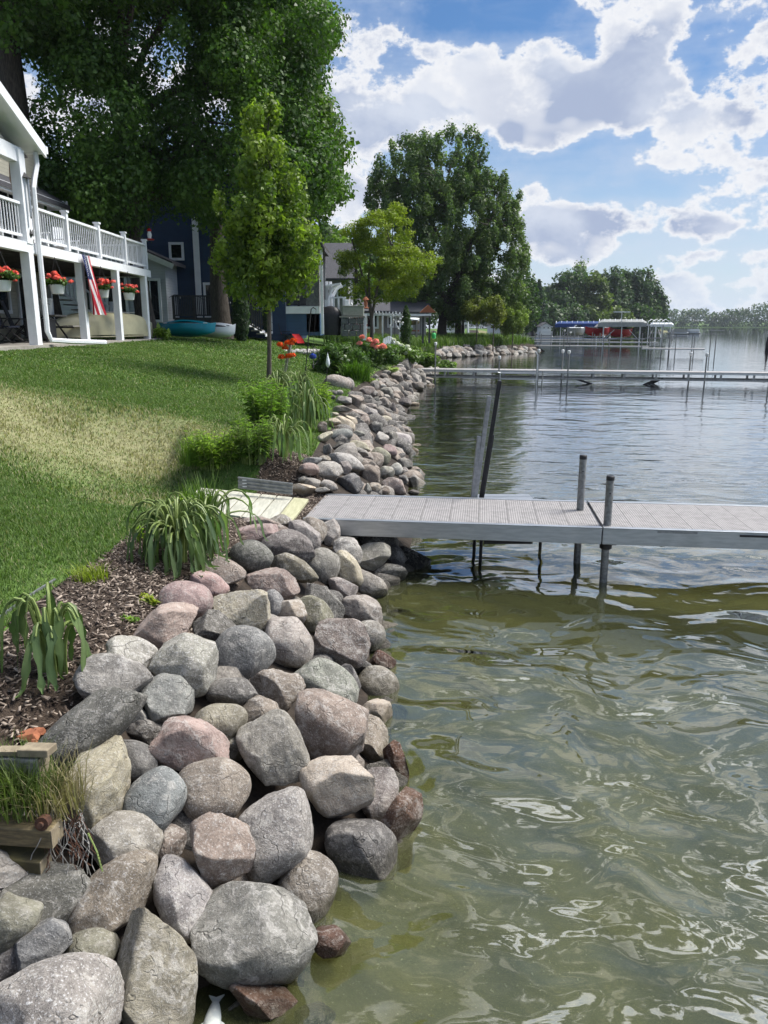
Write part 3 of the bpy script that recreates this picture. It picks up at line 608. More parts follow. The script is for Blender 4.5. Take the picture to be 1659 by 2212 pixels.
HERO = [
 (384, 3110, 420, 245, 62, 's', 'c', 'large cream tan slab leaning beside the cut timber ends', .16),
 (330, 2890, 520, 210, 33, 'f', 'd', 'long dark slate grey slab above the cream slab, end on the timber', .16),
 (448, 2690, 290, 225, -10, 's', 'g', 'beige grey boulder right of the nearest wilted plant', .12),
 (510, 2588, 195, 165, -20, 's', 'l', 'speckled brown boulder at the mulch edge behind the beige grey boulder', .1),
 (640, 2470, 300, 175, 8, 'a', 'p', 'wide pink flat topped boulder with a cracked front at the mulch edge', .1),
 (725, 2620, 265, 255, 0, 's', 'l', 'large pale mottled boulder below the wide pink flat topped one', .12),
 (660, 2750, 205, 195, 0, 'a', 'b', 'blue green blocky boulder with a rough broken right face', .12),
 (572, 2885, 150, 100, -20, 's', 'd', 'small dark stone wedged left of the pink angular boulder', .02),
 (543, 2822, 80, 70, 0, 's', 'l', 'little pale stone peeking out from behind the dark slab', .06),
 (745, 2949, 310, 245, -8, 'a', 'p', 'pink purple angular boulder with fractured faces and pale veins', .18),
 (530, 2995, 190, 150, -60, 'r', 'd', 'dark round boulder behind the right edge of the cream slab', .06),
 (608, 3155, 260, 215, 50, 'r', 'b', 'pale blue grey oval boulder right of the cream slab', .14),
 (848, 3113, 275, 262, 20, 'r', 'n', 'round brown speckled boulder below the pink angular one', .18),
 (497, 3318, 280, 245, 10, 's', 'g', 'lumpy grey boulder under the foot of the cream slab', .14),
 (675, 3325, 120, 150, 0, 's', 'n', 'small brown stone between the lumpy grey and brown angular boulders', .06),
 (443, 3535, 420, 235, 32, 's', 'n', 'long tilted grey boulder with a pinkish upper end', .16),
 (724, 3535, 345, 205, -65, 's', 'l', 'pale granite teardrop boulder standing on its point', .16),
 (185, 3530, 300, 270, 20, 'a', 'd', 'dark ridged angular boulder below the lowest timber', .08),
 (20, 3430, 210, 150, -25, 's', 'g', 'grey boulder cut by the left edge below the timbers', .1),
 (45, 3630, 240, 220, 10, 's', 'o', 'pale olive boulder cut by the left edge', .12),
 (166, 3722, 215, 185, -10, 's', 'b', 'smooth purplish grey stone near the lower left corner', .12),
 (355, 3750, 215, 200, 25, 'r', 'o', 'small olive brown stone left of the tall bottom boulder', .12),
 (600, 3850, 500, 335, -78, 's', 'o', 'tall smooth olive grey boulder at the bottom beside the fish', .2),
 (190, 3985, 560, 390, -15, 's', 'l', 'big rough pale boulder filling the lower left corner', .24),
 (35, 3790, 170, 120, 0, 's', 'd', 'dark stone in the gap above the lower left corner boulder', .02),
 (1005, 3680, 480, 365, -10, 's', 'v', 'biggest green grey boulder overhanging the water at the front', .2),
 (1080, 3290, 390, 300, 55, 'r', 'l', 'large rounded pale granite boulder above the green grey one', .18),
 (860, 3347, 290, 270, -40, 'a', 'n', 'brown angular boulder leaning on the rounded pale granite one', .24),
 (1205, 3505, 280, 225, 60, 'r', 'n', 'brown round boulder behind the biggest green grey one at the water', .1),
 (1417, 3357, 300, 275, -40, 's', 'd', 'dark grey boulder standing in the water under the tan block', .08),
 (1325, 3095, 300, 235, -8, 'a', 'c', 'tan blocky boulder with layered flat top over a dark gap', .2),
 (1490, 3140, 235, 150, 75, 's', 'g', 'grey upright stone tucked behind the tan blocky boulder', .1),
 (1290, 2865, 325, 265, -30, 's', 'n', 'large coarse grooved grey boulder above the tan block', .18),
 (1075, 2953, 290, 245, -75, 's', 'g', 'tall grey cracked boulder left of the coarse grooved one', .2),
 (862, 2850, 225, 160, 15, 'r', 'o', 'smooth olive stone behind the pink angular boulder', .08),
 (1020, 2810, 165, 140, 0, 's', 'n', 'brown stone in the hollow between olive stone and coarse boulder', .05),
 (920, 2940, 120, 110, 0, 's', 'o', 'small olive stone left of the tall grey cracked boulder', .05),
 (915, 2727, 200, 115, -8, 'f', 'd', 'flat dark oval stone under the blue grey round boulder', .08),
 (960, 2575, 240, 228, 20, 'r', 'b', 'big smooth blue grey round boulder mid bank', .14),
 (1130, 2530, 220, 190, -70, 'r', 'g', 'grey egg shaped boulder right of the blue grey round one', .14),
 (1085, 2722, 210, 175, -20, 'a', 'n', 'brownish broken boulder with a dark under face mid bank', .12),
 (1285, 2690, 275, 170, -28, 'f', 'v', 'flat pale grey slab behind the coarse grooved boulder', .1),
 (1365, 2680, 110, 130, 0, 'a', 'd', 'dark pointed stone right of the flat pale slab', .08),
 (1335, 2535, 235, 205, 10, 'a', 'n', 'brown fractured jagged boulder near the waterline', .16),
 (1450, 2505, 135, 125, 0, 'r', 'g', 'grey round boulder behind the brown jagged one at the water', .1),
 (1485, 2705, 170, 160, -30, 'r', 'o', 'wet olive boulder at the waterline below the jagged one', .04),
 (1505, 2600, 110, 80, 0, 's', 'w', 'pinkish stone half under water by the jagged boulder', .10),
 (1420, 2630, 90, 80, 0, 's', 'd', 'small dark stone between jagged boulder and water', .04),
 (1475, 2815, 140, 125, 0, 's', 'c', 'pale layered stone at the waterline beside the coarse boulder', .05),
 (1467, 2935, 235, 165, -60, 'a', 'n', 'mauve grey angular boulder behind the tan block at the water', .06),
 (1560, 3010, 180, 80, -75, 'a', 'w', 'narrow dark red stone at the water edge', .12),
 (1570, 3250, 295, 135, 62, 'a', 'w', 'dark red wedge slab standing at the water edge', .16),
 (1305, 3710, 150, 120, -15, 's', 'w', 'rusty wet stone right of the biggest green grey boulder', .16),
 (1030, 3940, 275, 130, -22, 'a', 'w', 'rusty pointed wet stone below the biggest green grey boulder', .15),
 (1240, 4010, 160, 110, 0, 's', 'w', 'orange brown stone under water at the bottom edge', .05),
 (940, 4010, 140, 140, 0, 's', 'd', 'dark mottled stone under water right of the fish', .04),
 (733, 2366, 205, 155, -5, 'r', 'p', 'round mauve pink boulder at the mulch edge', .1),
 (825, 2305, 155, 105, -15, 'r', 'p', 'smaller pink boulder behind the round mauve one', .08),
 (875, 2255, 180, 115, -20, 's', 'n', 'mottled brown boulder at the foot of the drooping clump', .08),
 (950, 2397, 245, 170, -15, 'a', 'c', 'yellowish angular boulder with mossy flecks', .14),
 (848, 2475, 180, 145, -25, 'a', 'd', 'dark angular boulder between pink flat topped and yellowish ones', .1),
 (990, 2190, 168, 128, -8, 'r', 'd', 'dark rounded boulder below the smooth slate one by the dock', .12),
 (1132, 2156, 220, 145, -12, 's', 'd', 'smooth slate grey boulder in front of the pale planks', .14),
 (1005, 2107, 185, 85, 8, 's', 'p', 'low pink stone beside the pale planks', .06),
 (1050, 2075, 185, 75, -10, 's', 'n', 'low brown stone against the plank walkway', .06),
 (1103, 2052, 100, 55, 0, 's', 'n', 'little stone touching the plank walkway edge', .06),
 (1190, 2115, 155, 115, -45, 's', 'g', 'grey banded boulder behind the smooth slate one', .1),
 (1232, 2095, 112, 120, 0, 'r', 'n', 'reddish brown round boulder at the dock corner', .1),
 (1300, 2100, 80, 115, 0, 's', 'l', 'pale speckled boulder tight under the dock edge', .08),
 (1160, 2240, 195, 92, -28, 'f', 'o', 'flat dark lichen speckled stone lying across the pile', .16),
 (1075, 2300, 215, 135, -20, 's', 'n', 'broad light brown boulder below the lichen speckled stone', .1),
 (1070, 2375, 95, 108, 0, 'r', 'b', 'small blue grey stone right of the yellowish boulder', .06),
 (1272, 2230, 150, 142, -50, 'r', 'g', 'round grey boulder right of the lichen speckled stone', .12),
 (1368, 2175, 138, 115, -50, 's', 'l', 'pale rough boulder under the dock edge', .1),
 (1280, 2372, 200, 108, -60, 'a', 'd', 'dark sharp edged blade shaped boulder mid bank', .16),
 (1150, 2420, 115, 115, 0, 's', 'c', 'tan stone behind the grey egg shaped boulder', .08),
 (1240, 2425, 175, 128, -60, 's', 'o', 'olive grey boulder left of the dark blade shaped one', .1),
 (1367, 2250, 170, 105, -60, 's', 'c', 'tan upright boulder below the pale rough one', .12),
 (1352, 2320, 115, 95, 0, 's', 'g', 'grey stone at the foot of the tan upright boulder', .06),
 (1448, 2312, 160, 112, -35, 's', 'g', 'grey sloping boulder at the water below the dock', .06),
 (1430, 2412, 185, 138, -35, 's', 'g', 'grey faceted boulder at the water above the jagged one', .1),
 (1470, 2200, 135, 128, 0, 'a', 'v', 'greenish faceted boulder in the shade under the dock', .08),
 (1490, 2130, 145, 95, 0, 's', 'd', 'dark boulder hidden under the dock deck', .08),
 (1560, 2188, 85, 92, 0, 's', 'd', 'dark triangular stone under the dock at the water', .06),
 (1622, 2215, 112, 145, 80, 'a', 'k', 'black wet boulder standing in the water under the dock', .06),
 (1535, 2262, 135, 85, 0, 's', 'd', 'low dark stone at the waterline under the dock', .02),
 (1505, 2312, 64, 62, 0, 's', 'd', 'tiny dark stone at the waterline beside the sloping boulder', .02),
 (1542, 2470, 60, 64, 0, 's', 'c', 'tan stone half in the water behind the round grey boulder', .02),
]
for (sx, sy, mj, mn, an, kd, cl, lb, lf) in HERO: boulder(sx, sy, mj, mn, an, kd, cl, lb, lf)
FAR = """220,1250,240,110,-5,a,c;230,1160,110,70,0,s,g;310,1190,150,90,-15,s,g;400,1250,140,50,0,s,g;465,1215,170,100,-20,s,g;275,1060,190,120,0,s,p;310,985,180,70,0,s,b;445,1080,300,190,5,s,l;420,960,120,60,0,s,n;600,1040,150,130,-40,s,g
630,990,350,150,-20,f,l;655,1190,270,190,-5,a,b;660,930,140,60,0,s,d;740,905,190,90,-20,s,g;690,890,130,80,0,s,d;560,840,130,80,0,a,d;450,870,90,100,0,a,d;570,750,230,130,10,r,b;430,760,160,90,30,s,c;740,850,230,110,-25,s,c
845,1110,190,170,-20,s,n;1000,1105,150,150,0,s,g;825,1240,70,100,0,s,g;890,1235,120,100,0,s,c;985,1260,100,80,0,s,n;940,950,190,170,-30,r,o;820,950,120,100,0,s,n;850,1010,100,80,0,s,n;1090,1060,120,120,0,r,l;1080,1220,250,150,-20,s,n
1160,1160,90,100,0,s,d;1170,1080,100,80,0,s,g;1030,890,140,120,0,s,p;1120,920,110,100,0,s,n;1170,1010,150,110,0,s,g;1290,1130,130,140,0,a,d;1250,1190,130,110,-45,a,d;1255,1280,110,60,0,s,d;950,780,150,140,0,s,l;840,770,90,110,0,s,n
745,735,110,70,0,s,v;760,690,130,70,0,s,c;610,640,220,120,-35,s,c;500,620,150,80,0,s,c;400,670,90,110,0,s,n;665,610,130,90,-30,s,c;700,550,260,90,-15,s,n;780,610,120,130,-20,s,n;895,675,150,120,0,s,d;845,545,140,120,-25,s,g
985,605,130,90,-10,r,c;1020,690,100,80,0,s,n;1060,770,90,120,0,s,g;1140,800,190,170,0,s,l;1130,690,150,70,0,s,n;1090,640,150,60,0,s,g;1250,890,100,60,0,s,c;1200,720,90,70,0,s,n;1290,840,100,40,0,s,c;590,500,180,70,0,s,n
710,430,160,130,0,s,n;600,420,150,90,0,s,g;500,550,110,40,0,s,c;830,410,90,80,0,s,d;905,430,80,100,0,s,d;840,480,130,70,0,s,g;970,440,110,110,0,s,n;935,520,90,90,0,s,g;985,540,90,70,0,s,g;1160,435,140,110,0,a,d
1260,460,90,50,0,s,c;1060,500,60,120,0,s,d;1020,470,90,100,0,s,g;545,260,260,150,-15,r,g;640,275,120,140,0,r,g;455,335,60,34,0,r,d;510,350,60,50,0,r,d;560,345,70,50,0,r,g;500,390,50,40,0,r,d;440,365,50,40,0,r,g
730,360,90,50,0,s,d;810,330,160,90,0,s,n;870,350,100,70,0,s,g;930,360,90,70,0,s,n;1000,340,120,90,0,s,g;960,290,80,50,0,r,l;940,240,120,60,0,s,g;980,200,80,70,0,s,n;900,200,60,50,0,s,g;1060,260,110,80,0,s,n
1100,310,120,100,-25,s,d;1100,210,130,120,-20,s,n;1180,290,120,110,-40,s,d;1210,350,80,100,0,s,d;1130,140,110,60,0,s,g;1150,190,90,80,0,s,d;1200,110,110,90,0,s,n;1270,220,140,100,-50,s,g;1280,290,140,90,0,s,n;1330,220,80,120,0,s,g
1370,180,130,90,-20,s,d;1230,240,80,60,0,s,d;1400,225,80,50,0,s,n;1130,100,70,40,0,s,l;1000,160,80,50,0,s,g;1280,60,60,40,0,s,l;1330,60,70,50,0,s,d;1380,75,90,50,0,s,g;1250,90,80,30,0,s,l;1050,165,60,60,0,s,g"""
def where(q):                                         # words for a place on the bank between the docks
    d = float(shore_d(np.array([q.x]), np.array([q.y]))[0]); y = q.y
    ac = 'at the waterline' if d < .3 else 'low on the bank' if d < .7 else 'mid bank' if d < 1.1 else 'high on the bank' if d < 1.5 else 'at the planted edge'
    al = [(10.6, 'touching the back of the dock'), (11.6, 'just behind the dock'), (12.8, 'a few steps past the dock'), (14.2, 'beside the drooping clumps'), (16.5, 'level with the leafy plants'), (19.5, 'level with the young tree'), (23.5, 'level with the big rounded boulder'), (28.5, 'below the daylily'), (33.5, 'below the peonies'), (99, 'near the second dock')]
    return ac + ', ' + next(b_ for a_, b_ in al if y < a_)
SHN = {'r': 'rounded', 's': 'uneven', 'a': 'angular', 'f': 'flat long'}
for row in FAR.replace('\n', ';').split(';'):
    q = row.split(','); X_, Y_, mj, mn, an = map(float, q[:5])
    size = 'big' if mj >= 185 else 'mid sized' if mj >= 105 else 'small'
    gq = ground((1100 + X_ / 2.37) / 1.8228, (1400 + Y_ / 2.37) / 1.8228, .1)
    lb = f'{size} {CN[q[6]]} {SHN[q[5]]} boulder {where(gq)}'
    boulder(1100 + X_ / 2.37, 1400 + Y_ / 2.37, mj / 2.37, mn / 2.37, an, q[5], q[6], lb, .10, 'boulders of the bank between the docks', 3)
# shared shapes for the stones seen small: under the pile, along the cove and round the point
SHAPES = []
for i in range(10):
    P, F = rock_shape(900 + i, 2 if i < 7 else 3, 'sar'[i % 3]); me = mesh_np('stone', P * np.array([.5, .42, .36]), F, None, True); me.materials.append(STONE); SHAPES.append(me)
def small_stone(x, y, z, s, label, group, clr=None):
    o = link(bpy.data.objects.new('stone', random.choice(SHAPES))); o.location = (x, y, z); o.scale = (s * random.uniform(.85, 1.2),) * 3
    o.rotation_euler = (random.uniform(-.5, .5), random.uniform(-.5, .5), random.uniform(0, 6.28))
    c = CLR[clr or random.choice('ggdnnblcd')]; j = random.uniform(.8, 1.15); o.color = tuple(q * j for q in c) + (1,); o['speckle'] = random.uniform(.1, .5)
    tag(o, label, 'stone', group)
HPOS = [(Vector(o.location), o['label']) for o in bpy.data.objects if o.name.startswith(('boulder', 'stone')) and o.get('group') == 'boulders of the near stone bank']
for i in range(190):                                            # deeper stones filling the gaps of the near pile
    y = random.uniform(2.2, 12) if i < 70 else random.uniform(12, 37); d_ = random.uniform(.0, 1.1 if y < 12 else 1.45)
    if 7.7 < y < 10.0: d_ = random.uniform(0, .45)
    xs = np.linspace(-3, 3.2, 400); dd = shore_d(xs, np.full(400, y)); x = float(xs[np.argmin(np.abs(dd - d_))])
    cq = random.choice('ddgn')
    small_stone(x, y, gz(x, y) - .04, random.uniform(.22, .36) if i < 70 else random.uniform(.35, .62), f'small {CN[cq]} stone in the gap beside the ' + ' '.join(min(HPOS, key=lambda h: (h[0] - Vector((x, y, gz(x, y)))).length)[1].split()[:5]) if i < 70 else f'small {CN[cq]} filler stone {where(Vector((x, y, 0)))}', 'stones deep in the pile' if i < 70 else 'small stones between the docks', cq)
for i in range(16):                                            # by the second dock
    q = ground(random.uniform(865, 945), random.uniform(776, 812), .15)
    small_stone(q.x, q.y, q.z, random.uniform(.5, .9), 'grey stone at the landing of the second dock', 'stones at the second dock landing')
for i in range(120):                                            # the point
    px = random.uniform(945, 1158); py = random.triangular(746, 770, 762)
    q = ground(px, py, .15)
    if q is None or q.y > 95: continue
    cq = random.choice('gndbl')
    small_stone(q.x, q.y, q.z - .1, random.uniform(.55, 1.05), f"{CN[cq]} stone in the {'lower' if q.z < .3 else 'upper'} row of the point bank, " + ['at its inner corner', 'left of its middle', 'below the left olive tree', 'below the right olive tree', 'under the feathery bush', 'at the very tip'][min(5, int((px - 945) / 36))], 'stones round the grassy point', cq)

# ---------------------------------------------------------------- near dock
A = at(655, 1120, .63); B = at(1300, 1140, .63)
du = (B - A).normalized(); DANG = math.atan2(du.y, du.x); L1 = (B - A).length; DW = 1.24
def dock_section(x0, L, label, panels, panelw=None):
    o_ = A + du * x0
    t = thing('dock_section', label, 'dock', (o_.x, o_.y, .63), DANG, 'sections of the near dock')
    for y, nm in ((.0, 'side_rail'), (DW, 'side_rail')):
        mb = MB().box((L / 2, y, -.09), (L, .045, .17)).box((L / 2, y, .002), (L, .06, .014))
        mb.build(nm, ALU, t, local=True, bevel=.004)
    for x in (0.02, L - .02): MB().box((x, DW / 2, -.10), (.04, DW - .05, .13)).build('end_beam', ALU, t, local=True)
    pw = (L - .02) / panels
    me = None
    for i in range(panels):
        if me is None:
            p_ = MB().box((0, 0, 0), (pw - .003, DW - .07, .03)).build('deck_panel', DECK, t, local=True); me = p_
        else: p_ = link(me.copy(), t)
        p_.location = (.01 + pw * (i + .5), DW / 2, -.012)
    return t
s1 = dock_section(0, L1, 'first grey aluminium dock section landing at the pale planks', 10)
s2 = dock_section(L1 + .012, 3.05, 'second grey aluminium dock section running out of frame over water', 10)
for k, (sx, w_) in enumerate([(.75, .40), (1.55, .36)]):
    MB().box((sx, -.026, -.035 if k else -.02), (w_, .006, .022)).build('scuff_strip', BLACK if k else ALUD, s2, local=True)
MB().box((L1 - .75, .045, .006), (.10, .022, .004)).build('worn_patch', ALUD, s1, local=True)
def dock_pole(px, py, top, label):
    q = at(px, py, 0); zt = atY(*top, q.y).z
    t = thing('dock_pole', label, 'pole', (q.x, q.y, 0), 0, 'poles of the near dock')
    MB().tube([(q.x, q.y, -1.0), (q.x, q.y, zt)], .041, 16).build('pipe', GALV, t, smooth=True)
    MB().lathe((q.x, q.y, zt), [(.043, -.035), (.043, .004), (.036, .012)], 16).build('cap', BLACK, t, smooth=True)
    for z in (zt - .17,): MB().tube([(q.x - .005, q.y - .046, z), (q.x - .005, q.y - .03, z)], .009, 8).build('bolt_hole', STEEL, t)
    return t, q, zt
tp, qp, zp = dock_pole(1303, 1256, (1321, 1030), 'nearer galvanised pole clamped to the front edge of the dock')
mb = MB().lathe((qp.x, qp.y, .43), [(.05, -.06), (.066, -.05), (.066, .05), (.05, .06)], 12)
mb.box((qp.x, qp.y + .05, .50), (.2, .03, .12)).box((qp.x - .085, qp.y + .02, .52), (.05, .05, .10)).box((qp.x + .085, qp.y + .02, .52), (.05, .05, .10))
mb.tube([(qp.x + .06, qp.y, .42), (qp.x + .11, qp.y, .42)], .012, 8)
mb.build('clamp_bracket', STEEL, tp, smooth=True)
for sx in (-.09, .09): MB().lathe((qp.x + sx, qp.y - .012, .535), [(.014, -.01), (.014, .01)], 8).build('bolt', ALUD, tp)
tp2, qp2, zp2 = dock_pole(1246, 1215, (1246, 985), 'farther galvanised pole behind the back edge of the dock')

# folded steps: two tall and two short flat bars and a low step platform behind the deck
def along(x, y, z): return Vector(s1.location) + Matrix.Rotation(DANG, 3, 'Z') @ Vector((x, y, z))
q0 = at(1030, 1075, .60); xl = (q0 - A).dot(du)
t = thing('folding_dock_steps', 'folded aluminium steps with upright leaning bars behind the dock', 'steps', along(xl, DW + .1, -.63))
YB = along(xl, DW + .1, 0).y
def bar3(p0, p1, Y0, Y1, w, h, nm, m): MB().bar(atY(*p0, Y0), atY(*p1, Y1), w, h).build(nm, m, t, bevel=.004)
bar3((1026, 1078), (1057, 855), YB, YB, .055, .05, 'upright_bar', ALUD); bar3((1036, 1074), (1076, 822), YB + .14, YB + .14, .08, .05, 'upright_bar', STEEL)
bar3((1021, 1078), (1035, 942), YB, YB, .05, .05, 'short_bar', ALUD); bar3((1040, 1078), (1063, 938), YB + .14, YB + .14, .075, .05, 'short_bar', STEEL)
pl = MB()
c0 = along(xl + .15, DW + .12, -.02); 
for i in range(3):
    MB().box((0, 0, 0), (.70, .16, .035)).build('step_plank', ALU, t, local=True).location = (.40, .12 + i * .175, .53); list(t.children)[-1].rotation_euler = (0, 0, DANG)
for (sx, sy) in ((.05, 0), (.72, 0)): MB().box((0, 0, 0), (.04, .5, .06)).build('step_bearer', ALUD, t, local=True).location = (sx + .02, .28, .485)
for (px, py) in ((1022, 1200), (1036, 1212), (1165, 1190)):
    q = at(px, py, .0); MB().tube([(q.x, q.y, -.6), (q.x + .02, q.y + .03, .5)], .02, 8).build('leg', STEEL, t)
MB().bar(at(1045, 1170, .28), at(1150, 1170, .28), .03, .05).build('lower_bearer', STEEL, t)

# plank landing and its channels
t = thing('plank_landing', 'pale wooden plank landing between the lawn and the grey dock', 'walkway', at(520, 1095, .68))
n = 7
for i in range(n):
    f0, f1 = i / n + .006, (i + 1) / n - .006
    zc = .74 - .07 * (i + .5) / n
    def cor(f, far): 
        a_, b2 = (at(388, 1098, .72), at(626, 1131, .67)) if not far else (at(430, 1057, .72), at(668, 1076, .67))
        q = a_.lerp(b2, f); return Vector((q.x, q.y, .745 - .085 * f))
    pts = [cor(f0, 0), cor(f1, 0), cor(f1, 1), cor(f0, 1)]
    MB().prism([p_ - Vector((0, 0, .038)) for p_ in pts], (0, 0, .038)).build('plank', PLANKY if i == n - 1 else PLANK, t, bevel=.006)
for far in (0, 1):
    MB().bar(cor(.02, far) - Vector((0, (-.06 if not far else .06), .07)), cor(.98, far) - Vector((0, (-.06 if not far else .06), .07)), .04, .06).build('bearer', GREYW, t)
def channel(p0, p1, z0, z1, label):
    a_, b2 = at(*p0, z0), at(*p1, z1); t = thing('aluminium_channel', label, 'metal channel', a_)
    d = Vector((0, 0, 1)); mb = MB().bar(a_, b2, .012, .14)
    fr = (b2 - a_).normalized().cross(d) * .010
    for k, zz in enumerate((-.062, -.02, .02, .062)): mb.bar(a_ + fr + d * zz, b2 + fr + d * zz, .02, .014)
    mb.build('profile', ALUD, t)
    m_ = a_.lerp(b2, .12)
    for zz in (-.04, .0, .04): MB().box(m_ + fr * 1.3 + d * zz, (.05, .012, .012)).build('bolt', HULLW, t)
channel((475, 1136), (602, 1136), .62, .62, 'grooved aluminium channel below the near edge of the planks')
channel((515, 1042), (632, 1056), .86, .80, 'grooved aluminium channel set in the soil beyond the planks')

# ---------------------------------------------------------------- farther docks
def far_dock(name, label, p0, p1, z, w, posts, truss=True, group='docks farther along the shore', cap=True, pr=.035, sec=3.0, deckm=None):
    p0, p1 = Vector((*p0, z)), Vector((*p1, z)); u = (p1 - p0).normalized(); L = (p1 - p0).length; vv = Vector((-u.y, u.x, 0))
    t = thing(name, label, 'dock', p0, 0, group)
    ns = max(1, round(L / sec)); sl = L / ns
    Mx = Matrix((u, vv, Vector((0, 0, 1)))).transposed()
    for i in range(ns):
        c = p0 + u * (i + .5) * sl
        MB().box(c + vv * w / 2, (sl - .02, w, .04), Mx).build('deck_panel', deckm or DECKG, t)
    for y in (0, w):
        c = p0 + u * L / 2 + vv * y
        MB().box(c - Vector((0, 0, .05)), (L, .05, .09), Mx).build('side_rail', ALU, t)
        if truss: MB().box(c - Vector((0, 0, .34)), (L, .06, .08), Mx).build('lower_rail', ALUD, t)
    if truss:
        for i in range(ns * 2 + 1):
            for y in (0, w):
                c = p0 + u * min(L, i * sl / 2) + vv * y; MB().box(c - Vector((0, 0, .2)), (.09, .05, .26), Mx).build('strut', ALUD, t)
    for (s_, y, h) in posts:
        c = p0 + u * s_ + vv * y; MB().tube([(c.x, c.y, -1.2), (c.x, c.y, h)], pr, 8).build('post', GALV, t, smooth=True)
        if cap: MB().lathe((c.x, c.y, h), [(pr * 1.1, -.02), (pr * 2.1, .03), (pr * 2.1, .13), (pr * 1.5, .16)], 10).build('post_cap', POT, t)
    return t, u, vv
DECKG = pm('pale_deck', (.34, .33, .32), (.27, .26, .255), 3, .6, dirt=.1)
def s_of(px, p0, p1, near=True):                       # distance along a dock for a sight line
    d = ray(px, 800); (ax, ay), (bx, by) = p0, p1; ex, ey = bx - ax, by - ay
    k = d.x / d.y; s_ = (k * ay - ax) / (ex - k * ey); return s_ * math.hypot(ex, ey)
D0, D1 = (1.6, 38.6), (21.0, 34.6)
pp = [(s_of(940, D0, D1), 0, 1.75), (s_of(1078, D0, D1), 0, 1.12), (s_of(1162, D0, D1), 0, 1.45), (s_of(1215, D0, D1), 1.25, 1.4), (s_of(1227, D0, D1), 0, 1.4), (s_of(1500, D0, D1), 1.25, 1.32), (s_of(1524, D0, D1), 0, 1.32), (s_of(1664, D0, D1), 0, 1.3)]
t2, u2, v2 = far_dock('long_dock', 'long pale dock on a truss frame crossing the whole lake view', D0, D1, .58, 1.25, pp, group=None)
def d2(s_, y, z): return Vector((*D0, 0)) + u2 * s_ + v2 * y + Vector((0, 0, z))
for (pa, pb, ya) in ((1245, 1285, .2), (1392, 1420, .1), (1402, 1430, .5), (1412, 1440, .9)):
    a_ = s_of(pa, D0, D1); b2 = s_of(pb, D0, D1)
    (MB().bar(d2(a_, ya, .22), d2(b2, ya, -.05), .07, .09) if pa == 1245 else MB().bar(d2(a_, ya, -.03), d2(b2, ya, .25), .07, .09)).build('brace', STEEL, t2)
t = thing('dock_bench', 'low pipe step hanging on the front of the long dock', 'bench', d2(s_of(1080, D0, D1), -.4, .0))
a_, b2 = s_of(1082, D0, D1), s_of(1160, D0, D1)
MB().bar(d2(a_, -.35, .48), d2(b2, -.35, .48), .30, .05).build('seat', ALU, t); MB().bar(d2(a_, -.55, .22), d2(b2, -.55, .22), .06, .06).build('rail', ALU, t)
for s_ in (a_, b2): MB().tube([d2(s_, -.5, -.6), d2(s_, -.5, 1.35 if s_ == b2 else .5), d2(s_ - .1, -.5, 1.5 if s_ == b2 else .52)], .035, 8).build('handrail', ALU, t, smooth=True)
MB().tube([d2(b2 + .25, -.5, -.6), d2(b2 + .28, -.5, .6)], .03, 8).build('leg', ALUD, t)

def wd(px, Y): d = ray(px, 760); return (d.x / d.y * Y, Y)
t3, u3, v3 = far_dock('dock', 'dock with a raised handrail just past the grassy point', wd(1150, 84), wd(1400, 80), .62, 1.3, [(s_of(px, wd(1150, 84), wd(1400, 80)), 0, h) for px, h in ((1215, 2.1), (1228, 1.9), (1300, 1.5), (1312, 1.4))], False, cap=True, pr=.05)
t4, u4, v4 = far_dock('dock_platform', 'wide end platform of the dock past the point, ringed by thin posts', wd(1385, 74), wd(1522, 72), .60, 2.0, [(0, 0, 2.0), (.6, 1.8, 2.6), (3.0, 0, 1.9), (6.0, 2.0, 2.1), (6.4, 0, 1.9), (4.6, 2, 1.7)] + [(s_of(px, wd(1385, 74), wd(1522, 72)), 1.2, h) for px, h in ((1402, 2.7), (1424, 2.7), (1440, 2.1), (1490, 1.9))], False, cap=False, pr=.045)
t = thing('winch_wheel', 'round boat lift wheel on a post at the end platform', 'wheel', (*wd(1450, 76), 0))
c = Vector((*wd(1450, 76), 1.75)); MB().tube([(c.x - .2, c.y, -.5), (c.x - .2, c.y, 1.6)], .05, 8).build('post', ALUD, t)
MB().tube([c + Vector((.12 * math.cos(a), .4 * math.sin(a) * .6, .6 * math.sin(a))) if 0 else c + Vector((.22 * math.cos(a), .3 * math.cos(a), .62 * math.sin(a))) for a in np.linspace(0, 6.283, 25)], .035, 6, False).build('rim', ALUD, t)
for a in (0, 1.05, 2.1): MB().tube([c - Vector((.22 * math.cos(a), .3 * math.cos(a), .62 * math.sin(a))), c + Vector((.22 * math.cos(a), .3 * math.cos(a), .62 * math.sin(a)))], .025, 6).build('spoke', ALUD, t)
for k, (pa, pb, Y0, Y1, lb) in enumerate([(1150, 1420, 98, 94, 'dock in front of the red boat lift'), (1140, 1310, 112, 108, 'pale dock left of the red boat lift'), (1130, 1250, 140, 134, 'distant dock below the blue canopy'), (1150, 1330, 122, 121, 'low blue edged dock behind the grassy point')]):
    P0, P1 = wd(pa, Y0), wd(pb, Y1)
    far_dock('dock', lb, P0, P1, .75, 1.3, [(s_, 0, 1.7) for s_ in np.linspace(1, math.dist(P0, P1) - 1, 5)], False, cap=False, pr=.05, deckm=BLUEC if k == 3 else None)
for k, (pa, pb, Y0, Y1, lb) in enumerate([(1510, 1560, 330, 326, 'tiny dock far out at right of the distant trees'), (1440, 1475, 300, 298, 'far dock before the white lift at the distant point')]):
    far_dock('dock', lb, wd(pa, Y0), wd(pb, Y1), .8, 1.5, [(1, 0, 2.), (4, 0, 2.)], False, cap=False, pr=.07)

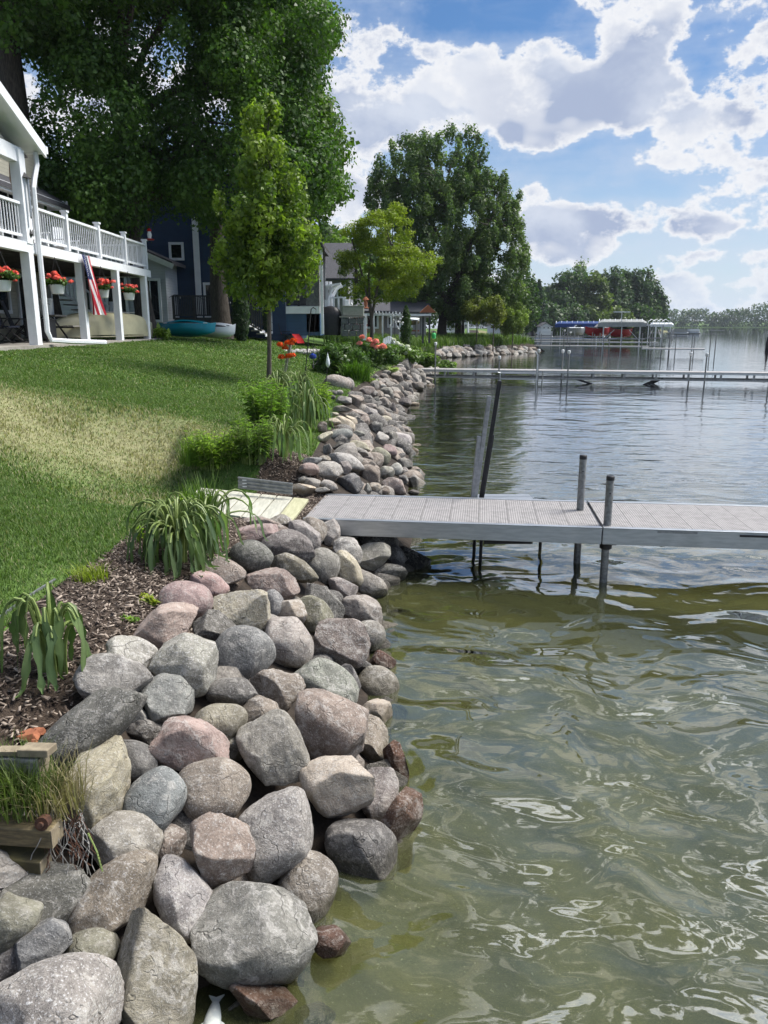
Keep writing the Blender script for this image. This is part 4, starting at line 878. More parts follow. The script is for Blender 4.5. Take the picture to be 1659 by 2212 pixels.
# ---------------------------------------------------------------- boats and lifts
def hull(parent, name, c, L, W, Hh, rz, mat, z0=0., upside=False, bow=.55, tip=.02, sheer=.25):
    """lofted pointed hull, length along local x"""
    ns, nk = 17, 9; rows = []
    Rm = Matrix.Rotation(rz, 3, 'Z')
    for i in range(ns):
        t_ = i / (ns - 1) * 2 - 1
        w = W / 2 * max(tip, (1 - abs(t_) ** 1.9) ** .9) ; zs = sheer * abs(t_) ** 3; row = []
        for k in range(nk):
            a = math.pi * k / (nk - 1); x = t_ * L / 2; y = w * math.cos(a); z = (Hh + zs) - (Hh * (1 - .45 * abs(t_) ** 4) + zs) * math.sin(a) ** .7
            if upside: z = Hh + sheer - z
            row.append(Vector(c) + Rm @ Vector((x, y, z + z0)))
        rows.append(row)
    mb = MB().grid(rows); return mb.build(name, mat, parent, smooth=True), rows
def kayak(px, py, pxr, pyr, Y, mat, label, roll, w=.75):
    a_, b2 = atY(px, py, Y), atY(pxr, pyr, Y - .3); c = (a_ + b2) / 2; L = (b2 - a_).length
    t = thing('kayak', label, 'kayak', (c.x, c.y, gz(c.x, c.y)), math.atan2(b2.y - a_.y, b2.x - a_.x))
    h, rows = hull(None, 'hull', (0, 0, 0), L, w, .3, 0, mat); h.parent = t
    dk, _ = hull(None, 'deck', (0, 0, 0), L * .99, w * .97, .16, 0, mat, .30, True, sheer=.08); dk.parent = t
    pts = [Vector((L * .2 * math.cos(k / 16 * 6.283), .22 * math.sin(k / 16 * 6.283), .455)) for k in range(16)]
    ck = MB().prism(pts, (0, 0, .03)).build('cockpit', BLACK, t, local=True)
    for yy in (-.2, .2): MB().bar((-L * .38, yy, .40), (L * .38, yy, .40), .03, .03).build('side_stripe', HULLW if mat is TEAL else ALUD, t, local=True)
    t.rotation_euler = (roll, 0, t.rotation_euler.z); t.location.z += .22
    return t
kayak(338, 700, 462, 712, 30.5, TEAL, 'teal kayak lying on the lawn beside the maple trunk', -.55)
kayak(432, 708, 506, 717, 31.6, HULLW, 'white kayak lying behind the teal one on the lawn', -.35, .7)

def lift(px0, px1, Y, label, zbase=.0, top=2.75, canopy=None, open_=False, bows=0):
    a_, b2 = Vector((*wd(px0, Y), 0)), Vector((*wd(px1, Y - 2), 0)); u = (b2 - a_).normalized(); L = (b2 - a_).length; vv = Vector((-u.y, u.x, 0)); W = 3.2
    t = thing('boat_lift', label, 'boat lift', a_)
    for s_ in (.12, .5, .88):
        for y in (0, W):
            c = a_ + u * L * s_ + vv * y; MB().tube([c - Vector((0, 0, 1.)), c + Vector((0, 0, top))], .07, 8).build('post', HULLW, t)
    for y in (0, W): MB().bar(a_ + vv * y + Vector((0, 0, top)), b2 + vv * y + Vector((0, 0, top)), .14, .16).build('top_rail', HULLW, t)
    for y in (0, W): MB().bar(a_ + vv * y + Vector((0, 0, .7)), b2 + vv * y + Vector((0, 0, .7)), .12, .14).build('cradle_rail', ALUD, t)
    for s_ in (.12, .88): MB().bar(a_ + u * L * s_ + Vector((0, 0, .4)), a_ + u * L * (.5 + (s_ - .5) * .4) + Vector((0, 0, top * .75)), .06, .06).build('brace', HULLW, t)
    if canopy is not None:
        rows = []
        for i in range(13):
            s_ = i / 12; e = 1. if 0 < i < 12 else .55; row = []
            for k in range(9):
                an = math.pi * k / 8; row.append(a_ + u * L * s_ + vv * (W / 2 - (W / 2 + .15) * math.cos(an)) + Vector((0, 0, top + .1 + .75 * e * math.sin(an) ** .8 - (.35 if k in (0, 8) else 0))))
            rows.append(row)
        MB().grid(rows).build('canopy', canopy, t, smooth=True)
    nb_ = bows or (9 if canopy is not None else 5)
    for i in range(nb_):
        s_ = (i + .2) / nb_; c = a_ + u * L * s_ + Vector((0, 0, top))
        MB().tube([c, c + vv * .25 + Vector((0, 0, .6)), c + vv * W * .5 + Vector((0, 0, .92)), c + vv * (W - .25) + Vector((0, 0, .6)), c + vv * W], .05, 6).build('bow', HULLW, t)
    return t, a_, u, vv, L
l1 = lift(1288, 1392, 122, 'white boat lift with a long grey barrel canopy over the red boat', canopy=GREYC)
lift(1392, 1432, 128, 'open white lift frame with bare hoops right of the grey canopy', top=2.75, bows=4)
l2 = lift(1196, 1300, 150, 'boat lift under a blue canvas canopy left of the red boat', canopy=BLUEC, top=2.6)
MB().tube([l1[1] + l1[2] * l1[4] * .48 + Vector((0, 0, 2.75)), l1[1] + l1[2] * l1[4] * .48 + Vector((0, 0, 4.6))], .06, 6).build('light_pole', HULLW, l1[0])
MB().box(l1[1] + l1[2] * l1[4] * .48 + Vector((0, 0, 4.7)), (2.4, .6, .14)).build('solar_panel', HULLW, l1[0])
def motorboat(px0, px1, Y, z, label, mat, top=HULLW):
    a_, b2 = Vector((*wd(px0, Y), z)), Vector((*wd(px1, Y), z)); c = (a_ + b2) / 2; L = (b2 - a_).length
    t = thing('motorboat', label, 'boat', c)
    hull(t, 'hull', c, L, 2.3, 1.25, 0, mat, 0, sheer=.3, tip=.1)
    hull(t, 'gunwale_deck', c + Vector((0, 0, 1.12)), L * .98, 2.25, .12, 0, top, 0, True, sheer=.25, tip=.1)
    MB().prism([c + Vector((-.6, -.8, 1.3)), c + Vector((.3, -.9, 1.3)), c + Vector((.9, -.9, 1.85)), c + Vector((.0, -.8, 1.9))], (0, 1.7, 0)).build('windscreen', GLASS, t)
    MB().box(c + Vector((L * .47, 0, .95)), (.45, .5, 1.1)).build('outboard_motor', BLACK, t)
    return t
motorboat(1262, 1316, 126, 1.0, 'red speedboat raised on the lift below the grey canopy', REDH, BLACK)
motorboat(1314, 1364, 123, .85, 'second red boat behind the lift posts, shorter and darker topped', REDH, BLACK)
motorboat(1222, 1262, 146, .9, 'grey pontoon shaped boat under the blue canopy', ALUD)
def pontoon(px0, px1, Y, label, mat):
    a_, b2 = Vector((*wd(px0, Y), 0)), Vector((*wd(px1, Y), 0)); c = (a_ + b2) / 2; L = (b2 - a_).length
    t = thing('pontoon_boat', label, 'boat', c)
    for y in (-.9, .9): MB().tube([c + Vector((-L / 2, y, .25)), c + Vector((-L * .4, y, .3)), c + Vector((L / 2, y, .3))], [.05, .35, .35], 10).build('float', ALU, t, smooth=True)
    MB().box(c + Vector((0, 0, .7)), (L * .96, 2.5, .12)).build('deck', ALUD, t); MB().box(c + Vector((0, -1.2, 1.15)), (L * .9, .06, .75)).build('side_panel', mat, t); MB().box(c + Vector((0, 1.2, 1.15)), (L * .9, .06, .75)).build('side_panel', mat, t)
    MB().box(c + Vector((0, 0, 2.5)), (L * .6, 2.4, .1)).build('awning', GREYC, t)
    for x in (-.28, .28): MB().tube([c + Vector((L * x, -1.1, .8)), c + Vector((L * x, -1.1, 2.5))], .04, 6).build('awning_pole', HULLW, t)
pontoon(1440, 1480, 250, 'distant pontoon boat moored at the far wooded point', GREYC)
pontoon(1482, 1505, 262, 'small distant white boat at the tip of the far point', HULLW)
pontoon(1160, 1190, 165, 'white covered boat moored left of the blue canopy', HULLW)
lift(1400, 1450, 215, 'far white lift roof near the wooded point', canopy=HULLW, top=2.6)
t = thing('mooring_buoy', 'dark marker standing in the lake at the right edge', 'buoy', at(1655, 800, 0) if 0 else (*wd(1657, 95), 0))
c = Vector((*wd(1657, 95), 0)); MB().lathe(c, [(.25, -.2), (.3, .6), (.12, 1.5), (.08, 2.6)], 10).build('body', STEEL, t, smooth=True)
MB().lathe(c + Vector((0, 0, 2.6)), [(.1, 0), (.14, .2), (.05, .4)], 8).build('top_mark', HULLW, t)

# ---------------------------------------------------------------- houses
def win_y(parent, x0, x1, z0, z1, Y, fr=.11, bars=(0, 0), name='window'):       # window in a wall that faces the camera side (-Y)
    w = MB()
    for a_, b2 in (((x0, z0), (x1, z0)), ((x0, z1), (x1, z1))): w.box(((x0 + x1) / 2, Y - .03, a_[1]), (x1 - x0 + fr, .09, fr))
    for x in (x0, x1): w.box((x, Y - .028, (z0 + z1) / 2), (fr, .085, z1 - z0 - fr))
    f = w.build(name, TRIM, parent)
    def sub(nm, mb, m): o_ = mb.build(nm, m, None); off = Vector(parent.location); o_.data.transform(Matrix.Translation(-off)); o_.parent = f; return o_
    sub('pane', MB().box(((x0 + x1) / 2, Y - .005, (z0 + z1) / 2), (x1 - x0 - fr, .02, z1 - z0 - fr)), GLASS)
    for i in range(bars[0]): x = x0 + (x1 - x0) * (i + 1) / (bars[0] + 1); sub('muntin', MB().box((x, Y - .022, (z0 + z1) / 2), (.05, .03, z1 - z0 - fr)), TRIM)
    for i in range(bars[1]): z = z0 + (z1 - z0) * (i + 1) / (bars[1] + 1); sub('muntin', MB().box(((x0 + x1) / 2, Y - .024, z), (x1 - x0 - fr, .03, .05)), TRIM)
    return f
def win_x(parent, y0, y1, z0, z1, X, fr=.10, bars=0, name='window'):            # window in a wall that faces the lake (+X)
    w = MB()
    for z in (z0, z1): w.box((X + .03, (y0 + y1) / 2, z), (.09, y1 - y0 + fr, fr))
    for y in (y0, y1): w.box((X + .028, y, (z0 + z1) / 2), (.085, fr, z1 - z0 - fr))
    f = w.build(name, TRIM, parent)
    def sub(nm, mb, m): o_ = mb.build(nm, m, None); o_.data.transform(Matrix.Translation(-Vector(parent.location))); o_.parent = f
    sub('pane', MB().box((X + .005, (y0 + y1) / 2, (z0 + z1) / 2), (.02, y1 - y0 - fr, z1 - z0 - fr)), GLASS)
    for i in range(bars): y = y0 + (y1 - y0) * (i + 1) / (bars + 1); sub('muntin', MB().box((X + .022, y, (z0 + z1) / 2), (.03, .06, z1 - z0 - fr)), TRIM)
def railing(parent, a, b, h, n, mat, pw=.04, posts=True, rail=.06, low=.1, nm='baluster'):
    a, b = Vector(a), Vector(b); up = Vector((0, 0, 1))
    MB().bar(a + up * h, b + up * h, rail * 1.6, rail).build('top_rail', mat, parent); MB().bar(a + up * low, b + up * low, rail, rail).build('bottom_rail', mat, parent)
    for i in range(n):
        p_ = a.lerp(b, (i + .5) / n); MB().box(p_ + up * (h + low) / 2, (pw, pw, h - low - rail)).build(nm, mat, parent)
XF, G0 = -8.6, 2.2
PY = [19.45, 22.72, 25.69, 28.67]
hs = thing('beige_house', 'beige lake house with a white raised deck on tall square posts', 'house', (-11.6, 20, G0))
XW = -11.6
MB().box((XW - 5, 18.8, (G0 + 8.2) / 2), (10, 17.6, 8.2 - G0)).build('wall', BEIGE, hs)
# sliding doors and windows of the lower storey
win_x(hs, atX(38, 640, XW).y, atX(76, 640, XW).y, G0 + .15, G0 + 2.05, XW, bars=1, name='sliding_door')
win_x(hs, atX(-30, 640, XW).y, atX(17, 640, XW).y, G0 + .9, G0 + 2.05, XW)
win_x(hs, 24.6, 26.0, 5.0, 6.7, XW, bars=1); win_x(hs, 21.5, 23.2, 5.0, 6.6, XW, bars=1)
MB().box((-10.0, 22, G0 - .12), (3.2, 15.5, .30)).build('patio_slab', CONC, hs)
# main roof with eave behind the porch
def gable(parent, x0, x1, yA, yB, ze, zr, mat, over=.35, thick=.14, axis='x', nm='roof'):
    """ridge along axis; eaves at yA / yB (axis x) or x0 / x1 (axis y)"""
    mb = MB()
    if axis == 'x':
        ym = (yA + yB) / 2; k = (zr - ze) / (ym - yA)
        for s_, ye in ((1, yA), (-1, yB)):
            e = ye - s_ * over; z = ze - k * over
            mb.prism([(x0 - over, e, z), (x0 - over, ym, zr), (x0 - over, ym, zr + thick), (x0 - over, e, z + thick)], (x1 - x0 + 2 * over, 0, 0))
    else:
        xm = (x0 + x1) / 2; k = (zr - ze) / (xm - x0)
        for s_, xe in ((1, x0), (-1, x1)):
            e = xe - s_ * over; z = ze - k * over
            mb.prism([(e, yA - over, z), (xm, yA - over, zr), (xm, yA - over, zr + thick), (e, yA - over, z + thick)], (0, yB - yA + 2 * over, 0))
    return mb.build(nm, mat, parent)
gable(hs, -22, -11.4, 10, 27.9, 6.9, 10.2, SHINGLE, .55, axis='y', nm='main_roof')
e1 = MB().box((-10.98, 19, 6.62), (.16, 18.6, .24)).build('eave_gutter', TRIM, hs)
MB().box((-11.3, 28.35, 6.72), (.7, .1, .3)).build('eave_return', TRIM, hs)
MB().box((XW + .05, 27.62, 4.6), (.12, .12, 4.6)).build('corner_board', TRIM, hs)
MB().prism([(XW + .02, 15, 7.0), (XW + .02, 24, 7.0), (XW + .02, 24, 8.4), (XW + .02, 15, 9.6)], (.1, 0, 0)).build('upper_shake_band', BROWNSH, hs)
# porch gable facing the lake
EY, EZ = 19.70, 6.86; k = (8.05 - 7.05) / (21.1 - 19.0)
RY, RZ = 14.2, EZ + (EY + .35 - 14.2) * .41
soff = MB().prism([(XF + .35, EY + .45, EZ - .05), (XF + .35, RY, RZ), (XF + .35, RY, RZ + .12), (XF + .35, EY + .45, EZ + .07)], (-4.4, 0, 0)).build('porch_roof', SHINGLE, hs)
MB().prism([(XF + .30, EY + .42, EZ - .10), (XF + .30, RY, RZ - .05), (XF + .30, RY, RZ - .01), (XF + .30, EY + .42, EZ - .06)], (-4.2, 0, 0)).build('porch_soffit', TRIM, hs)
MB().prism([(XF + .40, EY + .5, EZ - .20), (XF + .40, RY, RZ - .14), (XF + .40, RY, RZ + .14), (XF + .40, EY + .5, EZ + .06)], (-.05, 0, 0)).build('rake_board', WHITE, hs)
MB().box((XF - .8, EY + .55, EZ - .02), (2.4, .13, .16)).build('porch_gutter', WHITE, hs)
MB().prism([(XF - .05, EY - .45, EZ - .12), (XF - .05, RY, EZ - .12), (XF - .05, RY, RZ - .35)], (-.08, 0, 0)).build('gable_siding', BEIGE, hs)
MB().box((XF - .05, 16.6, EZ - .28), (.24, 6.0, .34)).build('porch_beam', WHITE, hs)
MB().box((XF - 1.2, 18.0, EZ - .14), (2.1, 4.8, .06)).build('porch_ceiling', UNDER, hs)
# deck: beam, floor, posts, railing
MB().box((XF, 23.0, 4.52), (.20, 12.6, .24)).build('deck_beam', WHITE, hs); MB().box((-10.2, 29.2, 4.52), (3.0, .18, .24)).build('deck_beam', WHITE, hs)
MB().box((-10.15, 22.9, 4.66), (2.98, 12.6, .05)).build('deck_floor', GREYW, hs)
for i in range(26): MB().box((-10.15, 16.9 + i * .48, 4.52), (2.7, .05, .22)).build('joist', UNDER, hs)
for i, y in enumerate(PY): MB().box((XF, y, (G0 + 4.4) / 2), (.20 if i else .22, .22 if i else .26, 4.4 - G0)).build('post', WHITE, hs, bevel=.008)
MB().box((XF, 19.45, 5.65), (.24, .30, 2.1)).build('upper_post', WHITE, hs, bevel=.008)
for (y0, y1) in ((14.2, 19.28), (19.62, 21.9), (22.1, 24.3), (24.5, 26.7), (26.9, 29.0)):
    railing(hs, (XF, y0, 4.68), (XF, y1, 4.68), .82, max(8, int((y1 - y0) / .14)), WHITE, .022)
for y in (22.0, 24.4, 26.8, 29.08):
    MB().box((XF, y, 5.16), (.13, .13, .98)).build('rail_post', WHITE, hs); MB().prism([(XF - .09, y - .09, 5.65), (XF + .09, y - .09, 5.65), (XF + .09, y + .09, 5.65), (XF - .09, y + .09, 5.65)], (0, 0, .05)).build('post_cap', WHITE, hs)
railing(hs, (XF - .05, 29.1, 4.68), (-11.5, 29.1, 4.68), .82, 18, WHITE, .035)
MB().box((XF - 1.4, 16.4, 5.12), (.02, 4.6, .7)).build('glass_balustrade', CLEAR, hs)
# downspout
gp = [(XF + .18, EY + .40, EZ - .10), (XF + .20, EY + .36, EZ - .38), (XF + .19, 19.86, EZ - .75), (XF + .19, 19.76, EZ - .95), (XF + .19, 19.74, 4.9), (XF + .19, 19.74, G0 + .35), (XF + .24, 19.8, G0 + .14), (XF + .5, 20.3, G0 + .10), (XF + 1.05, 21.35, G0 + .05)]
MB().tube(gp, .062, 6).build('downspout', WHITE, hs, smooth=False)
# white stair seen through the posts
st = thing('white_stairs', 'white railed garden stairs seen under the deck behind the posts', 'stairs', (-12.2, 31.2, 2.25))
for i in range(9): MB().box((-12.9 + i * .28, 31.6, 2.35 + (8 - i) * .19), (.3, 1.2, .05)).build('tread', GREYW, st)
railing(st, (-14.2, 31.0, 4.1), (-12.7, 31.0, 4.1), .85, 9, WHITE, .05)
railing(st, (-12.7, 31.0, 4.0), (-10.6, 31.0, 2.5), .85, 14, WHITE, .05)
for x, z in ((-14.2, 4.1), (-12.7, 4.0), (-10.6, 2.4)): MB().box((x, 31.0, z + .1), (.14, .14, 2.2)).build('post', WHITE, st)

# pale cottage with gable between the houses
ct = thing('pale_cottage', 'pale sided cottage with white windows half hidden behind the maple trunk', 'house', (-13, 36, 2.25))
MB().box((-14.6, 39, 3.85), (9.6, 6, 3.3)).build('wall', PALE, ct)
MB().prism([(-19.4, 36.0, 5.5), (-9.8, 36.0, 5.5), (-14.6, 36.0, 7.5)], (0, 6, 0)).build('gable_wall', PALE, ct)
gable(ct, -19.4, -9.8, 36.05, 42, 5.5, 7.55, SHINGLE, .45, axis='y'); MB().bar((-9.3, 35.5, 5.22), (-14.6, 35.5, 7.5), .06, .22).build('rake_board', WHITE, ct)
for (x0, x1) in ((-17.4, -16.5), (-16.3, -15.4), (-13.8, -12.7), (-12.5, -11.6)): win_y(ct, x0, x1, 3.1, 4.9, 36)
win_y(ct, -10.95, -10.1, 2.9, 4.7, 36, bars=(1, 0), name='patio_door')

# blue house
bh = thing('blue_house', 'dark blue lake house with white window trim and a screened porch', 'house', (-7, 38, 2.25))
BY = 38.0
MB().box((-9.2, 43, 4.75), (9.0, 10, 5.7)).build('wall', BLUE, bh)
gable(bh, -13.7, -4.7, 38.0, 48, 7.6, 10.4, SHINGLE, .5, axis='y'); MB().prism([(-13.7, 38, 7.6), (-4.7, 38, 7.6), (-9.2, 38, 10.4)], (0, 9, 0)).build('gable_wall', BLUE, bh)
a_ = atY(369, 560, BY); b2 = atY(394, 526, BY); win_y(bh, a_.x, b2.x, a_.z, b2.z, BY)
a_ = atY(444, 662, BY); b2 = atY(468, 613, BY); win_y(bh, a_.x, b2.x, a_.z - .5, b2.z, BY, name='door')
a_ = atY(533, 664, BY); b2 = atY(555, 617, BY); win_y(bh, a_.x, b2.x, a_.z, b2.z, BY)
q = atY(428, 600, BY); MB().box((q.x, BY - .05, 4.95), (.26, .14, 5.3)).build('corner_board', TRIM, bh)
q = atY(585, 600, BY); MB().box((q.x - .1, BY - .05, 4.95), (.2, .14, 5.3)).build('corner_board', TRIM, bh)
# screened porch wing
pL, pR = atY(584, 700, 38.2).x, atY(692, 700, 38.2).x
MB().box(((pL + pR) / 2, 40.2, 2.75), (pR - pL, 4.2, 1.05)).build('porch_skirting', BLUE2, bh)
MB().box(((pL + pR) / 2, 38.12, 3.42), (pR - pL, .2, .34)).build('porch_band', WHITE, bh)
MB().box(((pL + pR) / 2, 42.2, 4.9), (pR - pL, .1, 2.8)).build('porch_back_wall', GREYS, bh)
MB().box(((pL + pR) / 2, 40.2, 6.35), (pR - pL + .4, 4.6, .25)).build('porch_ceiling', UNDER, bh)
gable(bh, pL, pR, 38.1, 44, 6.5, 8.2, SHINGLE, .3, axis='y', nm='porch_roof')
for px in (613,): q = atY(px, 660, 38.1); MB().box((q.x, 38.12, 4.9), (.2, .14, 2.7)).build('porch_post', WHITE, bh)
for px in (622, 645, 667, 688): q = atY(px, 660, 38.15); MB().box((q.x, 38.18, 4.9), (.09, .1, 2.7)).build('screen_mullion', BLACK, bh)
railing(bh, (atY(622, 690, 38.15).x, 38.2, 3.58), (atY(690, 690, 38.15).x, 38.2, 3.58), .75, 26, BLACK, .03)
MB().box((pR - .35, 39.4, 4.35), (.6, 2.6, 3.9)).build('stone_pier', BLOCK, bh)
MB().box((pR + .12, 38.0, 4.4), (.12, .12, 4.2)).build('downspout', WHITE, bh)
# dark deck with stairs
dk = thing('dark_deck', 'dark stained deck with railing and pale stairs in front of the blue house', 'deck', (-8.4, 36.6, 2.25))
xa, xb = atY(376, 690, 36.2).x, atY(507, 690, 36.2).x
MB().box(((xa + xb) / 2, 37.1, 2.95), (xb - xa, 1.7, .2)).build('deck_floor', DARKW, dk); MB().box(((xa + xb) / 2, 36.3, 2.6), (xb - xa, .06, .6)).build('skirt', DARKW, dk)
railing(dk, (xa, 36.25, 3.05), (xb, 36.25, 3.05), .95, 34, DARKW, .045)
for i in range(4): x = xa + (xb - xa) * i / 3; MB().box((x, 36.25, 3.5), (.1, .1, 1.05)).build('rail_post', DARKW, dk)
xs = atY(512, 700, 36.5).x; xe = atY(570, 724, 36.5).x
for i in range(5):
    x = xs + (xe - xs) * (i + .3) / 5; MB().box((x + .1, 36.7, 2.95 - .14 * (i + .4)), ((xe - xs) / 5 + .12, 1.5, .06)).build('tread', GREYW, dk); MB().box((x + .32, 36.7, 2.88 - .14 * (i + .4)), (.03, 1.5, .12)).build('riser', WHITE, dk)
railing(dk, (xs, 35.95, 3.05), (xe, 35.95, 2.35), .95, 12, DARKW, .045)
railing(dk, (xs + .3, 37.5, 3.05), (xe + .25, 37.5, 2.35), .95, 12, DARKW, .045)
# string lights on the blue house
t = thing('string_lights', 'string of small white bulbs hung along the blue house', 'lights', atY(350, 640, 36.4))
pts = [atY(340 + i * 12, 632 + 10 * math.sin(i * .9) ** 2 + i * .9, 36.4) for i in range(20)]
MB().tube(pts, .012, 4).build('cord', BLACK, t)
for q in pts[1::3]: MB().lathe(q - Vector((0, 0, .12)), [(.02, .1), (.05, .05), (.045, 0), (.01, -.05)], 8).build('bulb', FROST, t)

# grey house with white deck and pergola
gh = thing('grey_house', 'grey two storey house with white deck stairs beyond the blue one', 'house', (-2, 50, 2.2))
xl_, xr_ = atY(690, 600, 52).x, atY(752, 600, 52).x
MB().box(((xl_ + xr_) / 2, 56, 3.95), (xr_ - xl_, 8, 3.7)).build('wall', GREYS, gh)
MB().prism([(xr_, 52, 5.8), (xr_, 60, 5.8), (xr_, 56, 8.1)], (-.2, 0, 0)).build('gable_wall', GREYS, gh)
gable(gh, xl_, xr_, 52, 60, 5.75, 8.1, SHINGLE, .4, axis='x')
a_ = atY(729, 642, 52); b2 = atY(752, 617, 52); win_y(gh, a_.x, b2.x - .25, a_.z, b2.z, 52, bars=(1, 0))
win_x(gh, 54.8, 55.8, 4.2, 5.9, xr_, bars=0); win_x(gh, 56.2, 57.2, 4.2, 5.9, xr_, bars=0)
MB().box((atY(745, 640, 51.9).x, 51.9, 4.0), (.14, .12, 3.5)).build('downspout', WHITE, gh)
wdk = thing('white_deck', 'white railed deck and steps with curved pergola brackets by the porch', 'deck', atY(730, 725, 41))
W0 = lambda px, py: atY(px, py, 41.)
a_, b2 = W0(705, 697), W0(748, 697)
MB().box(((a_.x + b2.x) / 2, 41.9, a_.z), (b2.x - a_.x, 1.8, .42)).build('deck_band', WHITE, wdk)
railing(wdk, (a_.x, 41.0, a_.z + .2), (b2.x, 41.0, a_.z + .2), 1.05, 4, WHITE, .09)
for px in (706, 748): q = W0(px, 680); MB().box((q.x, 41, q.z), (.2, .2, 1.5)).build('post', WHITE, wdk)
c_, d_ = W0(750, 692), W0(788, 722)
railing(wdk, (c_.x, 40.9, c_.z - .1), (d_.x, 40.9, d_.z - .1), .95, 7, WHITE, .06, rail=.1)
for q in (c_, d_): MB().box((q.x, 40.9, q.z + .35), (.2, .2, 1.3)).build('newel_post', WHITE, wdk)
for i in range(5): q = c_.lerp(d_, (i + .5) / 5); MB().box((q.x, 41.5, q.z - .2), (.28, 1.3, .06)).build('tread', WHITE, wdk)
for px in (708, 716):
    p3 = [W0(px, 660), W0(px + 2, 640), W0(px + 10, 624), W0(px + 22, 615)]
    MB().tube([q + Vector((0, .3 * (px - 708) / 8, 0)) for q in p3], .085, 6).build('pergola_bracket', WHITE, wdk)
MB().bar(W0(704, 618), W0(736, 613), .3, .1).build('pergola_beam', WHITE, wdk); MB().bar(W0(704, 622) + Vector((0, .8, 0)), W0(738, 617) + Vector((0, .8, 0)), .12, .12).build('pergola_beam', WHITE, wdk)
for px in (706, 714): q = W0(px, 660); MB().box((q.x, 41.2, q.z), (.14, .14, 2.4)).build('pergola_post', WHITE, wdk)
# block wall: courses of separate blocks
bw = thing('block_wall', 'low grey block wall beside the white steps with a cushion on top', 'wall', W0(762, 727))
x0, x1 = W0(738, 720).x, W0(787, 720).x
for r in range(3):
    n_ = 3; 
    for i in range(n_ + (r % 2)):
        wA = x0 + (x1 - x0) * max(0, (i - .5 * (r % 2)) / n_); wB = x0 + (x1 - x0) * min(1, (i + 1 - .5 * (r % 2)) / n_)
        MB().box(((wA + wB) / 2, 40.6 + random.uniform(-.02, .02), 2.3 + r * .31), (wB - wA - .03, .5, .285)).build('block', BLOCK, bw, bevel=.02)
MB().box(((x0 + x1) / 2, 40.6, 3.13), (x1 - x0 + .12, .6, .07)).build('coping', CONC, bw)
cu = thing('storage_box', 'pale green grey box standing on the block wall', 'box', (x0 + .62, 40.75, 3.17)); MB().box((x0 + .62, 40.75, 3.4), (1.1, .4, .46)).build('body', CUSH, cu, bevel=.04); MB().box((x0 + .62, 40.75, 3.655), (1.16, .45, .05)).build('lid', CUSH, cu, bevel=.01)
gr = thing('covered_grill', 'black covered barbecue grill against the blue skirting', 'grill', (*W0(714, 725).xy, 2.22)); q = W0(714, 725)
rows = []
for i, (w_, d2_, z) in enumerate([(.55, .35, 0), (.55, .36, .5), (.6, .4, .95), (.56, .38, 1.15), (.38, .26, 1.38), (.1, .08, 1.45)]):
    rows.append([Vector((q.x, q.y, 2.22 + z)) + Vector((w_ * abs(math.cos(t_)) ** .6 * math.copysign(1, math.cos(t_)), d2_ * abs(math.sin(t_)) ** .6 * math.copysign(1, math.sin(t_)), 0)) for t_ in np.linspace(0, 6.283, 21)])
MB().grid(rows).build('cover', BLACK, gr, smooth=True)
for x in (-.4, .4): MB().box((q.x + x, q.y, 2.24), (.08, .5, .1)).build('foot', STEEL, gr)

# ranch houses and outbuildings beyond
def simple_house(px0, px1, pyb, pye, pyr, Y, wallm, roofm, label, wins, name='ranch_house', axis='x', dpt=8):
    a_, b2 = atY(px0, pyb, Y), atY(px1, pyb, Y); ze, zr = atY(px0, pye, Y).z, atY(px0, pyr, Y).z; zb = max(gz((a_.x + b2.x) / 2, Y), a_.z - .8)
    t = thing(name, label, 'house', ((a_.x + b2.x) / 2, Y, zb))
    MB().box(((a_.x + b2.x) / 2, Y + dpt / 2, (zb - .5 + ze) / 2), (b2.x - a_.x, dpt, ze - zb + .5)).build('wall', wallm, t)
    gable(t, a_.x, b2.x, Y, Y + dpt, ze, zr, roofm, .5, axis=axis)
    if axis == 'y': MB().prism([(a_.x, Y, ze), (b2.x, Y, ze), ((a_.x + b2.x) / 2, Y, zr - .05)], (0, .2, 0)).build('gable_wall', wallm, t)
    MB().box(((a_.x + b2.x) / 2, Y - .5, ze - .28), (b2.x - a_.x + .9, .12, .2)).build('fascia', WHITE, t)
    for (p0, q0, p1, q1) in wins:
        c, d = atY(p0, q0, Y), atY(p1, q1, Y); win_y(t, c.x, d.x, min(c.z, d.z), max(c.z, d.z), Y, .16)
    return t
simple_house(752, 830, 715, 672, 645, 66, TAN, SHINGLE, 'tan low house with a grey shingle roof behind the locust tree', [(792, 708, 802, 680), (806, 708, 816, 680), (765, 705, 776, 685)])
simple_house(826, 920, 714, 674, 652, 74, GREYS, SHINGLE, 'grey low house right of the small cypress under the dark trees', [(838, 706, 850, 684), (856, 706, 866, 684), (880, 706, 890, 684)])
af = simple_house(972, 1004, 712, 696, 679, 128, WHITE, SHINGLE, 'white A frame cottage with gable glass under the big trees', [(976, 708, 982, 697), (985, 708, 991, 697), (994, 708, 1000, 697)], 'cottage', 'y')
for i in range(4): c = atY(979 + i * 6, 695, 128); MB().prism([(c.x - .5, 127.9, c.z), (c.x + .5, 127.9, c.z), (c.x + .5, 127.9, c.z + .35 + .5 * (1.5 - abs(i - 1.5))), (c.x - .5, 127.9, c.z + .35 + .5 * (1.5 - abs(i - 1.5)))], (0, .05, 0)).build('gable_pane', GLASS, af)
simple_house(1062, 1082, 712, 699, 690, 190, PALE, SHINGLE, 'small pale house far behind the grassy point', [(1066, 709, 1071, 702), (1074, 709, 1079, 702)], 'cottage', 'y')
simple_house(1170, 1190, 712, 704, 697, 230, WHITE, SHINGLE, 'small white house at the foot of the distant trees', [(1173, 710, 1178, 706), (1182, 710, 1187, 706)], 'cottage', 'y')
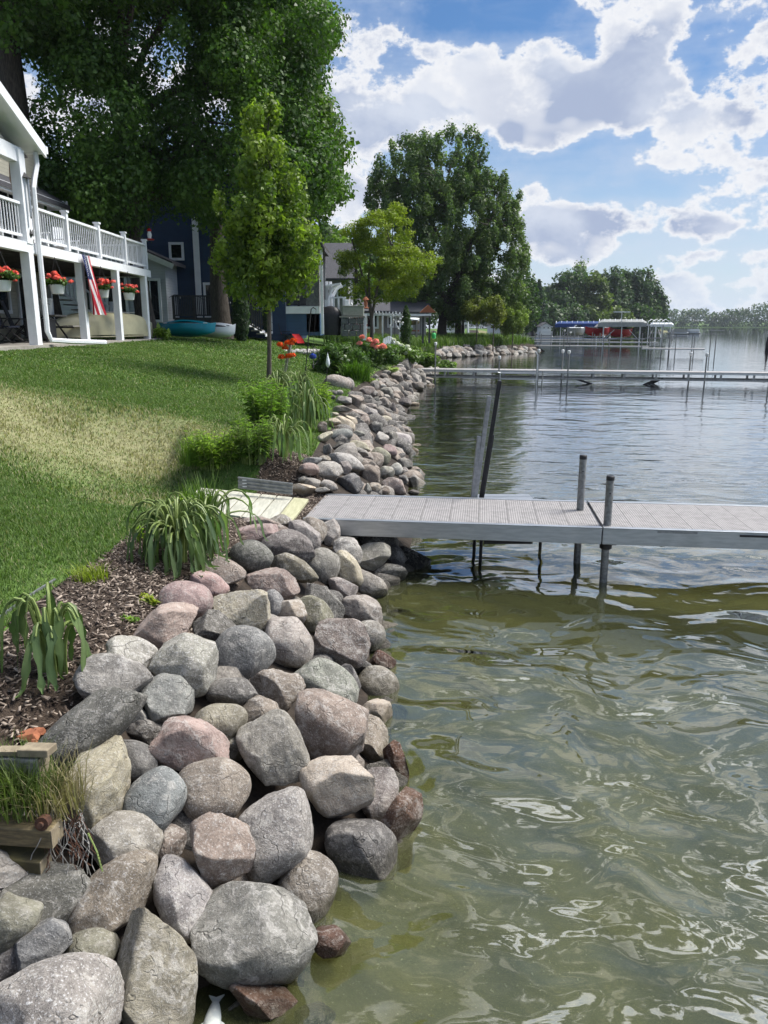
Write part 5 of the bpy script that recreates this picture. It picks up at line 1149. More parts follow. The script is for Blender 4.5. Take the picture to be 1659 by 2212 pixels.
# patio pergola in front of the low houses, swing frame, kayak rack
pg = thing('patio_pergola', 'pale flat pergola roof on thin posts in front of the low houses', 'pergola', atY(845, 715, 62))
a_, b2 = atY(808, 678, 62), atY(882, 682, 62); MB().bar(a_, b2, 2.2, .14).build('roof_slab', WHITE, pg)
for i in range(5): q = a_.lerp(b2, i / 4); MB().box((q.x, 61, q.z - 1.1), (.13, .13, 2.3)).build('post', WHITE, pg)
for i in range(10): q = a_.lerp(b2, (i + .5) / 10); MB().box((q.x, 62, q.z + .15), (.08, 2.6, .14)).build('rafter', WHITE, pg)
sw = thing('swing_frame', 'brown timber swing frame with a red roofed tower between the trees', 'swing frame', atY(910, 715, 60))
a_, b2 = atY(878, 686, 60), atY(928, 684, 60); MB().bar(a_, b2, .14, .14).build('beam', GREYW, sw)
for q in (a_, b2, a_.lerp(b2, .72)): MB().box((q.x, 60, q.z - .95), (.14, .14, 2.0)).build('post', DARKW, sw)
q = atY(924, 675, 60); MB().prism([(q.x - .6, 59.5, q.z), (q.x + .6, 59.5, q.z), (q.x, 59.5, q.z + .55)], (0, 1.2, 0)).build('tower_roof', BRICK, sw)
for k_ in (.3, .5): q = a_.lerp(b2, k_); MB().box((q.x, 60, q.z - 1.25), (.5, .2, .05)).build('swing_seat', BLACK, sw); MB().tube([(q.x - .2, 60, q.z), (q.x - .2, 60, q.z - 1.25)], .015, 4).build('chain', STEEL, sw); MB().tube([(q.x + .2, 60, q.z), (q.x + .2, 60, q.z - 1.25)], .015, 4).build('chain', STEEL, sw)
rk = thing('kayak_rack', 'low rack holding a pale blue and yellow kayak by the low house', 'rack', atY(885, 715, 57))
for px, in ((868,), (900,)): q = atY(px, 700, 57); MB().box((q.x, 57, q.z - .3), (.1, .8, 1.2)).build('upright', GREYW, rk)
a_, b2 = atY(863, 699, 57), atY(906, 699, 57); MB().bar(a_ - Vector((0, 0, .5)), b2 - Vector((0, 0, .5)), .1, .1).build('bearer', BRICK, rk)
t = thing('kayak', 'pale blue and yellow kayak lying on the rack', 'kayak', (a_ + b2) / 2); hull(t, 'hull', (a_ + b2) / 2 - Vector((0, 0, .1)), (b2 - a_).length, .7, .3, 0, PINE, sheer=.1); hull(t, 'deck', (a_ + b2) / 2 + Vector((0, 0, .18)), (b2 - a_).length, .7, .14, 0, FROST, 0, True, sheer=.1)
pf = thing('timber_swing', 'pale timber frame swing standing right of the A frame cottage', 'swing', atY(985, 715, 100))
for px in (953, 1012): 
    q = atY(px, 712, 100); top = atY(px + (4 if px < 980 else -2), 681, 100)
    for dy in (-.8, .8): MB().bar((q.x, 100 + dy, 1.0), (top.x, 100, top.z), .16, .16).build('leg', TRIM, pf)
MB().bar(atY(956, 684, 100), atY(1012, 684, 100), .16, .2).build('beam', TRIM, pf); MB().bar(atY(957, 697, 100), atY(1010, 697, 100), .14, .14).build('rail', TRIM, pf)

# ---------------------------------------------------------------- trees
def leaf_mesh(P, N, L, W, col, droop=.0, fold=.25):
    """rhombic folded leaves, two triangles-pairs each"""
    n = len(P); N = N / np.maximum(1e-6, np.linalg.norm(N, axis=1))[:, None]
    r = rng.normal(size=(n, 3)); T = r - (r * N).sum(1)[:, None] * N; T[:, 2] -= droop; T /= np.maximum(1e-6, np.linalg.norm(T, axis=1))[:, None]
    B = np.cross(N, T); L = L[:, None]; W = W[:, None]
    V = np.stack([P - T * L * .5, P - T * L * .05 + B * W * .5 + N * W * fold, P + T * L * .5, P - T * L * .05 - B * W * .5 + N * W * fold], 1).reshape(-1, 3)
    return V, np.arange(n * 4).reshape(-1, 4), np.repeat(col, 4, 0)
def crown_leaves(clumps, n, size, c1, c2, aspect=.7, shell=.45, up=.35, top_tint=None, size_var=.35):
    C = np.array([c[0] for c in clumps]); Rr = np.array([c[1] for c in clumps]); wt = np.prod(Rr, 1) ** .667; wt = wt / wt.sum()
    k = rng.choice(len(clumps), n, p=wt); d = rng.normal(size=(n, 3)); d /= np.linalg.norm(d, axis=1)[:, None]
    rad = shell + (1 - shell) * rng.uniform(0, 1, n) ** .6; rad = rad * (1 + .18 * rng.normal(size=n))
    P = C[k] + d * Rr[k] * rad[:, None]
    N = d + rng.normal(size=(n, 3)) * .55; N[:, 2] += up
    s_ = size * (1 + size_var * rng.normal(size=n)).clip(.4, 1.9)
    tone = rng.uniform(0, 1, len(clumps))[k] * .55 + rng.uniform(0, 1, n) * .45
    col = np.array(c1) * (1 - tone)[:, None] + np.array(c2) * tone[:, None]; col = col * rng.uniform(.8, 1.2, n)[:, None]
    return leaf_mesh(P, N, s_, s_ * aspect, col, .3)
def clumps_in(ell, K, r0, r1, stretch=1., inner=.35):
    """K clumps through the volume of a few big ellipsoids"""
    w = np.array([np.prod(e[1]) ** .6 for e in ell]); w /= w.sum(); out_ = []
    for i in range(K):
        c, rr = ell[rng.choice(len(ell), p=w)]; d = rng.normal(size=3); d /= np.linalg.norm(d)
        t_ = inner + (1 - inner) * rng.uniform() ** .5; s_ = rng.uniform(r0, r1)
        out_.append((np.array(c) + d * np.array(rr) * t_, np.array([s_, s_, s_ * stretch]) * rng.uniform(.75, 1.25, 3)))
    return out_
def limb(mb, a, b, r0, r1, wob=.08, n=7):
    a, b = np.array(a, float), np.array(b, float); L = np.linalg.norm(b - a); path = []
    j = rng.normal(size=3) * wob * L
    for i in range(n):
        t_ = i / (n - 1); path.append(a * (1 - t_) + b * t_ + j * math.sin(math.pi * t_) + np.array([0, 0, .10 * L * math.sin(math.pi * t_)]))
    mb.tube(path, [r0 + (r1 - r0) * (i / (n - 1)) ** .8 for i in range(n)], 8)
def tree(name, label, base, trunk_h, r, ell, K, cr, n, size, c1, c2, group=None, limbs=10, stretch=1., bark=None, aspect=.7, inner=.35, lean=(0, 0), shell=.45, forks=None, up=.35):
    base = Vector(base); t = thing(name, label, 'tree', base, 0, group)
    cl = clumps_in(ell, K, *cr, stretch, inner)
    V, F, C = crown_leaves(cl, n, size, c1, c2, aspect, shell, up)
    np_obj('crown', V, F, LEAF, t, col=C)
    mb = MB(); zt = trunk_h
    pth = [(base.x + lean[0] * k / 6 + .06 * r * math.sin(k * 2.1), base.y + lean[1] * k / 6, base.z - .2 + (trunk_h + .2) * k / 6) for k in range(7)]
    mb.tube(pth, [r * (1.45 if k == 0 else 1.08 - .09 * k) for k in range(7)], 12)
    tops = [Vector(pth[-1])]
    if forks:
        for f_ in forks: limb(mb, pth[-1], f_, r * .62, r * .22, .03, 9); tops.append(Vector(f_)); tops.append(Vector(pth[-1]).lerp(Vector(f_), .5))
    for i in range(limbs):
        c = cl[rng.integers(len(cl))][0]; st_ = min(tops + [Vector(pth[4]), Vector(pth[5])], key=lambda q: (q - Vector(c)).length + (0 if q.z < c[2] + 1 else 3))
        limb(mb, st_, c, r * .26, r * .05)
    mb.build('trunk', bark or BARK, t, smooth=True)
    return t
MG1, MG2 = (.015, .043, .010), (.066, .128, .021)
# big maple beside the deck
M0 = atY(318, 722, 31); mx_, my_ = M0.x, 31.0
def pt(px, py, Y): q = atY(px, py, Y); return (q.x, q.y, q.z)
sc_ = lambda n, Y: n * S / FPX * Y
ell = [(pt(250, 330, 31), (sc_(190, 31), 3.6, sc_(160, 31))), (pt(500, 330, 32), (sc_(190, 31), 3.6, sc_(200, 31))), (pt(560, 60, 32), (sc_(150, 31), 3.4, sc_(130, 31))), (pt(300, 40, 31), (sc_(230, 31), 3.4, sc_(150, 31))), (pt(400, -180, 31), (sc_(260, 31), 4, sc_(160, 31))), (pt(640, 380, 33), (sc_(95, 31), 2.4, sc_(70, 31))), (pt(180, 420, 31), (sc_(110, 31), 2.4, sc_(70, 31)))]
tree('maple_tree', 'huge dark maple with several trunks spreading above the white deck', (mx_, my_, gz(mx_, my_)), 7.6, .36, ell, 300, (.5, 1.2), 170000, .135, MG1, MG2, limbs=34, forks=[pt(265, 40, 31), pt(300, -40, 31.3), pt(345, 60, 31), pt(460, 180, 32), pt(190, 60, 31)], lean=(-.5, 0))
# second maple behind, above the blue house
ell = [(pt(620, 150, 40), (sc_(95, 40), 3, sc_(170, 40))), (pt(650, 330, 40), (sc_(70, 40), 3, sc_(90, 40))), (pt(560, 420, 40), (sc_(130, 40), 2.5, sc_(60, 40))), (pt(640, 20, 40), (sc_(60, 40), 3, sc_(80, 40))), (pt(700, 400, 40), (sc_(50, 40), 2, sc_(35, 40)))]
q = atY(493, 700, 36.9)
tree('maple_tree', 'tall brighter green maple rising behind the dark one above the blue house', (q.x, 35.2, gz(q.x, 35.2)), 7.0, .42, ell, 130, (.6, 1.3), 52000, .21, (.022, .055, .008), (.075, .135, .016), limbs=14, forks=[pt(590, 250, 39)])
# trunk at the left edge, behind the beige house
ell = [(pt(60, -140, 29), (3.6, 3, 2.2)), (pt(-60, -60, 28), (2.6, 3, 2.4))]
q = atY(30, 400, 27.5)
tree('old_tree', 'thick grey trunk of an old tree rising behind the beige house roof', (q.x - .2, 29.2, 2.25), 15.5, .55, ell, 60, (.7, 1.2), 14000, .18, MG1, MG2, limbs=10, lean=(-.5, 0))
# young broadleaf tree on the lawn
yb = ground(580, 831); YT = yb.y
def pl(px, py): return pt(px, py, YT)
u_ = sc_(1, YT)
ell = [(pl(575, 270), (36 * u_, 36 * u_, 62 * u_)), (pl(580, 360), (70 * u_, 66 * u_, 70 * u_)), (pl(575, 460), (104 * u_, 100 * u_, 75 * u_)), (pl(580, 545), (128 * u_, 115 * u_, 70 * u_)), (pl(585, 600), (116 * u_, 105 * u_, 45 * u_)), (pl(578, 225), (16 * u_, 16 * u_, 26 * u_))]
cl = clumps_in(ell, 170, .15, .33, 1.35, .2)
t = thing('young_tree', 'young upright lawn tree with bright green leaves and slim trunk', 'tree', yb)
V, F, C = crown_leaves(cl, 18000, .108, (.032, .070, .013), (.145, .205, .026), .62, .3, .1); 
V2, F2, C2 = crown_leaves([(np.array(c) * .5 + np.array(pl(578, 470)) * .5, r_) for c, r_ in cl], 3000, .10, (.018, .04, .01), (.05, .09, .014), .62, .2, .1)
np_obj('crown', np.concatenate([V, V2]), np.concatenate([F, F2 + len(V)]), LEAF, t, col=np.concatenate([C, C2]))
mb = MB(); pth = [Vector(pl(581 + .8 * math.sin(k * 1.3), 835 - k * 66)) for k in range(10)]; mb.tube(pth, [.075 if k == 0 else .060 - .0055 * k for k in range(10)], 10)
for i in range(26):
    c = cl[rng.integers(len(cl))][0]; st_ = min(pth[3:], key=lambda q: abs(q.z - (c[2] - .7))); limb(mb, st_, c, .016, .004, .05)
mb.build('trunk', BARK2, t, smooth=True)
# yellow green locust
LY = 46.; u_ = sc_(1, LY)
def pl(px, py): return pt(px, py, LY)
ell = [(pl(830, 500), (60 * u_, 50 * u_, 45 * u_)), (pl(800, 560), (75 * u_, 60 * u_, 40 * u_)), (pl(880, 570), (70 * u_, 60 * u_, 40 * u_)), (pl(820, 620), (85 * u_, 60 * u_, 30 * u_)), (pl(850, 455), (22 * u_, 20 * u_, 20 * u_)), (pl(765, 500), (25 * u_, 20 * u_, 20 * u_))]
q = Vector(pl(803, 722))
tree('locust_tree', 'yellow green locust tree with airy foliage beyond the young tree', (q.x, LY, gz(q.x, LY)), 1.9, .14, ell, 190, (.22, .48), 30000, .13, (.062, .108, .012), (.18, .222, .020), limbs=22, stretch=.7, aspect=.45, forks=[pl(800, 560), pl(850, 540), pl(760, 520)], bark=BARK2)
# small trees right behind it
for k, (px, py, w_, h_, Y, lb, n_) in enumerate([(745, 585, 45, 60, 62, 'mid green tree between the grey house and the locust', 9000), (1000, 640, 75, 50, 84, 'low hanging dark foliage under the big silver maple', 9000)]):
    q = atY(px, 715, Y); u_ = sc_(1, Y)
    tree('leafy_tree', lb, (q.x, Y, gz(q.x, Y)), 2.2, .18, [(pt(px, py, Y), (w_ * u_, 3, h_ * u_))], 40, (.6, 1.1), n_, .24, (.030, .065, .012), (.085, .14, .022), limbs=8)
# big silver maples on the shore
SY = 80.; u_ = sc_(1, SY)
def pl(px, py): return pt(px, py, SY)
ell = [(pl(880, 400), (70 * u_, 4, 90 * u_)), (pl(960, 360), (80 * u_, 4, 75 * u_)), (pl(930, 500), (110 * u_, 5, 110 * u_)), (pl(1030, 480), (90 * u_, 4.5, 90 * u_)), (pl(1060, 580), (75 * u_, 4, 90 * u_)), (pl(940, 620), (130 * u_, 4, 70 * u_)), (pl(1040, 650), (90 * u_, 4, 45 * u_))]
q = Vector(pl(955, 715))
tree('silver_maple', 'large dense silver maple standing over the shore beyond the second dock', (q.x, SY, gz(q.x, SY)), 3.4, .55, ell, 300, (.4, .95), 66000, .25, (.026, .054, .020), (.088, .13, .048), limbs=40, stretch=1.25, inner=.5, forks=[pl(900, 480), pl(960, 430), pl(1020, 520)])
for k, (px, py, w_, h_, lb) in enumerate([(880, 330, 34, 45, 0), (965, 300, 30, 42, 0), (1090, 420, 30, 50, 0), (820, 390, 26, 34, 0)]): pass
# slender upper shoots as part of a second tree
ell = [(pl(955, 470), (140 * u_, 6.5, 170 * u_)), (pl(1000, 560), (135 * u_, 6.5, 130 * u_)), (pl(950, 310), (48 * u_, 2.5, 40 * u_)), (pl(870, 350), (48 * u_, 2.5, 48 * u_)), (pl(1075, 450), (42 * u_, 2.5, 60 * u_)), (pl(830, 420), (34 * u_, 2, 46 * u_)), (pl(1110, 560), (26 * u_, 2.5, 80 * u_)), (pl(1105, 460), (24 * u_, 2.5, 60 * u_))]
q = Vector(pl(1000, 715))
tree('silver_maple', 'paler leaning maple crown rising behind the dense silver maple', (q.x, SY + 5, gz(q.x, SY + 5)), 6.0, .4, ell, 300, (.25, .5), 44000, .21, (.030, .060, .024), (.10, .145, .055), limbs=24, stretch=1.9, inner=.7, forks=[pl(950, 350), pl(1070, 480), pl(870, 400)])
# small trees and shrubs on the point
for k, (px, py, w_, h_, Y, c1, c2, n_, lb) in enumerate([(1030, 668, 26, 24, 74, (.05, .07, .012), (.13, .15, .03), 5000, 'small olive leaved tree on the point, left of a pair'), (1066, 672, 24, 26, 73, (.05, .075, .012), (.14, .16, .03), 5000, 'small olive leaved tree on the point, right of a pair'), (1108, 690, 28, 34, 78, (.07, .11, .025), (.17, .23, .06), 6500, 'pale feathery bush at the tip of the point'), (1130, 655, 14, 40, 96, (.04, .08, .02), (.12, .17, .04), 4000, 'light green sapling right of the silver maples')]):
    q = atY(px, 718, Y); u_ = sc_(1, Y); zb = gz(q.x, Y)
    tree('small_tree', lb, (q.x, Y, zb), max(.8, atY(px, py + h_ * .8, Y).z - zb), .07, [(pt(px, py, Y), (w_ * u_, w_ * u_, h_ * u_))], 26, (.25, .5), n_, .16, c1, c2, limbs=12, stretch=1.4, bark=BARK2)
# conifers and columnar evergreens
def evergreen(px, pyb, pyt, wpx, Y, label, c1, c2, n_, size, name='columnar_cypress', rag=.12, group=None):
    a_ = atY(px, pyb, Y); zb = gz(a_.x, Y) if Y < 120 else a_.z; top = atY(px, pyt, Y).z; Hh = top - zb; w_ = sc_(wpx, Y)
    t = thing(name, label, 'tree', (a_.x, Y, zb), 0, group)
    z = rng.uniform(0, 1, n_) ** .85; an = rng.uniform(0, 6.28, n_); prof = w_ * (np.sin(np.pi * np.clip(z * .93 + .07, 0, 1)) ** .6 if name == 'columnar_cypress' else (1 - z) ** .9 + .03) * (1 + rag * np.sin(z * 40 + an * 2) + rag * rng.normal(size=n_))
    rr = prof * rng.uniform(.55, 1, n_) ** .5
    P = np.stack([a_.x + rr * np.cos(an), Y + rr * np.sin(an), zb + z * Hh], -1); N = np.stack([np.cos(an), np.sin(an), np.full(n_, .4)], -1) + rng.normal(size=(n_, 3)) * .4
    s_ = size * rng.uniform(.6, 1.3, n_); V, F, C = leaf_mesh(P, N, s_, s_ * .45, green(n_, c1, c2), -.8)
    np_obj('crown', V, F, LEAF, t, col=C); MB().tube([(a_.x, Y, zb - .1), (a_.x, Y, zb + Hh * .9)], [w_ * .15, w_ * .03], 8).build('trunk', BARK, t)
evergreen(522, 726, 620, 17, 34.5, 'narrow dark cypress beside the blue house stairs', (.012, .03, .012), (.035, .065, .02), 5500, .10)
evergreen(577, 700, 625, 8, 37.5, 'thin dark evergreen against the blue porch wall', (.012, .03, .012), (.03, .055, .02), 1500, .10)
evergreen(877, 722, 660, 11, 50, 'small pointed cypress before the low grey house', (.015, .04, .012), (.045, .08, .02), 3000, .14)
evergreen(1160, 716, 606, 24, 240, 'dark pointed spruce left of the distant trees', (.008, .025, .012), (.025, .05, .025), 6000, .9, 'spruce_tree', .2)
# distant wooded point: each tree its own
FT = [(1200, 655, 34, 60, 300, 0), (1235, 640, 30, 62, 305, 0), (1250, 600, 16, 40, 330, 2), (1280, 650, 38, 58, 300, 1), (1320, 645, 34, 62, 312, 0), (1355, 640, 30, 60, 318, 0), (1385, 650, 34, 58, 320, 0), (1412, 665, 22, 44, 322, 0), (1180, 680, 28, 34, 280, 0), (1300, 690, 60, 22, 296, 1), (1225, 690, 50, 22, 292, 0), (1150, 665, 20, 48, 250, 0), (1370, 690, 50, 22, 310, 0)]
FL = ['tree at the left end of the distant wooded point', 'rounded tree below the tall pale one on the distant point', 'tall pale thin tree sticking up from the distant point', 'yellowish rounded tree mid way along the distant point', 'dark tree right of the yellowish one on the distant point', 'tall dark tree on the right half of the distant point', 'broad dark tree near the right end of the distant point', 'last low tree at the right tip of the distant point', 'low tree behind the white boats at the distant point', 'low spreading bush line below the yellowish distant tree', 'low dark bushes behind the blue canopy', 'tree beside the dark spruce across the water', 'low dark bushes below the right distant trees']
for (px, py, w_, h_, Y, k), lb in zip(FT, FL):
    q = atY(px, 716, Y); u_ = sc_(1, Y); c1, c2 = [((.014, .036, .014), (.046, .08, .028)), ((.035, .06, .014), (.085, .12, .03)), ((.05, .08, .04), (.11, .15, .08))][k]
    tree('distant_tree', lb, (q.x, Y, max(.2, gz(q.x, Y))), max(2., atY(px, py + h_ * .7, Y).z - .5), .4 if k != 2 else .25, [(pt(px, py, Y), (w_ * u_, w_ * u_ * .8, h_ * u_)), (pt(px + w_ * .3, py + h_ * .3, Y), (w_ * .7 * u_, w_ * .6 * u_, h_ * .6 * u_))], 44, (1.3, 2.8), 5200 if k != 2 else 1600, 1.1 if k != 2 else .9, c1, c2, 'trees of the distant wooded point', limbs=8, stretch=1.3, inner=.4)
# dark trees behind the houses and behind the shore
for (px, py, w_, h_, Y, lb) in [(700, 560, 40, 60, 90, 'tree behind the grey house roof'), (1120, 650, 40, 60, 150, 'dark tree behind the right edge of the silver maples'), (900, 640, 60, 55, 120, 'dark tree behind the low grey house'), (800, 600, 60, 60, 110, 'tree rising behind the locust tree'), (320, 560, 100, 90, 62, 'dark tree filling the gap behind the white deck railing'), (180, 500, 110, 100, 56, 'dark tree behind the beige house deck')]:
    q = atY(px, 716, Y); u_ = sc_(1, Y)
    tree('background_tree', lb, (q.x, Y, gz(q.x, Y)), max(2., atY(px, py + h_ * .7, Y).z - 1), .35, [(pt(px, py, Y), (w_ * u_, 4, h_ * u_))], 60, (.9, 1.9), 12000, .45, (.014, .036, .010), (.045, .085, .018), 'trees behind the houses', limbs=8)
# far shore: land and one continuous wood
fs = MB(); rows = []
for k, off_ in enumerate((0, 25, 400)): rows.append([(x, y + off_, (.0, 2.0, 9.0)[k]) for x, y in [(150, 1150), (330, 1010), (520, 930), (800, 860), (1300, 780), (2200, 700)]])
structure(fs.grid(rows).build('far_shore', LAWN))
n_ = 60000; tx = rng.uniform(120, 1500, n_); base_y = np.interp(tx, [120, 330, 520, 800, 1300, 2200], [1170, 1012, 932, 862, 782, 702]) + 6
hmax = np.interp(tx, [120, 300, 420, 560, 700, 1500], [17, 21, 25, 36, 46, 48]) * (.62 + .38 * np.abs(np.sin(tx * .083) * np.cos(tx * .031 + 1)) + .12 * np.sin(tx * .41))
zz = rng.uniform(0, 1, n_) ** .7 * hmax; dp = rng.uniform(0, 45, n_) * (.3 + .7 * zz / 30)
P = np.stack([tx, base_y + dp, .5 + zz], -1); N = rng.normal(size=(n_, 3)) + np.array([0, -.6, .5]); s_ = rng.uniform(1.6, 3.6, n_)
cc = green(n_, (.024, .046, .024), (.058, .088, .040)); V, F, C = leaf_mesh(P, N, s_, s_ * .7, cc)
stuff(tag(np_obj('far_woods', V, F, LEAF, col=C), 'continuous green woods along the far shore at right', 'woods'))

# ---------------------------------------------------------------- plants of the beds
WG1, WG2 = (.038, .066, .032), (.085, .125, .055)
def ribbon(path, widths, side, sag=.0, fold=.35):
    rows = []
    for q, w in zip(path, widths):
        j_ = Vector((random.uniform(-.2, .2), random.uniform(-.2, .2), random.uniform(-.25, .25))) * w; rows.append([q - side * w / 2 + j_, q - Vector((0, 0, w * fold)), q + side * w / 2 - j_])
    return rows
def wilted_plant(name, label, base, n, h, spread, llen, lw, seed, green_=1., group='wilted perennials along the bank'):
    """arched pale stems whose big leaves hang limp to the ground"""
    r = random.Random(seed); base = Vector(base)
    t = thing(name, label, 'plant', base, 0, group)
    for i in range(n):
        a = i / n * 6.283 + r.uniform(-.4, .4); o_ = Vector((math.cos(a), math.sin(a), 0)); side = Vector((-math.sin(a), math.cos(a), 0))
        hh_ = h * r.uniform(.55, 1.05); rr = spread * r.uniform(.35, 1.0); st_ = base + o_ * r.uniform(.01, .06)
        path = []
        for k in range(9):
            t_ = k / 8; path.append(st_ + o_ * rr * (1 - math.cos(t_ * math.pi * .70)) / 1.59 + Vector((0, 0, hh_ * math.sin(t_ * math.pi * .68))))
        me = MB().tube(path, [(.014 - .001 * k) * max(1, h) for k in range(9)], 6); s_ = me.build('stem', STEMM, t, smooth=True)
        end, d = path[-1], (path[-1] - path[-2]).normalized(); L = llen * r.uniform(.7, 1.15); lp = []; w_ = []
        q = end.copy(); pre = path[4:8]
        for k, q_ in enumerate(pre): lp.append(q_ + Vector((0, 0, .004))); w_.append(lw * (.25 + .15 * k) * r.uniform(.7, 1.1))
        for k in range(8):
            lp.append(q.copy()); w_.append(lw * math.sin(math.pi * min(.96, .32 + k / 7 * .66)) ** .8 * r.uniform(.55, 1.15) + .003)
            d = (d + Vector((r.uniform(-.28, .28), r.uniform(-.28, .28), -.8))).normalized(); q = q + d * L / 7
            if q.z < base.z + .012: q.z = base.z + .012; q += o_ * L / 14
        tw = r.uniform(-.9, .9); sd = (side * math.cos(tw) + o_ * math.sin(tw)).normalized()
        m_ = MB().grid(ribbon(lp, w_, sd, fold=r.uniform(.3, .9))); g1 = r.uniform(.75, 1.25) * green_
        lf = m_.build('leaf', LEAF, t, smooth=True)
        ca = lf.data.color_attributes.new('col', 'FLOAT_COLOR', 'POINT')
        mixc = r.uniform(0, 1); c = [(WG1[j] * (1 - mixc) + WG2[j] * mixc) * g1 for j in range(3)]
        ca.data.foreach_set('color', [v_ for v in range(len(lf.data.vertices)) for v_ in (*[x * (1.35 if v % 3 == 1 else 1.) for x in c], 1.)])
    return t
STEMM = pm('pale_stem', (.20, .26, .075), (.14, .19, .05), 12, .5)
G_ = lambda px, py: ground(px, py)
def at_base(px, py): q = ground(px, py); return q
b0 = at_base(118, 1455)
wilted_plant('wilted_plant', 'nearest wilted plant with pale arching stems and limp leaves on the mulch', b0, 20, .46, .20, .36, .046, 3)
b1 = at_base(385, 1215)
wilted_plant('wilted_plant', 'broad drooping clump of dull green leaves beside the dock planks', b1, 95, .48, .31, .42, .036, 5, .9)
b2_ = at_base(440, 1180)
wilted_plant('wilted_plant', 'drooping stems arching over the boulders in front of the planks', b2_, 20, .44, .42, .28, .03, 8, 1.3)
for k, (px, py, n, h, sp, lb) in enumerate([(612, 990, 22, .55, .36, 'drooping dark clump nearest the far aluminium channel'), (640, 905, 26, .85, .40, 'tall pale drooping clump beside the young tree'), (665, 930, 20, .8, .4, 'limp yellowish clump at the edge of the far boulders'), (600, 905, 18, .8, .4, 'limp grey green clump right below the young tree')]):
    wilted_plant('wilted_plant', lb, at_base(px, py), n + 16, h, sp, .42, .036, 20 + k, 1.2)
def grass_tuft(name, label, base, n, h, spread, w, c1, c2, cat='grass tuft', lean=(.2, .9)):
    base = Vector(base); a = rng.uniform(0, 6.28, n); r_ = spread * rng.uniform(0, 1, n) ** .6
    P = np.stack([base.x + r_ * np.cos(a), base.y + r_ * np.sin(a), np.full(n, base.z - .01)], -1)
    V, F, C = blades(P, h * rng.uniform(.5, 1.1, n), np.full(n, w), rng.uniform(*lean, n), green(n, c1, c2))
    t = thing(name, label, cat, base); np_obj('blades', V, F, BLADE, t, col=C); return t
def foliage(parent, base, rx, ry, h, n, size, aspect, c1, c2, droop=.3, clumps=14, name='foliage', z0=.25):
    base = Vector(base); cl = []
    for i in range(clumps):
        a = rng.uniform(0, 6.28); r_ = rng.uniform(0, .8) ** .6; z = rng.uniform(z0, .82) * h * (1 - .35 * r_)
        cl.append((np.array([base.x + rx * r_ * math.cos(a), base.y + ry * r_ * math.sin(a), base.z + z]), np.array([rx, ry, h * .6]) * rng.uniform(.22, .42)))
    V, F, C = crown_leaves(cl, n, size, c1, c2, aspect, .2, .6); V[:, 2] = np.maximum(V[:, 2], base.z + .01)
    return np_obj(name, V, F, LEAF, parent, col=C)
def shrub(name, label, px, py, wpx, hpx, n, size, aspect, c1, c2, cat='shrub', stems=6, clumps=18, base=None):
    b_ = base or at_base(px, py); w_ = msize(wpx, b_); h = msize(hpx, b_); t = thing(name, label, cat, b_)
    foliage(t, b_, w_ / 2, w_ / 2 * .8, h, n, size, aspect, c1, c2, clumps=clumps)
    mb = MB()
    for i in range(stems):
        a = rng.uniform(0, 6.28); mb.tube([b_, b_ + Vector((math.cos(a) * w_ * .12, math.sin(a) * w_ * .12, h * .4)), b_ + Vector((math.cos(a) * w_ * .3, math.sin(a) * w_ * .3, h * .8))], [.012, .009, .005], 5)
    mb.build('stems', STEMM, t); return t, b_, w_, h
def stemmed_plant(name, label, px, py, wpx, hpx, nst, leaf, aspect, c1, c2, cat='plant', base=None, gap=.055):
    """many upright stems, each carrying lance leaves along its length"""
    b_ = base or at_base(px, py); w_ = msize(wpx, b_) / 2; h = msize(hpx, b_); t = thing(name, label, cat, b_); mb = MB(); P, N, T = [], [], []
    for i in range(nst):
        a = rng.uniform(0, 6.28); r0 = w_ * .55 * rng.uniform(0, 1) ** .5; lean = rng.uniform(.1, .55); hh_ = h * rng.uniform(.5, 1.05)
        s0 = Vector((b_.x + r0 * math.cos(a), b_.y + r0 * math.sin(a) * .8, b_.z)); o_ = Vector((math.cos(a), math.sin(a), 0))
        path = [s0 + o_ * w_ * lean * (k / 5) ** 1.6 + Vector((0, 0, hh_ * (k / 5) * (1 - .10 * (k / 5) ** 2))) for k in range(6)]; mb.tube(path, [.006, .006, .005, .005, .004, .003], 4, False)
        nl = max(6, int(hh_ / gap) * 2)
        for j in range(nl):
            f = .18 + .82 * (j + rng.uniform(0, .8)) / nl; k = min(4, int(f * 5)); q = path[k].lerp(path[k + 1], f * 5 - k); an = rng.uniform(0, 6.28)
            d = np.array([math.cos(an), math.sin(an), rng.uniform(-.35, .55)]); d /= np.linalg.norm(d); L = leaf * rng.uniform(.6, 1.15) * (1.1 - .45 * f)
            P.append(np.array(q) + d * L * .5); T.append(d * L); nn = np.array([0, 0, 1.]) - d * d[2]; N.append(nn / np.linalg.norm(nn))
    P, N, T = np.array(P), np.array(N), np.array(T); n = len(P); L = np.linalg.norm(T, axis=1)[:, None]; B = np.cross(N, T / L); dz_ = np.zeros((n, 3)); dz_[:, 2] = -L[:, 0] * .14
    V = np.stack([P - T * .5, P + B * L * aspect * .5 + N * L * .05, P + T * .5 + dz_, P - B * L * aspect * .5 + N * L * .05], 1).reshape(-1, 3); V[:, 2] = np.maximum(V[:, 2], b_.z + .01)
    np_obj('foliage', V, np.arange(n * 4).reshape(-1, 4), LEAF, t, col=np.repeat(green(n, c1, c2), 4, 0)); mb.build('stems', STEMM, t); return t, b_, w_ * 2, h
grass_tuft('grass_tuft', 'yellow green grass tuft growing out of the mulch', at_base(192, 1252), 260, .12, .13, .006, (.14, .20, .012), (.26, .32, .03))
grass_tuft('grass_tuft', 'tall green grass blades behind the drooping clump by the planks', at_base(440, 1150), 200, .52, .16, .013, (.06, .12, .02), (.14, .22, .04), lean=(.1, .6))
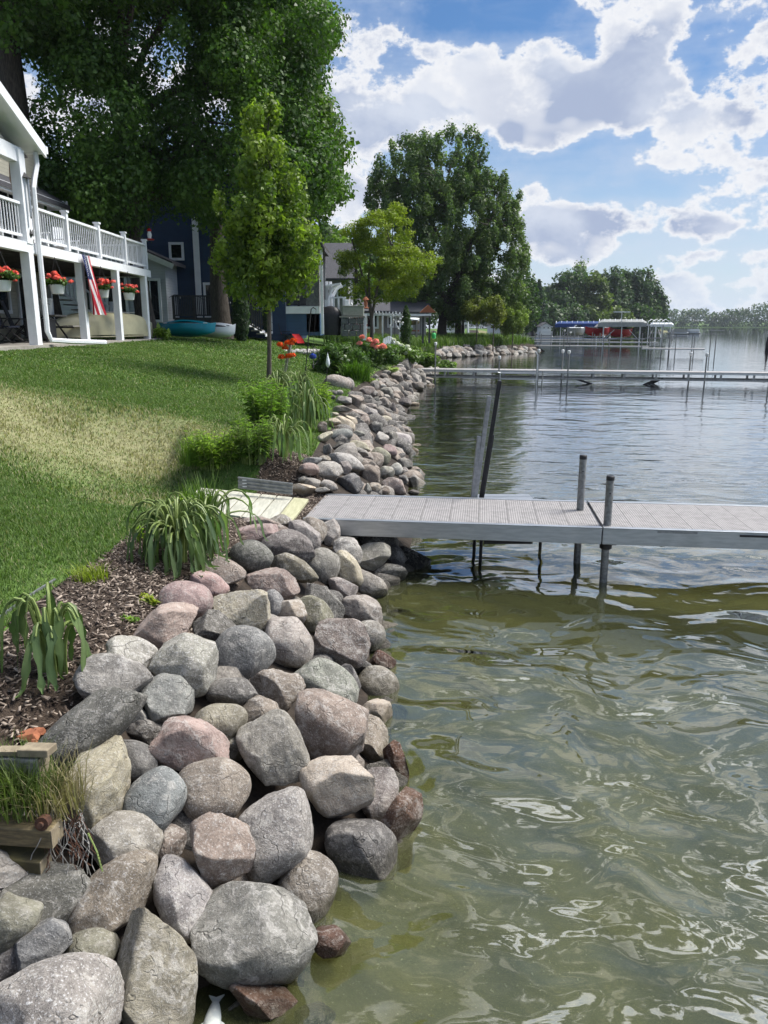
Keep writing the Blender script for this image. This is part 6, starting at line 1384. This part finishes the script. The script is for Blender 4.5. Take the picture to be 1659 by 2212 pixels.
grass_tuft('grass_tuft', 'long fine bright grass beyond the planks', at_base(430, 1000), 500, .42, .25, .008, (.08, .16, .02), (.18, .28, .04), lean=(.1, .7))
grass_tuft('daylily', 'dense arching daylily leaves at the big rounded boulder', at_base(770, 822), 420, .75, .42, .03, (.045, .11, .015), (.12, .22, .03), 'plant', (.3, 1.))
grass_tuft('daylily', 'tall green grassy plant right of the second dock landing', at_base(925, 775), 300, 1.0, .5, .04, (.04, .09, .015), (.09, .16, .03), 'plant', (.1, .7))
stemmed_plant('leafy_perennial', 'bright lime leafy perennial at the near end of the far bed', 465, 1012, 130, 95, 60, .13, .36, (.075, .135, .02), (.17, .25, .035))
stemmed_plant('leafy_perennial', 'mid green lance leaved perennial behind the lime one', 548, 1002, 95, 120, 46, .14, .24, (.05, .10, .02), (.12, .19, .04))
stemmed_plant('leafy_perennial', 'tall lance leaved perennial among the drooping clumps', 580, 930, 110, 118, 50, .17, .24, (.05, .11, .02), (.13, .21, .04))
stemmed_plant('leafy_perennial', 'bright green leafy plant overhanging the far boulders', 682, 905, 85, 85, 46, .16, .3, (.075, .135, .02), (.16, .24, .04))
shrub('leafy_perennial', 'single green leaf shoots poking up in front of the planks', 405, 1110, 40, 65, 46, .17, .25, (.10, .17, .02), (.18, .27, .04), 'plant')
shrub('small_weed', 'small upright weed at the corner of lawn and mulch', 300, 1172, 24, 48, 70, .06, .3, (.12, .20, .02), (.22, .32, .04), 'plant', 2, 6)
shrub('small_weed', 'low yellow tinged weed beside the round mauve boulder', 325, 1305, 55, 22, 130, .05, .5, (.10, .17, .03), (.28, .28, .06), 'plant', 3, 8)
shrub('small_weed', 'little green weed behind the wide pink flat topped boulder', 280, 1345, 40, 16, 90, .045, .5, (.08, .16, .03), (.16, .25, .05), 'plant', 3, 6)
shrub('low_juniper', 'low rounded green groundcover in front of the big rounded boulder', 800, 828, 48, 16, 1500, .05, .4, (.08, .13, .02), (.17, .22, .05), 'plant', 3, 10)
# peony border
def bloom(parent, c, r_, col, name='bloom'):
    c = Vector(c); n = 46; d = rng.normal(size=(n, 3)); d /= np.linalg.norm(d, axis=1)[:, None]; d[:, 2] = np.abs(d[:, 2]) * .9 - .15
    P = np.array(c) + d * r_ * rng.uniform(.35, .9, n)[:, None]; s_ = np.full(n, r_ * 1.05)
    V, F, C = leaf_mesh(P, d + rng.normal(size=(n, 3)) * .35, s_, s_ * .9, np.array(col) * rng.uniform(.8, 1.15, n)[:, None])
    return np_obj(name, V, F, PETAL, parent, col=C)
PY1, PY2 = (.022, .055, .014), (.07, .12, .03)
t, b_, w_, h = shrub('peony_bush', 'dark glossy budded bush left of the flowering peonies', 735, 812, 115, 85, 6000, .13, .36, PY1, PY2, stems=10, clumps=26)
pk, pb, w_, h = shrub('peony_bush', 'pink flowering peony bush behind the boulders', 805, 792, 110, 62, 6000, .15, .36, PY1, PY2, stems=10, clumps=26)
for (px, py, r_) in [(782, 729, .13), (797, 735, .14), (812, 738, .15), (806, 747, .15), (815, 752, .12), (827, 748, .14), (777, 742, .12), (826, 750, .17), (812, 751, .14)]:
    bloom(pk, atY(px, py, pb.y - .2), r_, (.88, .32, .29))
wk, wb, w_, h = shrub('peony_bush', 'white flowering peony bush nearest the second dock', 858, 786, 105, 50, 6000, .16, .36, (.03, .07, .015), (.10, .16, .035), stems=10, clumps=26)
for (px, py) in [(842, 752), (848, 741), (858, 742), (867, 747), (873, 752), (880, 748), (885, 757), (878, 764), (893, 762), (900, 765), (866, 757), (850, 735), (888, 770)]:
    bloom(wk, atY(px, py, wb.y - .2), rng.uniform(.09, .14), (.80, .80, .76))
for (px, py) in [(739, 775), (745, 770), (752, 779)]: bloom(t, atY(px, py, b_.y - .4), .06, (.80, .80, .78))
t, b_, w_, h = shrub('hosta_plant', 'variegated hosta with pale edged leaves by the stones', 842, 808, 42, 20, 90, .26, .45, (.12, .18, .05), (.38, .42, .26), 'plant', 3, 8)
for k, (px, py, w_, h_, lb) in enumerate([(915, 770, 60, 45, 'low green bush beyond the white peonies'), (960, 752, 60, 30, 'low green bush at the inner corner of the cove'), (895, 750, 50, 30, 'yellow flecked bush behind the white peonies')]):
    q = atY(px, py, 46 + k * 4); zb = gz(q.x, q.y); shrub('garden_bush', lb, px, py, w_, h_, 3000, .2, .4, (.05, .10, .02), (.13, .19, .04), base=Vector((q.x, q.y, zb)))
bu, _, _, _ = shrub('burgundy_shrub', 'round burgundy leaved shrub by the white steps', 773, 712, 36, 50, 2600, .22, .5, (.07, .008, .014), (.15, .02, .03), base=Vector((atY(773, 700, 54).x, 54, 2.0)))
shrub('hosta_plant', 'green hosta at the foot of the last deck post', 332, 735, 36, 34, 160, .3, .35, (.06, .12, .02), (.15, .22, .04), 'plant', 3, 10, base=Vector((-8.3, 29.3, 2.2)))
shrub('garden_bush', 'dark round bush under the deck behind the flag', 210, 690, 60, 60, 3500, .12, .6, (.012, .03, .008), (.04, .075, .015), base=Vector((-11.2, 30.2, 2.2)))
# poppies with stake
pp_b = at_base(612, 838); t = thing('poppy_plant', 'orange poppies on thin stems beside the young tree', 'plant', pp_b)
foliage(t, pp_b, .28, .25, .45, 500, .12, .2, (.05, .09, .03), (.10, .15, .05))
for (px, py) in [(605, 745), (616, 752), (628, 742), (634, 737), (622, 741), (608, 772), (624, 770), (631, 768)]:
    e = atY(px, py, pp_b.y); MB().tube([pp_b + Vector((0, 0, .1)), pp_b.lerp(e, .6) + Vector((.02, 0, 0)), e], .006, 5).build('stem', STEMM, t)
    f = bloom(t, e, .085, (.75, .10, .005), 'poppy')
t = thing('garden_stake', 'pale square wooden stake leaning among the poppies', 'stake', at_base(608, 832)); a_ = at_base(608, 832); MB().bar(a_ - Vector((0, 0, .1)), atY(628, 742, a_.y - .1), .06, .06).build('shaft', GREYW, t)
t = thing('glass_ornament', 'blue glass wind spinner hanging on a dark hook pole', 'ornament', at_base(657, 826)); a_ = at_base(657, 826)
tp_ = atY(672, 668, a_.y); MB().tube([a_ - Vector((0, 0, .1)), tp_, tp_ + Vector((.06, 0, .05)), tp_ + Vector((.14, 0, 0))], .016, 6).build('pole', STEEL, t)
c = atY(676, 770, a_.y); MB().tube([tp_ + Vector((.14, 0, 0)), c + Vector((0, 0, .2))], .004, 4).build('wire', STEEL, t)
MB().lathe(c, [(.02, -.09), (.09, -.05), (.105, 0), (.09, .05), (.02, .09)], 14).build('glass_ball', BGLASS, t, smooth=True)
for k in range(4):
    an = k * .785; MB().tube([c + Vector((.18 * math.cos(an) * math.sin(s_), .18 * math.sin(an) * math.sin(s_), .24 * math.cos(s_))) for s_ in np.linspace(0, 3.1416, 11)], .008, 4).build('rib', STEEL, t)
MB().lathe(c - Vector((0, 0, .34)), [(.012, 0), (.03, .05), (.006, .12)], 8).build('pendant', STEEL, t)
t = thing('drop_ornament', 'white frosted drop shaped garden stake before the dark bush', 'ornament', at_base(702, 836)); a_ = at_base(702, 836); c = atY(708, 780, a_.y)
MB().tube([a_ - Vector((0, 0, .05)), c - Vector((0, 0, .1))], .012, 6).build('rod', STEEL, t)
MB().lathe(c, [(.012, -.17), (.05, -.12), (.062, -.06), (.05, .03), (.02, .14), (.003, .23)], 14).build('glass_drop', FROST, t, smooth=True)
t = thing('fire_ring', 'ring of pale stones on the lawn behind the poppies', 'fire pit', G_(655, 762))
c = G_(652, 762)
for k in range(16):
    an = k / 16 * 6.283; P, F = rock_shape(700 + k, 2, 's'); np_obj('stone', P * np.array([.17, .14, .1]) + np.array([c.x + .75 * math.cos(an), c.y + .75 * math.sin(an), c.z + .05]), F, FIRES, t, smooth=True)

# ---------------------------------------------------------------- garden furniture
def lounge(px, py):
    q = G_(px, py); t = thing('lounge_chair', 'red folding lounge chair on the lawn behind the poppies', 'chair', q); U = Vector((1, 0, 0)); Z = Vector((0, 0, 1))
    def s3(x, y, z): return q + Vector((x, y, z))
    MB().grid([[s3(x, -.28, z), s3(x, .28, z)] for x, z in ((-.55, 1.15), (-.45, .8), (-.35, .42))]).build('back_fabric', REDF, t)
    MB().grid([[s3(x, -.28, z), s3(x, .28, z)] for x, z in ((-.35, .42), (.0, .38), (.3, .45))]).build('seat_fabric', NAVY, t)
    MB().grid([[s3(x, -.28, z), s3(x, .28, z)] for x, z in ((.3, .45), (.5, .25), (.62, .02))]).build('leg_fabric', REDF, t)
    for y in (-.3, .3):
        MB().tube([s3(-.55, y, 1.17), s3(-.33, y, .42), s3(.3, y, .46), s3(.62, y, .05)], .016, 6).build('side_tube', STEEL, t)
        MB().tube([s3(-.45, y, 0), s3(.1, y, .5)], .014, 6).build('leg', STEEL, t); MB().tube([s3(.4, y, 0), s3(-.2, y, .5)], .014, 6).build('leg', STEEL, t)
        MB().box(s3(-.02, y, .56), (.5, .05, .03)).build('armrest', BLACK, t)
lounge(628, 742); bpy.data.objects['lounge_chair'].rotation_euler = (0, 0, -.55)
def adirondack(px, py, Y, rz, label):
    q = atY(px, py, Y); t = thing('garden_chair', label, 'chair', (q.x, Y, gz(q.x, Y)), rz, 'white slatted garden chairs'); k = 1.1
    for i in range(6): x = (-.25 + i * .1) * k; MB().box((x, .32, .68), (.085, .03, .85 - .12 * abs(i - 2.5)), Matrix.Rotation(-.35, 3, 'X')).build('back_slat', WHITE, t, local=True)
    for i in range(5): MB().box((0, -.28 + i * .11, .38 - i * .025), (.58, .09, .03)).build('seat_slat', WHITE, t, local=True)
    for x in (-.36, .36): MB().box((x, -.08, .60), (.13, .72, .03)).build('armrest', WHITE, t, local=True); MB().box((x, -.33, .29), (.05, .1, .58)).build('leg', WHITE, t, local=True); MB().bar((x * .85, -.3, .36), (x * .85, .5, .04), .04, .1).build('leg', WHITE, t, local=True)
adirondack(832, 731, 43, -.5, 'left white slatted garden chair near the locust tree'); adirondack(845, 731, 43.4, .25, 'right white slatted garden chair near the locust tree')
t = thing('patio_slab', 'small pale slab under the white garden chairs', 'slab', (atY(838, 731, 43).x, 43, 2.2)); q = atY(838, 731, 43.2); MB().box((q.x, 43.2, gz(q.x, 43.2) + .01), (2.4, 1.6, .08)).build('slab', CONC, t)
t = thing('metal_sunburst', 'silver starburst garden ornament behind the white chairs', 'ornament', atY(853, 720, 46)); q = atY(853, 693, 46)
MB().tube([(q.x, 46, 2.0), q], .02, 6).build('pole', STEEL, t)
for k in range(14):
    d = rng.normal(size=3); d /= np.linalg.norm(d); e = q + Vector(d) * .5; MB().tube([q, e], .008, 4).build('ray', ALU, t); MB().lathe(e, [(.01, -.06), (.06, 0), (.01, .06)], 8).build('ball', HULLW, t)
t = thing('bird_feeder', 'red hanging feeder in the locust tree', 'bird feeder', atY(790, 655, 44)); q = atY(790, 655, 44); MB().lathe(q, [(.16, -.3), (.2, -.25), (.1, -.2), (.1, .15), (.2, .18), (.04, .35)], 10).build('body', BRICK, t); MB().tube([q + Vector((0, 0, .3)), q + Vector((0, 0, 1.0))], .008, 4).build('wire', STEEL, t)
t = thing('hummingbird_feeder', 'red and clear hummingbird feeder hanging by the maple trunk', 'bird feeder', atY(323, 510, 29.6)); q = atY(323, 510, 29.6)
MB().lathe(q, [(.15, -.14), (.17, -.11), (.06, -.08)], 12).build('base_dish', REDP, t); MB().lathe(q, [(.06, -.08), (.085, .05), (.05, .16)], 12).build('bottle', FROST, t); MB().lathe(q, [(.07, .16), (.09, .2), (.03, .27)], 10).build('lid', REDP, t); MB().tube([q + Vector((0, 0, .27)), q + Vector((.05, 0, 1.2))], .006, 4).build('wire', STEEL, t)
t = thing('path_lantern', 'bright green lantern in the tall grass of the point', 'lantern', atY(937, 722, 56)); q = atY(937, 722, 56); MB().lathe(q, [(.14, -.3), (.16, 0), (.1, .1)], 8).build('body', pm('green_plastic', (.05, .5, .12), None, 4, .4), t); MB().tube([q + Vector((0, 0, .1)), q + Vector((0, 0, .25))], .03, 6).build('handle', STEEL, t)

# ---------------------------------------------------------------- on and under the white deck
def basket(px, py, Y, X, label):
    q = atX(px, py, X); t = thing('flower_basket', label, 'flower basket', q, 0, 'hanging baskets under the white deck')
    MB().lathe(q, [(.12, -.15), (.145, -.14), (.18, .06), (.19, .08), (.17, .08)], 18).build('pot', POT, t, smooth=True)
    foliage(t, q + Vector((0, 0, .04)), .28, .28, .27, 900, .07, .8, (.02, .05, .012), (.07, .12, .025))
    for k in range(20):
        a = rng.uniform(0, 6.28); r_ = rng.uniform(.05, .36); bloom(t, q + Vector((r_ * math.cos(a), r_ * math.sin(a), rng.uniform(.14, .40) - .25 * r_)), rng.uniform(.045, .075), (.85, .17, .14))
    for a in (0, 2.1, 4.2): MB().tube([q + Vector((.2 * math.cos(a), .2 * math.sin(a), .1)), q + Vector((0, 0, .75))], .005, 4).build('hanger_wire', STEEL, t)
    MB().tube([q + Vector((0, 0, .75)), Vector((q.x, q.y, 4.38))], .008, 4).build('hook', STEEL, t)
for k, (px, py, lb) in enumerate([(6, 614, 'coral geranium basket at the left edge under the deck'), (124, 622, 'coral geranium basket right of the downspout'), (222, 632, 'coral geranium basket half behind the flag'), (279, 638, 'coral geranium basket between the last two posts')]): basket(px, py, 0, XF + .22, lb)
# flag
t = thing('striped_flag', 'red white and blue starred flag hanging vertically from the deck rail', 'flag', (XF + .16, 23.2, 4.6))
fw_, fh_ = .72, 1.62; NX, NY = 26, 40
f0 = atX(178, 552, XF + .22); 
def fl(u, v):                                         # u across (0..1), v down (0..1)
    return Vector((XF + .20 + .07 * math.sin(u * 11 + v * 3.0) * (.3 + v) + .10 * v, f0.y + (u * fw_ * (.95 + .10 * v)) +   .30 * v + .02 * math.sin(v * 9 + u * 4), 4.62 - v * fh_))
V = [fl(i / NX, j / NY) for j in range(NY + 1) for i in range(NX + 1)]; F = []; mi = []
me = bpy.data.meshes.new('cloth')
for j in range(NY):
    for i in range(NX):
        F.append((j * (NX + 1) + i, j * (NX + 1) + i + 1, (j + 1) * (NX + 1) + i + 1, (j + 1) * (NX + 1) + i)); mi.append(2 if (i < 14 and j < 16) else ((i // 2) % 2))
me.from_pydata([tuple(q - Vector(t.location)) for q in V], [], F)
for m_ in (pm('flag_red', (.45, .012, .03), None, 6, .8), pm('flag_white', (.72, .72, .72), None, 6, .8), pm('flag_blue', (.012, .022, .10), None, 6, .8)): me.materials.append(m_)
me.polygons.foreach_set('material_index', mi); me.polygons.foreach_set('use_smooth', [True] * len(F)); me.update(); cl_ = link(bpy.data.objects.new('cloth', me), t)
stm = MB()
for r_ in range(9):
    for c in range(6 if r_ % 2 == 0 else 5):
        u, v = (.04 + r_ * .056), (.02 + (c + (.5 if r_ % 2 else 0)) * .064); q = fl(u, v) + Vector((.012, 0, 0)); pts = []
        for k in range(10): a = k * .6283; rr = .018 if k % 2 == 0 else .008; pts.append(q + Vector((0, math.sin(a) * rr, math.cos(a) * rr)))
        stm.poly(pts)
so = stm.build('stars', MATS['flag_white'], t)
# umbrella, wind chime, deck chairs
t = thing('closed_umbrella', 'closed tan patio umbrella standing on the upper deck', 'umbrella', atX(38, 470, XF - .9)); q = atX(38, 380, XF - .9); zb = 4.7
MB().lathe((q.x, q.y, zb), [(.03, 0), (.03, 2.4), (.01, 2.5)], 8).build('pole', GREYW, t)
MB().lathe((q.x, q.y, zb), [(.20, .55), (.13, .95), (.10, 1.05), (.20, 1.7), (.17, 2.2), (.03, 2.35)], 14).build('folded_canopy', TANF, t, smooth=True); MB().lathe((q.x, q.y, zb), [(.26, 0), (.24, .1), (.05, .14)], 12).build('base', CONC, t)
t = thing('wind_chime', 'wind chime with silver tubes hanging beside the porch post', 'wind chime', atX(52, 400, XF + .1)); q = atX(52, 385, XF + .1)
MB().lathe(q, [(.16, 0), (.1, .05), (.02, .14)], 10).build('roof', STEEL, t)
for k in range(5): a = k * 1.256; MB().tube([q + Vector((.09 * math.cos(a), .09 * math.sin(a), -.02)), q + Vector((.09 * math.cos(a), .09 * math.sin(a), -.75 - .09 * k))], .02, 6).build('chime_tube', ALU, t)
MB().tube([q, q + Vector((0, 0, -1.15))], .004, 4).build('cord', STEEL, t); MB().lathe(q + Vector((0, 0, -1.3)), [(.02, .18), (.08, .05), (.01, -.06)], 8).build('wind_sail', STEEL, t); MB().tube([q + Vector((0, 0, .12)), q + Vector((0, -.1, .5)), q + Vector((0, .05, .62))], .012, 5).build('hook', STEEL, t)
def deck_chair(y, label):
    t = thing('deck_chair', label, 'chair', (XF - 1.3, y, 4.69), 1.2, 'white chairs on the deck')
    for i in range(5): MB().box((-.2 + i * .1, .26, .62), (.07, .03, .7)).build('back_slat', WHITE, t, local=True)
    MB().box((0, 0, .38), (.55, .5, .04)).build('seat', WHITE, t, local=True)
    for x in (-.25, .25):
        MB().box((x, -.02, .58), (.08, .55, .03)).build('armrest', WHITE, t, local=True)
        for y_ in (-.22, .22): MB().box((x, y_, .29), (.05, .05, .58)).build('leg', WHITE, t, local=True)
deck_chair(23.0, 'white chair behind the deck rail above the flag'); deck_chair(25.2, 'white chair on the deck between the last rail posts')
def folding_chair(px, py, X, rz, label):
    q = atX(px, py, X); t = thing('folding_chair', label, 'chair', (X, q.y, G0 + .05), rz, 'folding chairs under the deck'); 
    MB().box((0, .30, .74), (.56, .04, .78), Matrix.Rotation(-.28, 3, 'X')).build('back_fabric', NAVY, t, local=True); MB().box((0, 0, .42), (.56, .52, .04)).build('seat_fabric', NAVY, t, local=True)
    for x in (-.31, .31):
        MB().tube([(x, .42, 1.15), (x, .18, .42), (x, -.3, .05)], .018, 6).build('leg', STEEL, t, local=True); MB().tube([(x, -.28, .62), (x, .3, .03)], .018, 6).build('leg', STEEL, t, local=True); MB().box((x, -.02, .63), (.06, .5, .03)).build('armrest', BLACK, t, local=True); MB().tube([(x, -.4, .05), (x, 0, .0), (x, .42, .07)], .018, 6).build('rocker', STEEL, t, local=True)
folding_chair(48, 745, -10.4, 1.9, 'navy folding rocker chair by the sliding door under the deck'); folding_chair(14, 745, -9.9, 1.5, 'dark folding chair at the left edge under the deck')
t = thing('wicker_ottoman', 'charcoal wicker side box beside the downspout post', 'ottoman', (-9.7, 22.4, G0 + .05)); q = Vector((-9.7, 22.35, G0 + .05)); MB().box(q + Vector((0, 0, .34)), (.62, .62, .50)).build('body', GREYP, t, bevel=.02); MB().box(q + Vector((0, 0, .61)), (.66, .66, .05)).build('lid', GREYP, t, bevel=.01)
for x in (-.24, .24):
    for y in (-.24, .24): MB().box(q + Vector((x, y, .045)), (.06, .06, .09)).build('foot', BLACK, t)
t = thing('picnic_table', 'grey picnic table with benches standing under the deck', 'table', (-10.3, 25.2, G0 + .05)); q = Vector((-10.3, 25.0, G0 + .05))
for i in range(4): MB().box(q + Vector((-.3 + i * .2, 0, .74)), (.185, 2.2, .045)).build('top_plank', GREYW, t)
for x in (-.75, .75):
    for dx_ in (-.08, .08): MB().box(q + Vector((x + dx_, 0, .43)), (.14, 2.2, .04)).build('bench_plank', GREYW, t)
for y in (-.75, .75):
    for s_ in (-1, 1): MB().tube([q + Vector((s_ * .15, y, .72)), q + Vector((s_ * .62, y, 0))], .03, 6).build('leg', STEEL, t)
    MB().bar(q + Vector((-.8, y, .40)), q + Vector((.8, y, .40)), .05, .06).build('cross_bar', STEEL, t)
t = thing('plastic_bucket', 'pale plastic bucket on the picnic table', 'bucket', q + Vector((0, -.8, .763))); MB().lathe(q + Vector((0, -.8, .763)), [(.19, 0), (.22, .42), (.235, .43), (.235, .48), (.21, .49)], 16).build('body', POT, t, smooth=True); MB().tube([q + Vector((.2 * math.cos(a), -.8 + .24 * math.sin(a), .763 + .40 - .1 * abs(math.cos(a)))) for a in np.linspace(-1.57, 1.57, 9)], .008, 5).build('handle', STEEL, t)
t = thing('overturned_canoe', 'olive canoe turned over on the ground under the deck', 'canoe', (-9.4, 27.3, G0 + .05)); a_ = atX(180, 722, -9.6); e_ = atX(303, 722, -9.0)
cc_ = Vector((-9.35, 26.7, G0 + .08)); hull(t, 'hull', cc_, 5.2, 1.0, .72, R(72), OLIVE, 0, True, sheer=.12)
Rz = Matrix.Rotation(R(72), 3, 'Z'); MB().tube([cc_ + Rz @ Vector((x, 0, .86 - .0 * x)) for x in (-1.6, 0, 1.6)], .012, 5).build('keel_strip', ALUD, t)
for sd in (-1, 1): MB().tube([cc_ + Rz @ Vector((x * 2.5, sd * .5 * (1 - abs(x) ** 2.3), .06)) for x in np.linspace(-.98, .98, 15)], .02, 5).build('gunwale', OLIVE, t)

# ---------------------------------------------------------------- lower left corner: timbers, brick, roots
def timber(name, label, a, b, w, h, m):
    a, b = Vector(a), Vector(b); t = thing(name, label, 'timber', a); MB().bar(a, b, w, h).build('beam', m, t, bevel=.006); d = (b - a).normalized(); MB().bar(b, b + d * .004, w * .97, h * .97).build('cut_end', PINEE, t); return t
z1 = .88
e = at(95, 1652, z1); timber('timber', 'uppermost grey timber with a fresh split end beside the dark slab', e + Vector((-.6, .04, .0)), e, .09, .10, GREYW)
sp = thing('split_wood', 'pale split wood offcut lying on the uppermost timber', 'wood', at(85, 1625, z1 + .06)); q = at(80, 1628, z1 + .06); MB().prism([q + Vector((-.07, -.03, 0)), q + Vector((.06, -.035, 0)), q + Vector((.075, .03, 0)), q + Vector((-.05, .035, 0))], (0, 0, .035)).build('wedge', PINEE, sp, bevel=.004); MB().prism([q + Vector((-.17, -.02, 0)), q + Vector((-.06, -.02, 0)), q + Vector((-.05, .03, 0)), q + Vector((-.16, .03, 0))], (0, 0, .02)).build('splinter', PINEE, sp)
e = at(60, 1690, .80); t = thing('metal_strip', 'short ribbed aluminium strip below the uppermost timber', 'metal strip', e); 
for k in range(4): MB().bar(e + Vector((-.5, .02, -.05 + k * .022)), e + Vector((-.0, 0, -.05 + k * .022)), .012, .018).build('rib', ALU, t)
MB().bar(e + Vector((-.5, .03, -.02)), e + Vector((0, .01, -.02)), .006, .10).build('backing', ALUD, t)
e = at(122, 1800, .66); timber('timber', 'yellow brown cut timber stub in the weeds', e + Vector((-.6, .06, .0)), e, .09, .085, PINE)
e = at(98, 1862, .54); timber('timber', 'lowest dark mossy timber below the yellow one', e + Vector((-.6, .06, .03)), e, .09, .06, pm('mossy_timber', (.10, .085, .035), (.06, .05, .025), 12, .9, .004))
t = thing('rusty_washer', 'rusty round bolt head on the yellow timber', 'bolt', at(94, 1780, .72)); q = at(94, 1778, .72); MB().tube([q + Vector((0, .02, 0)), q + Vector((0, -.02, .008))], .028, 14).build('disc', RUST, t, smooth=True); MB().tube([q, q + Vector((0, -.035, .012))], .012, 8).build('nut', RUST, t)
t = thing('broken_brick', 'broken orange brick on the mulch beside the dark slab', 'brick', ground(70, 1595, .0))
for (px, py, s_) in [(52, 1600, .055), (66, 1592, .04), (58, 1612, .04)]:
    P, F = rock_shape(int(px * 7 + py), 3, 'a'); q = ground(px + 12, py - 12, .02); np_obj('fragment', P * np.array([s_, s_ * .8, s_ * .5]) + np.array(q), F, BRICK, t)
for (px, py, n, h, lb, z) in [(55, 1735, 420, .24, 'weedy grass tuft growing between the timbers', .74), (120, 1740, 300, .22, 'dry tangled grass beside the cream slab', .70), (20, 1700, 300, .2, 'green weeds at the left edge over the metal strip', .78)]:
    grass_tuft('weed_tuft', lb, at(px, py, z), n, h, .13, .005, (.06, .10, .02) if 'dry' not in lb else (.22, .19, .10), (.15, .20, .05) if 'dry' not in lb else (.33, .29, .17), lean=(.1, .9))
t = thing('dry_roots', 'tangle of thin dry roots hanging beside the timbers', 'roots', at(160, 1800, .6)); r_ = random.Random(4)
for k in range(46):
    q = at(r_.uniform(90, 180), r_.uniform(1730, 1790), .70); pth = [q]
    for j in range(5): pth.append(pth[-1] + Vector((r_.uniform(-.03, .03), r_.uniform(-.03, .03), -.055 * r_.uniform(.4, 1.2))))
    MB().tube(pth, .0022, 4).build('root', GREYW if k % 2 else RUST, t)
t = thing('weed_stalk', 'thin seeding grass stalk leaning over the cream slab foot', 'grass stalk', at(180, 1830, .7)); pth = [at(190, 1800, .74), at(205, 1830, .70), at(216, 1870, .62)]; MB().tube(pth, [.004, .003, .002], 5).build('stalk', STEMM, t)
for k in range(7): q = pth[1].lerp(pth[2], k / 6); MB().tube([q, q + Vector((.012, -.008, -.02))], .004, 4).build('seed', STEMM, t)
t = thing('edging_strip', 'thin white edging strip between the lawn and the mulch', 'edging', at(0, 1340, .99)); pts = [G_(px, py) + Vector((0, 0, .012)) for px, py in ((-40, 1372), (0, 1338), (40, 1308), (78, 1282), (120, 1256))]
for a_, b2 in zip(pts[:-1], pts[1:]): MB().bar(a_, b2, .012, .018).build('strip', ALUD, t)
# dead fish
t = thing('dead_fish', 'small pale dead fish floating tail up beside the tall bottom boulder', 'fish', at(462, 2195, -.02)); c = at(458, 2215, .0); d = (at(466, 2165, 0) - c).normalized(); sd = Vector((d.y, -d.x, 0)); rows = []
for k in range(13):
    s_ = k / 12; w_ = .030 * math.sin(math.pi * min(1, .12 + s_ * .80)) ** .8 + .005; q = c - d * .10 + d * .20 * s_; rows.append([q + sd * w_ * math.cos(a) + Vector((0, 0, .006 + w_ * .55 * math.sin(a))) for a in np.linspace(0, 6.283, 11)])
MB().grid(rows).build('body', FISHM, t, smooth=True)
q = c + d * .095; MB().prism([q + sd * .006, q - sd * .006, q + d * .045 - sd * .032, q + d * .032, q + d * .045 + sd * .032], (0, 0, .006)).build('tail_fin', FISHM, t)
MB().prism([c + d * .02 + sd * .026, c - d * .03 + sd * .026, c - d * .0 + sd * .05], (0, 0, .005)).build('side_fin', FISHM, t); MB().prism([c + d * .02 - sd * .026, c - d * .03 - sd * .026, c - d * .0 - sd * .05], (0, 0, .005)).build('side_fin', FISHM, t)
MB().lathe(c - d * .08 + sd * .012 + Vector((0, 0, .018)), [(.005, -.003), (.004, .002)], 8).build('eye', BLACK, t)

# ---------------------------------------------------------------- summer haze over the lake
m = bpy.data.materials.new('summer_haze'); m.use_nodes = True; nt = m.node_tree; nt.nodes.clear()
pv = nt.nodes.new('ShaderNodeVolumePrincipled'); pv.inputs['Color'].default_value = (.80, .88, 1., 1); pv.inputs['Density'].default_value = .00011; pv.inputs['Anisotropy'].default_value = .2
nt.links.new(pv.outputs[0], nt.nodes.new('ShaderNodeOutputMaterial').inputs['Volume'])
hz_ = MB().box((1500, 1850, 29.), (6100, 4400, 64.)).build('haze', m); stuff(hz_); tag(hz_, 'thin pale summer haze over the lake and far shore', 'haze')
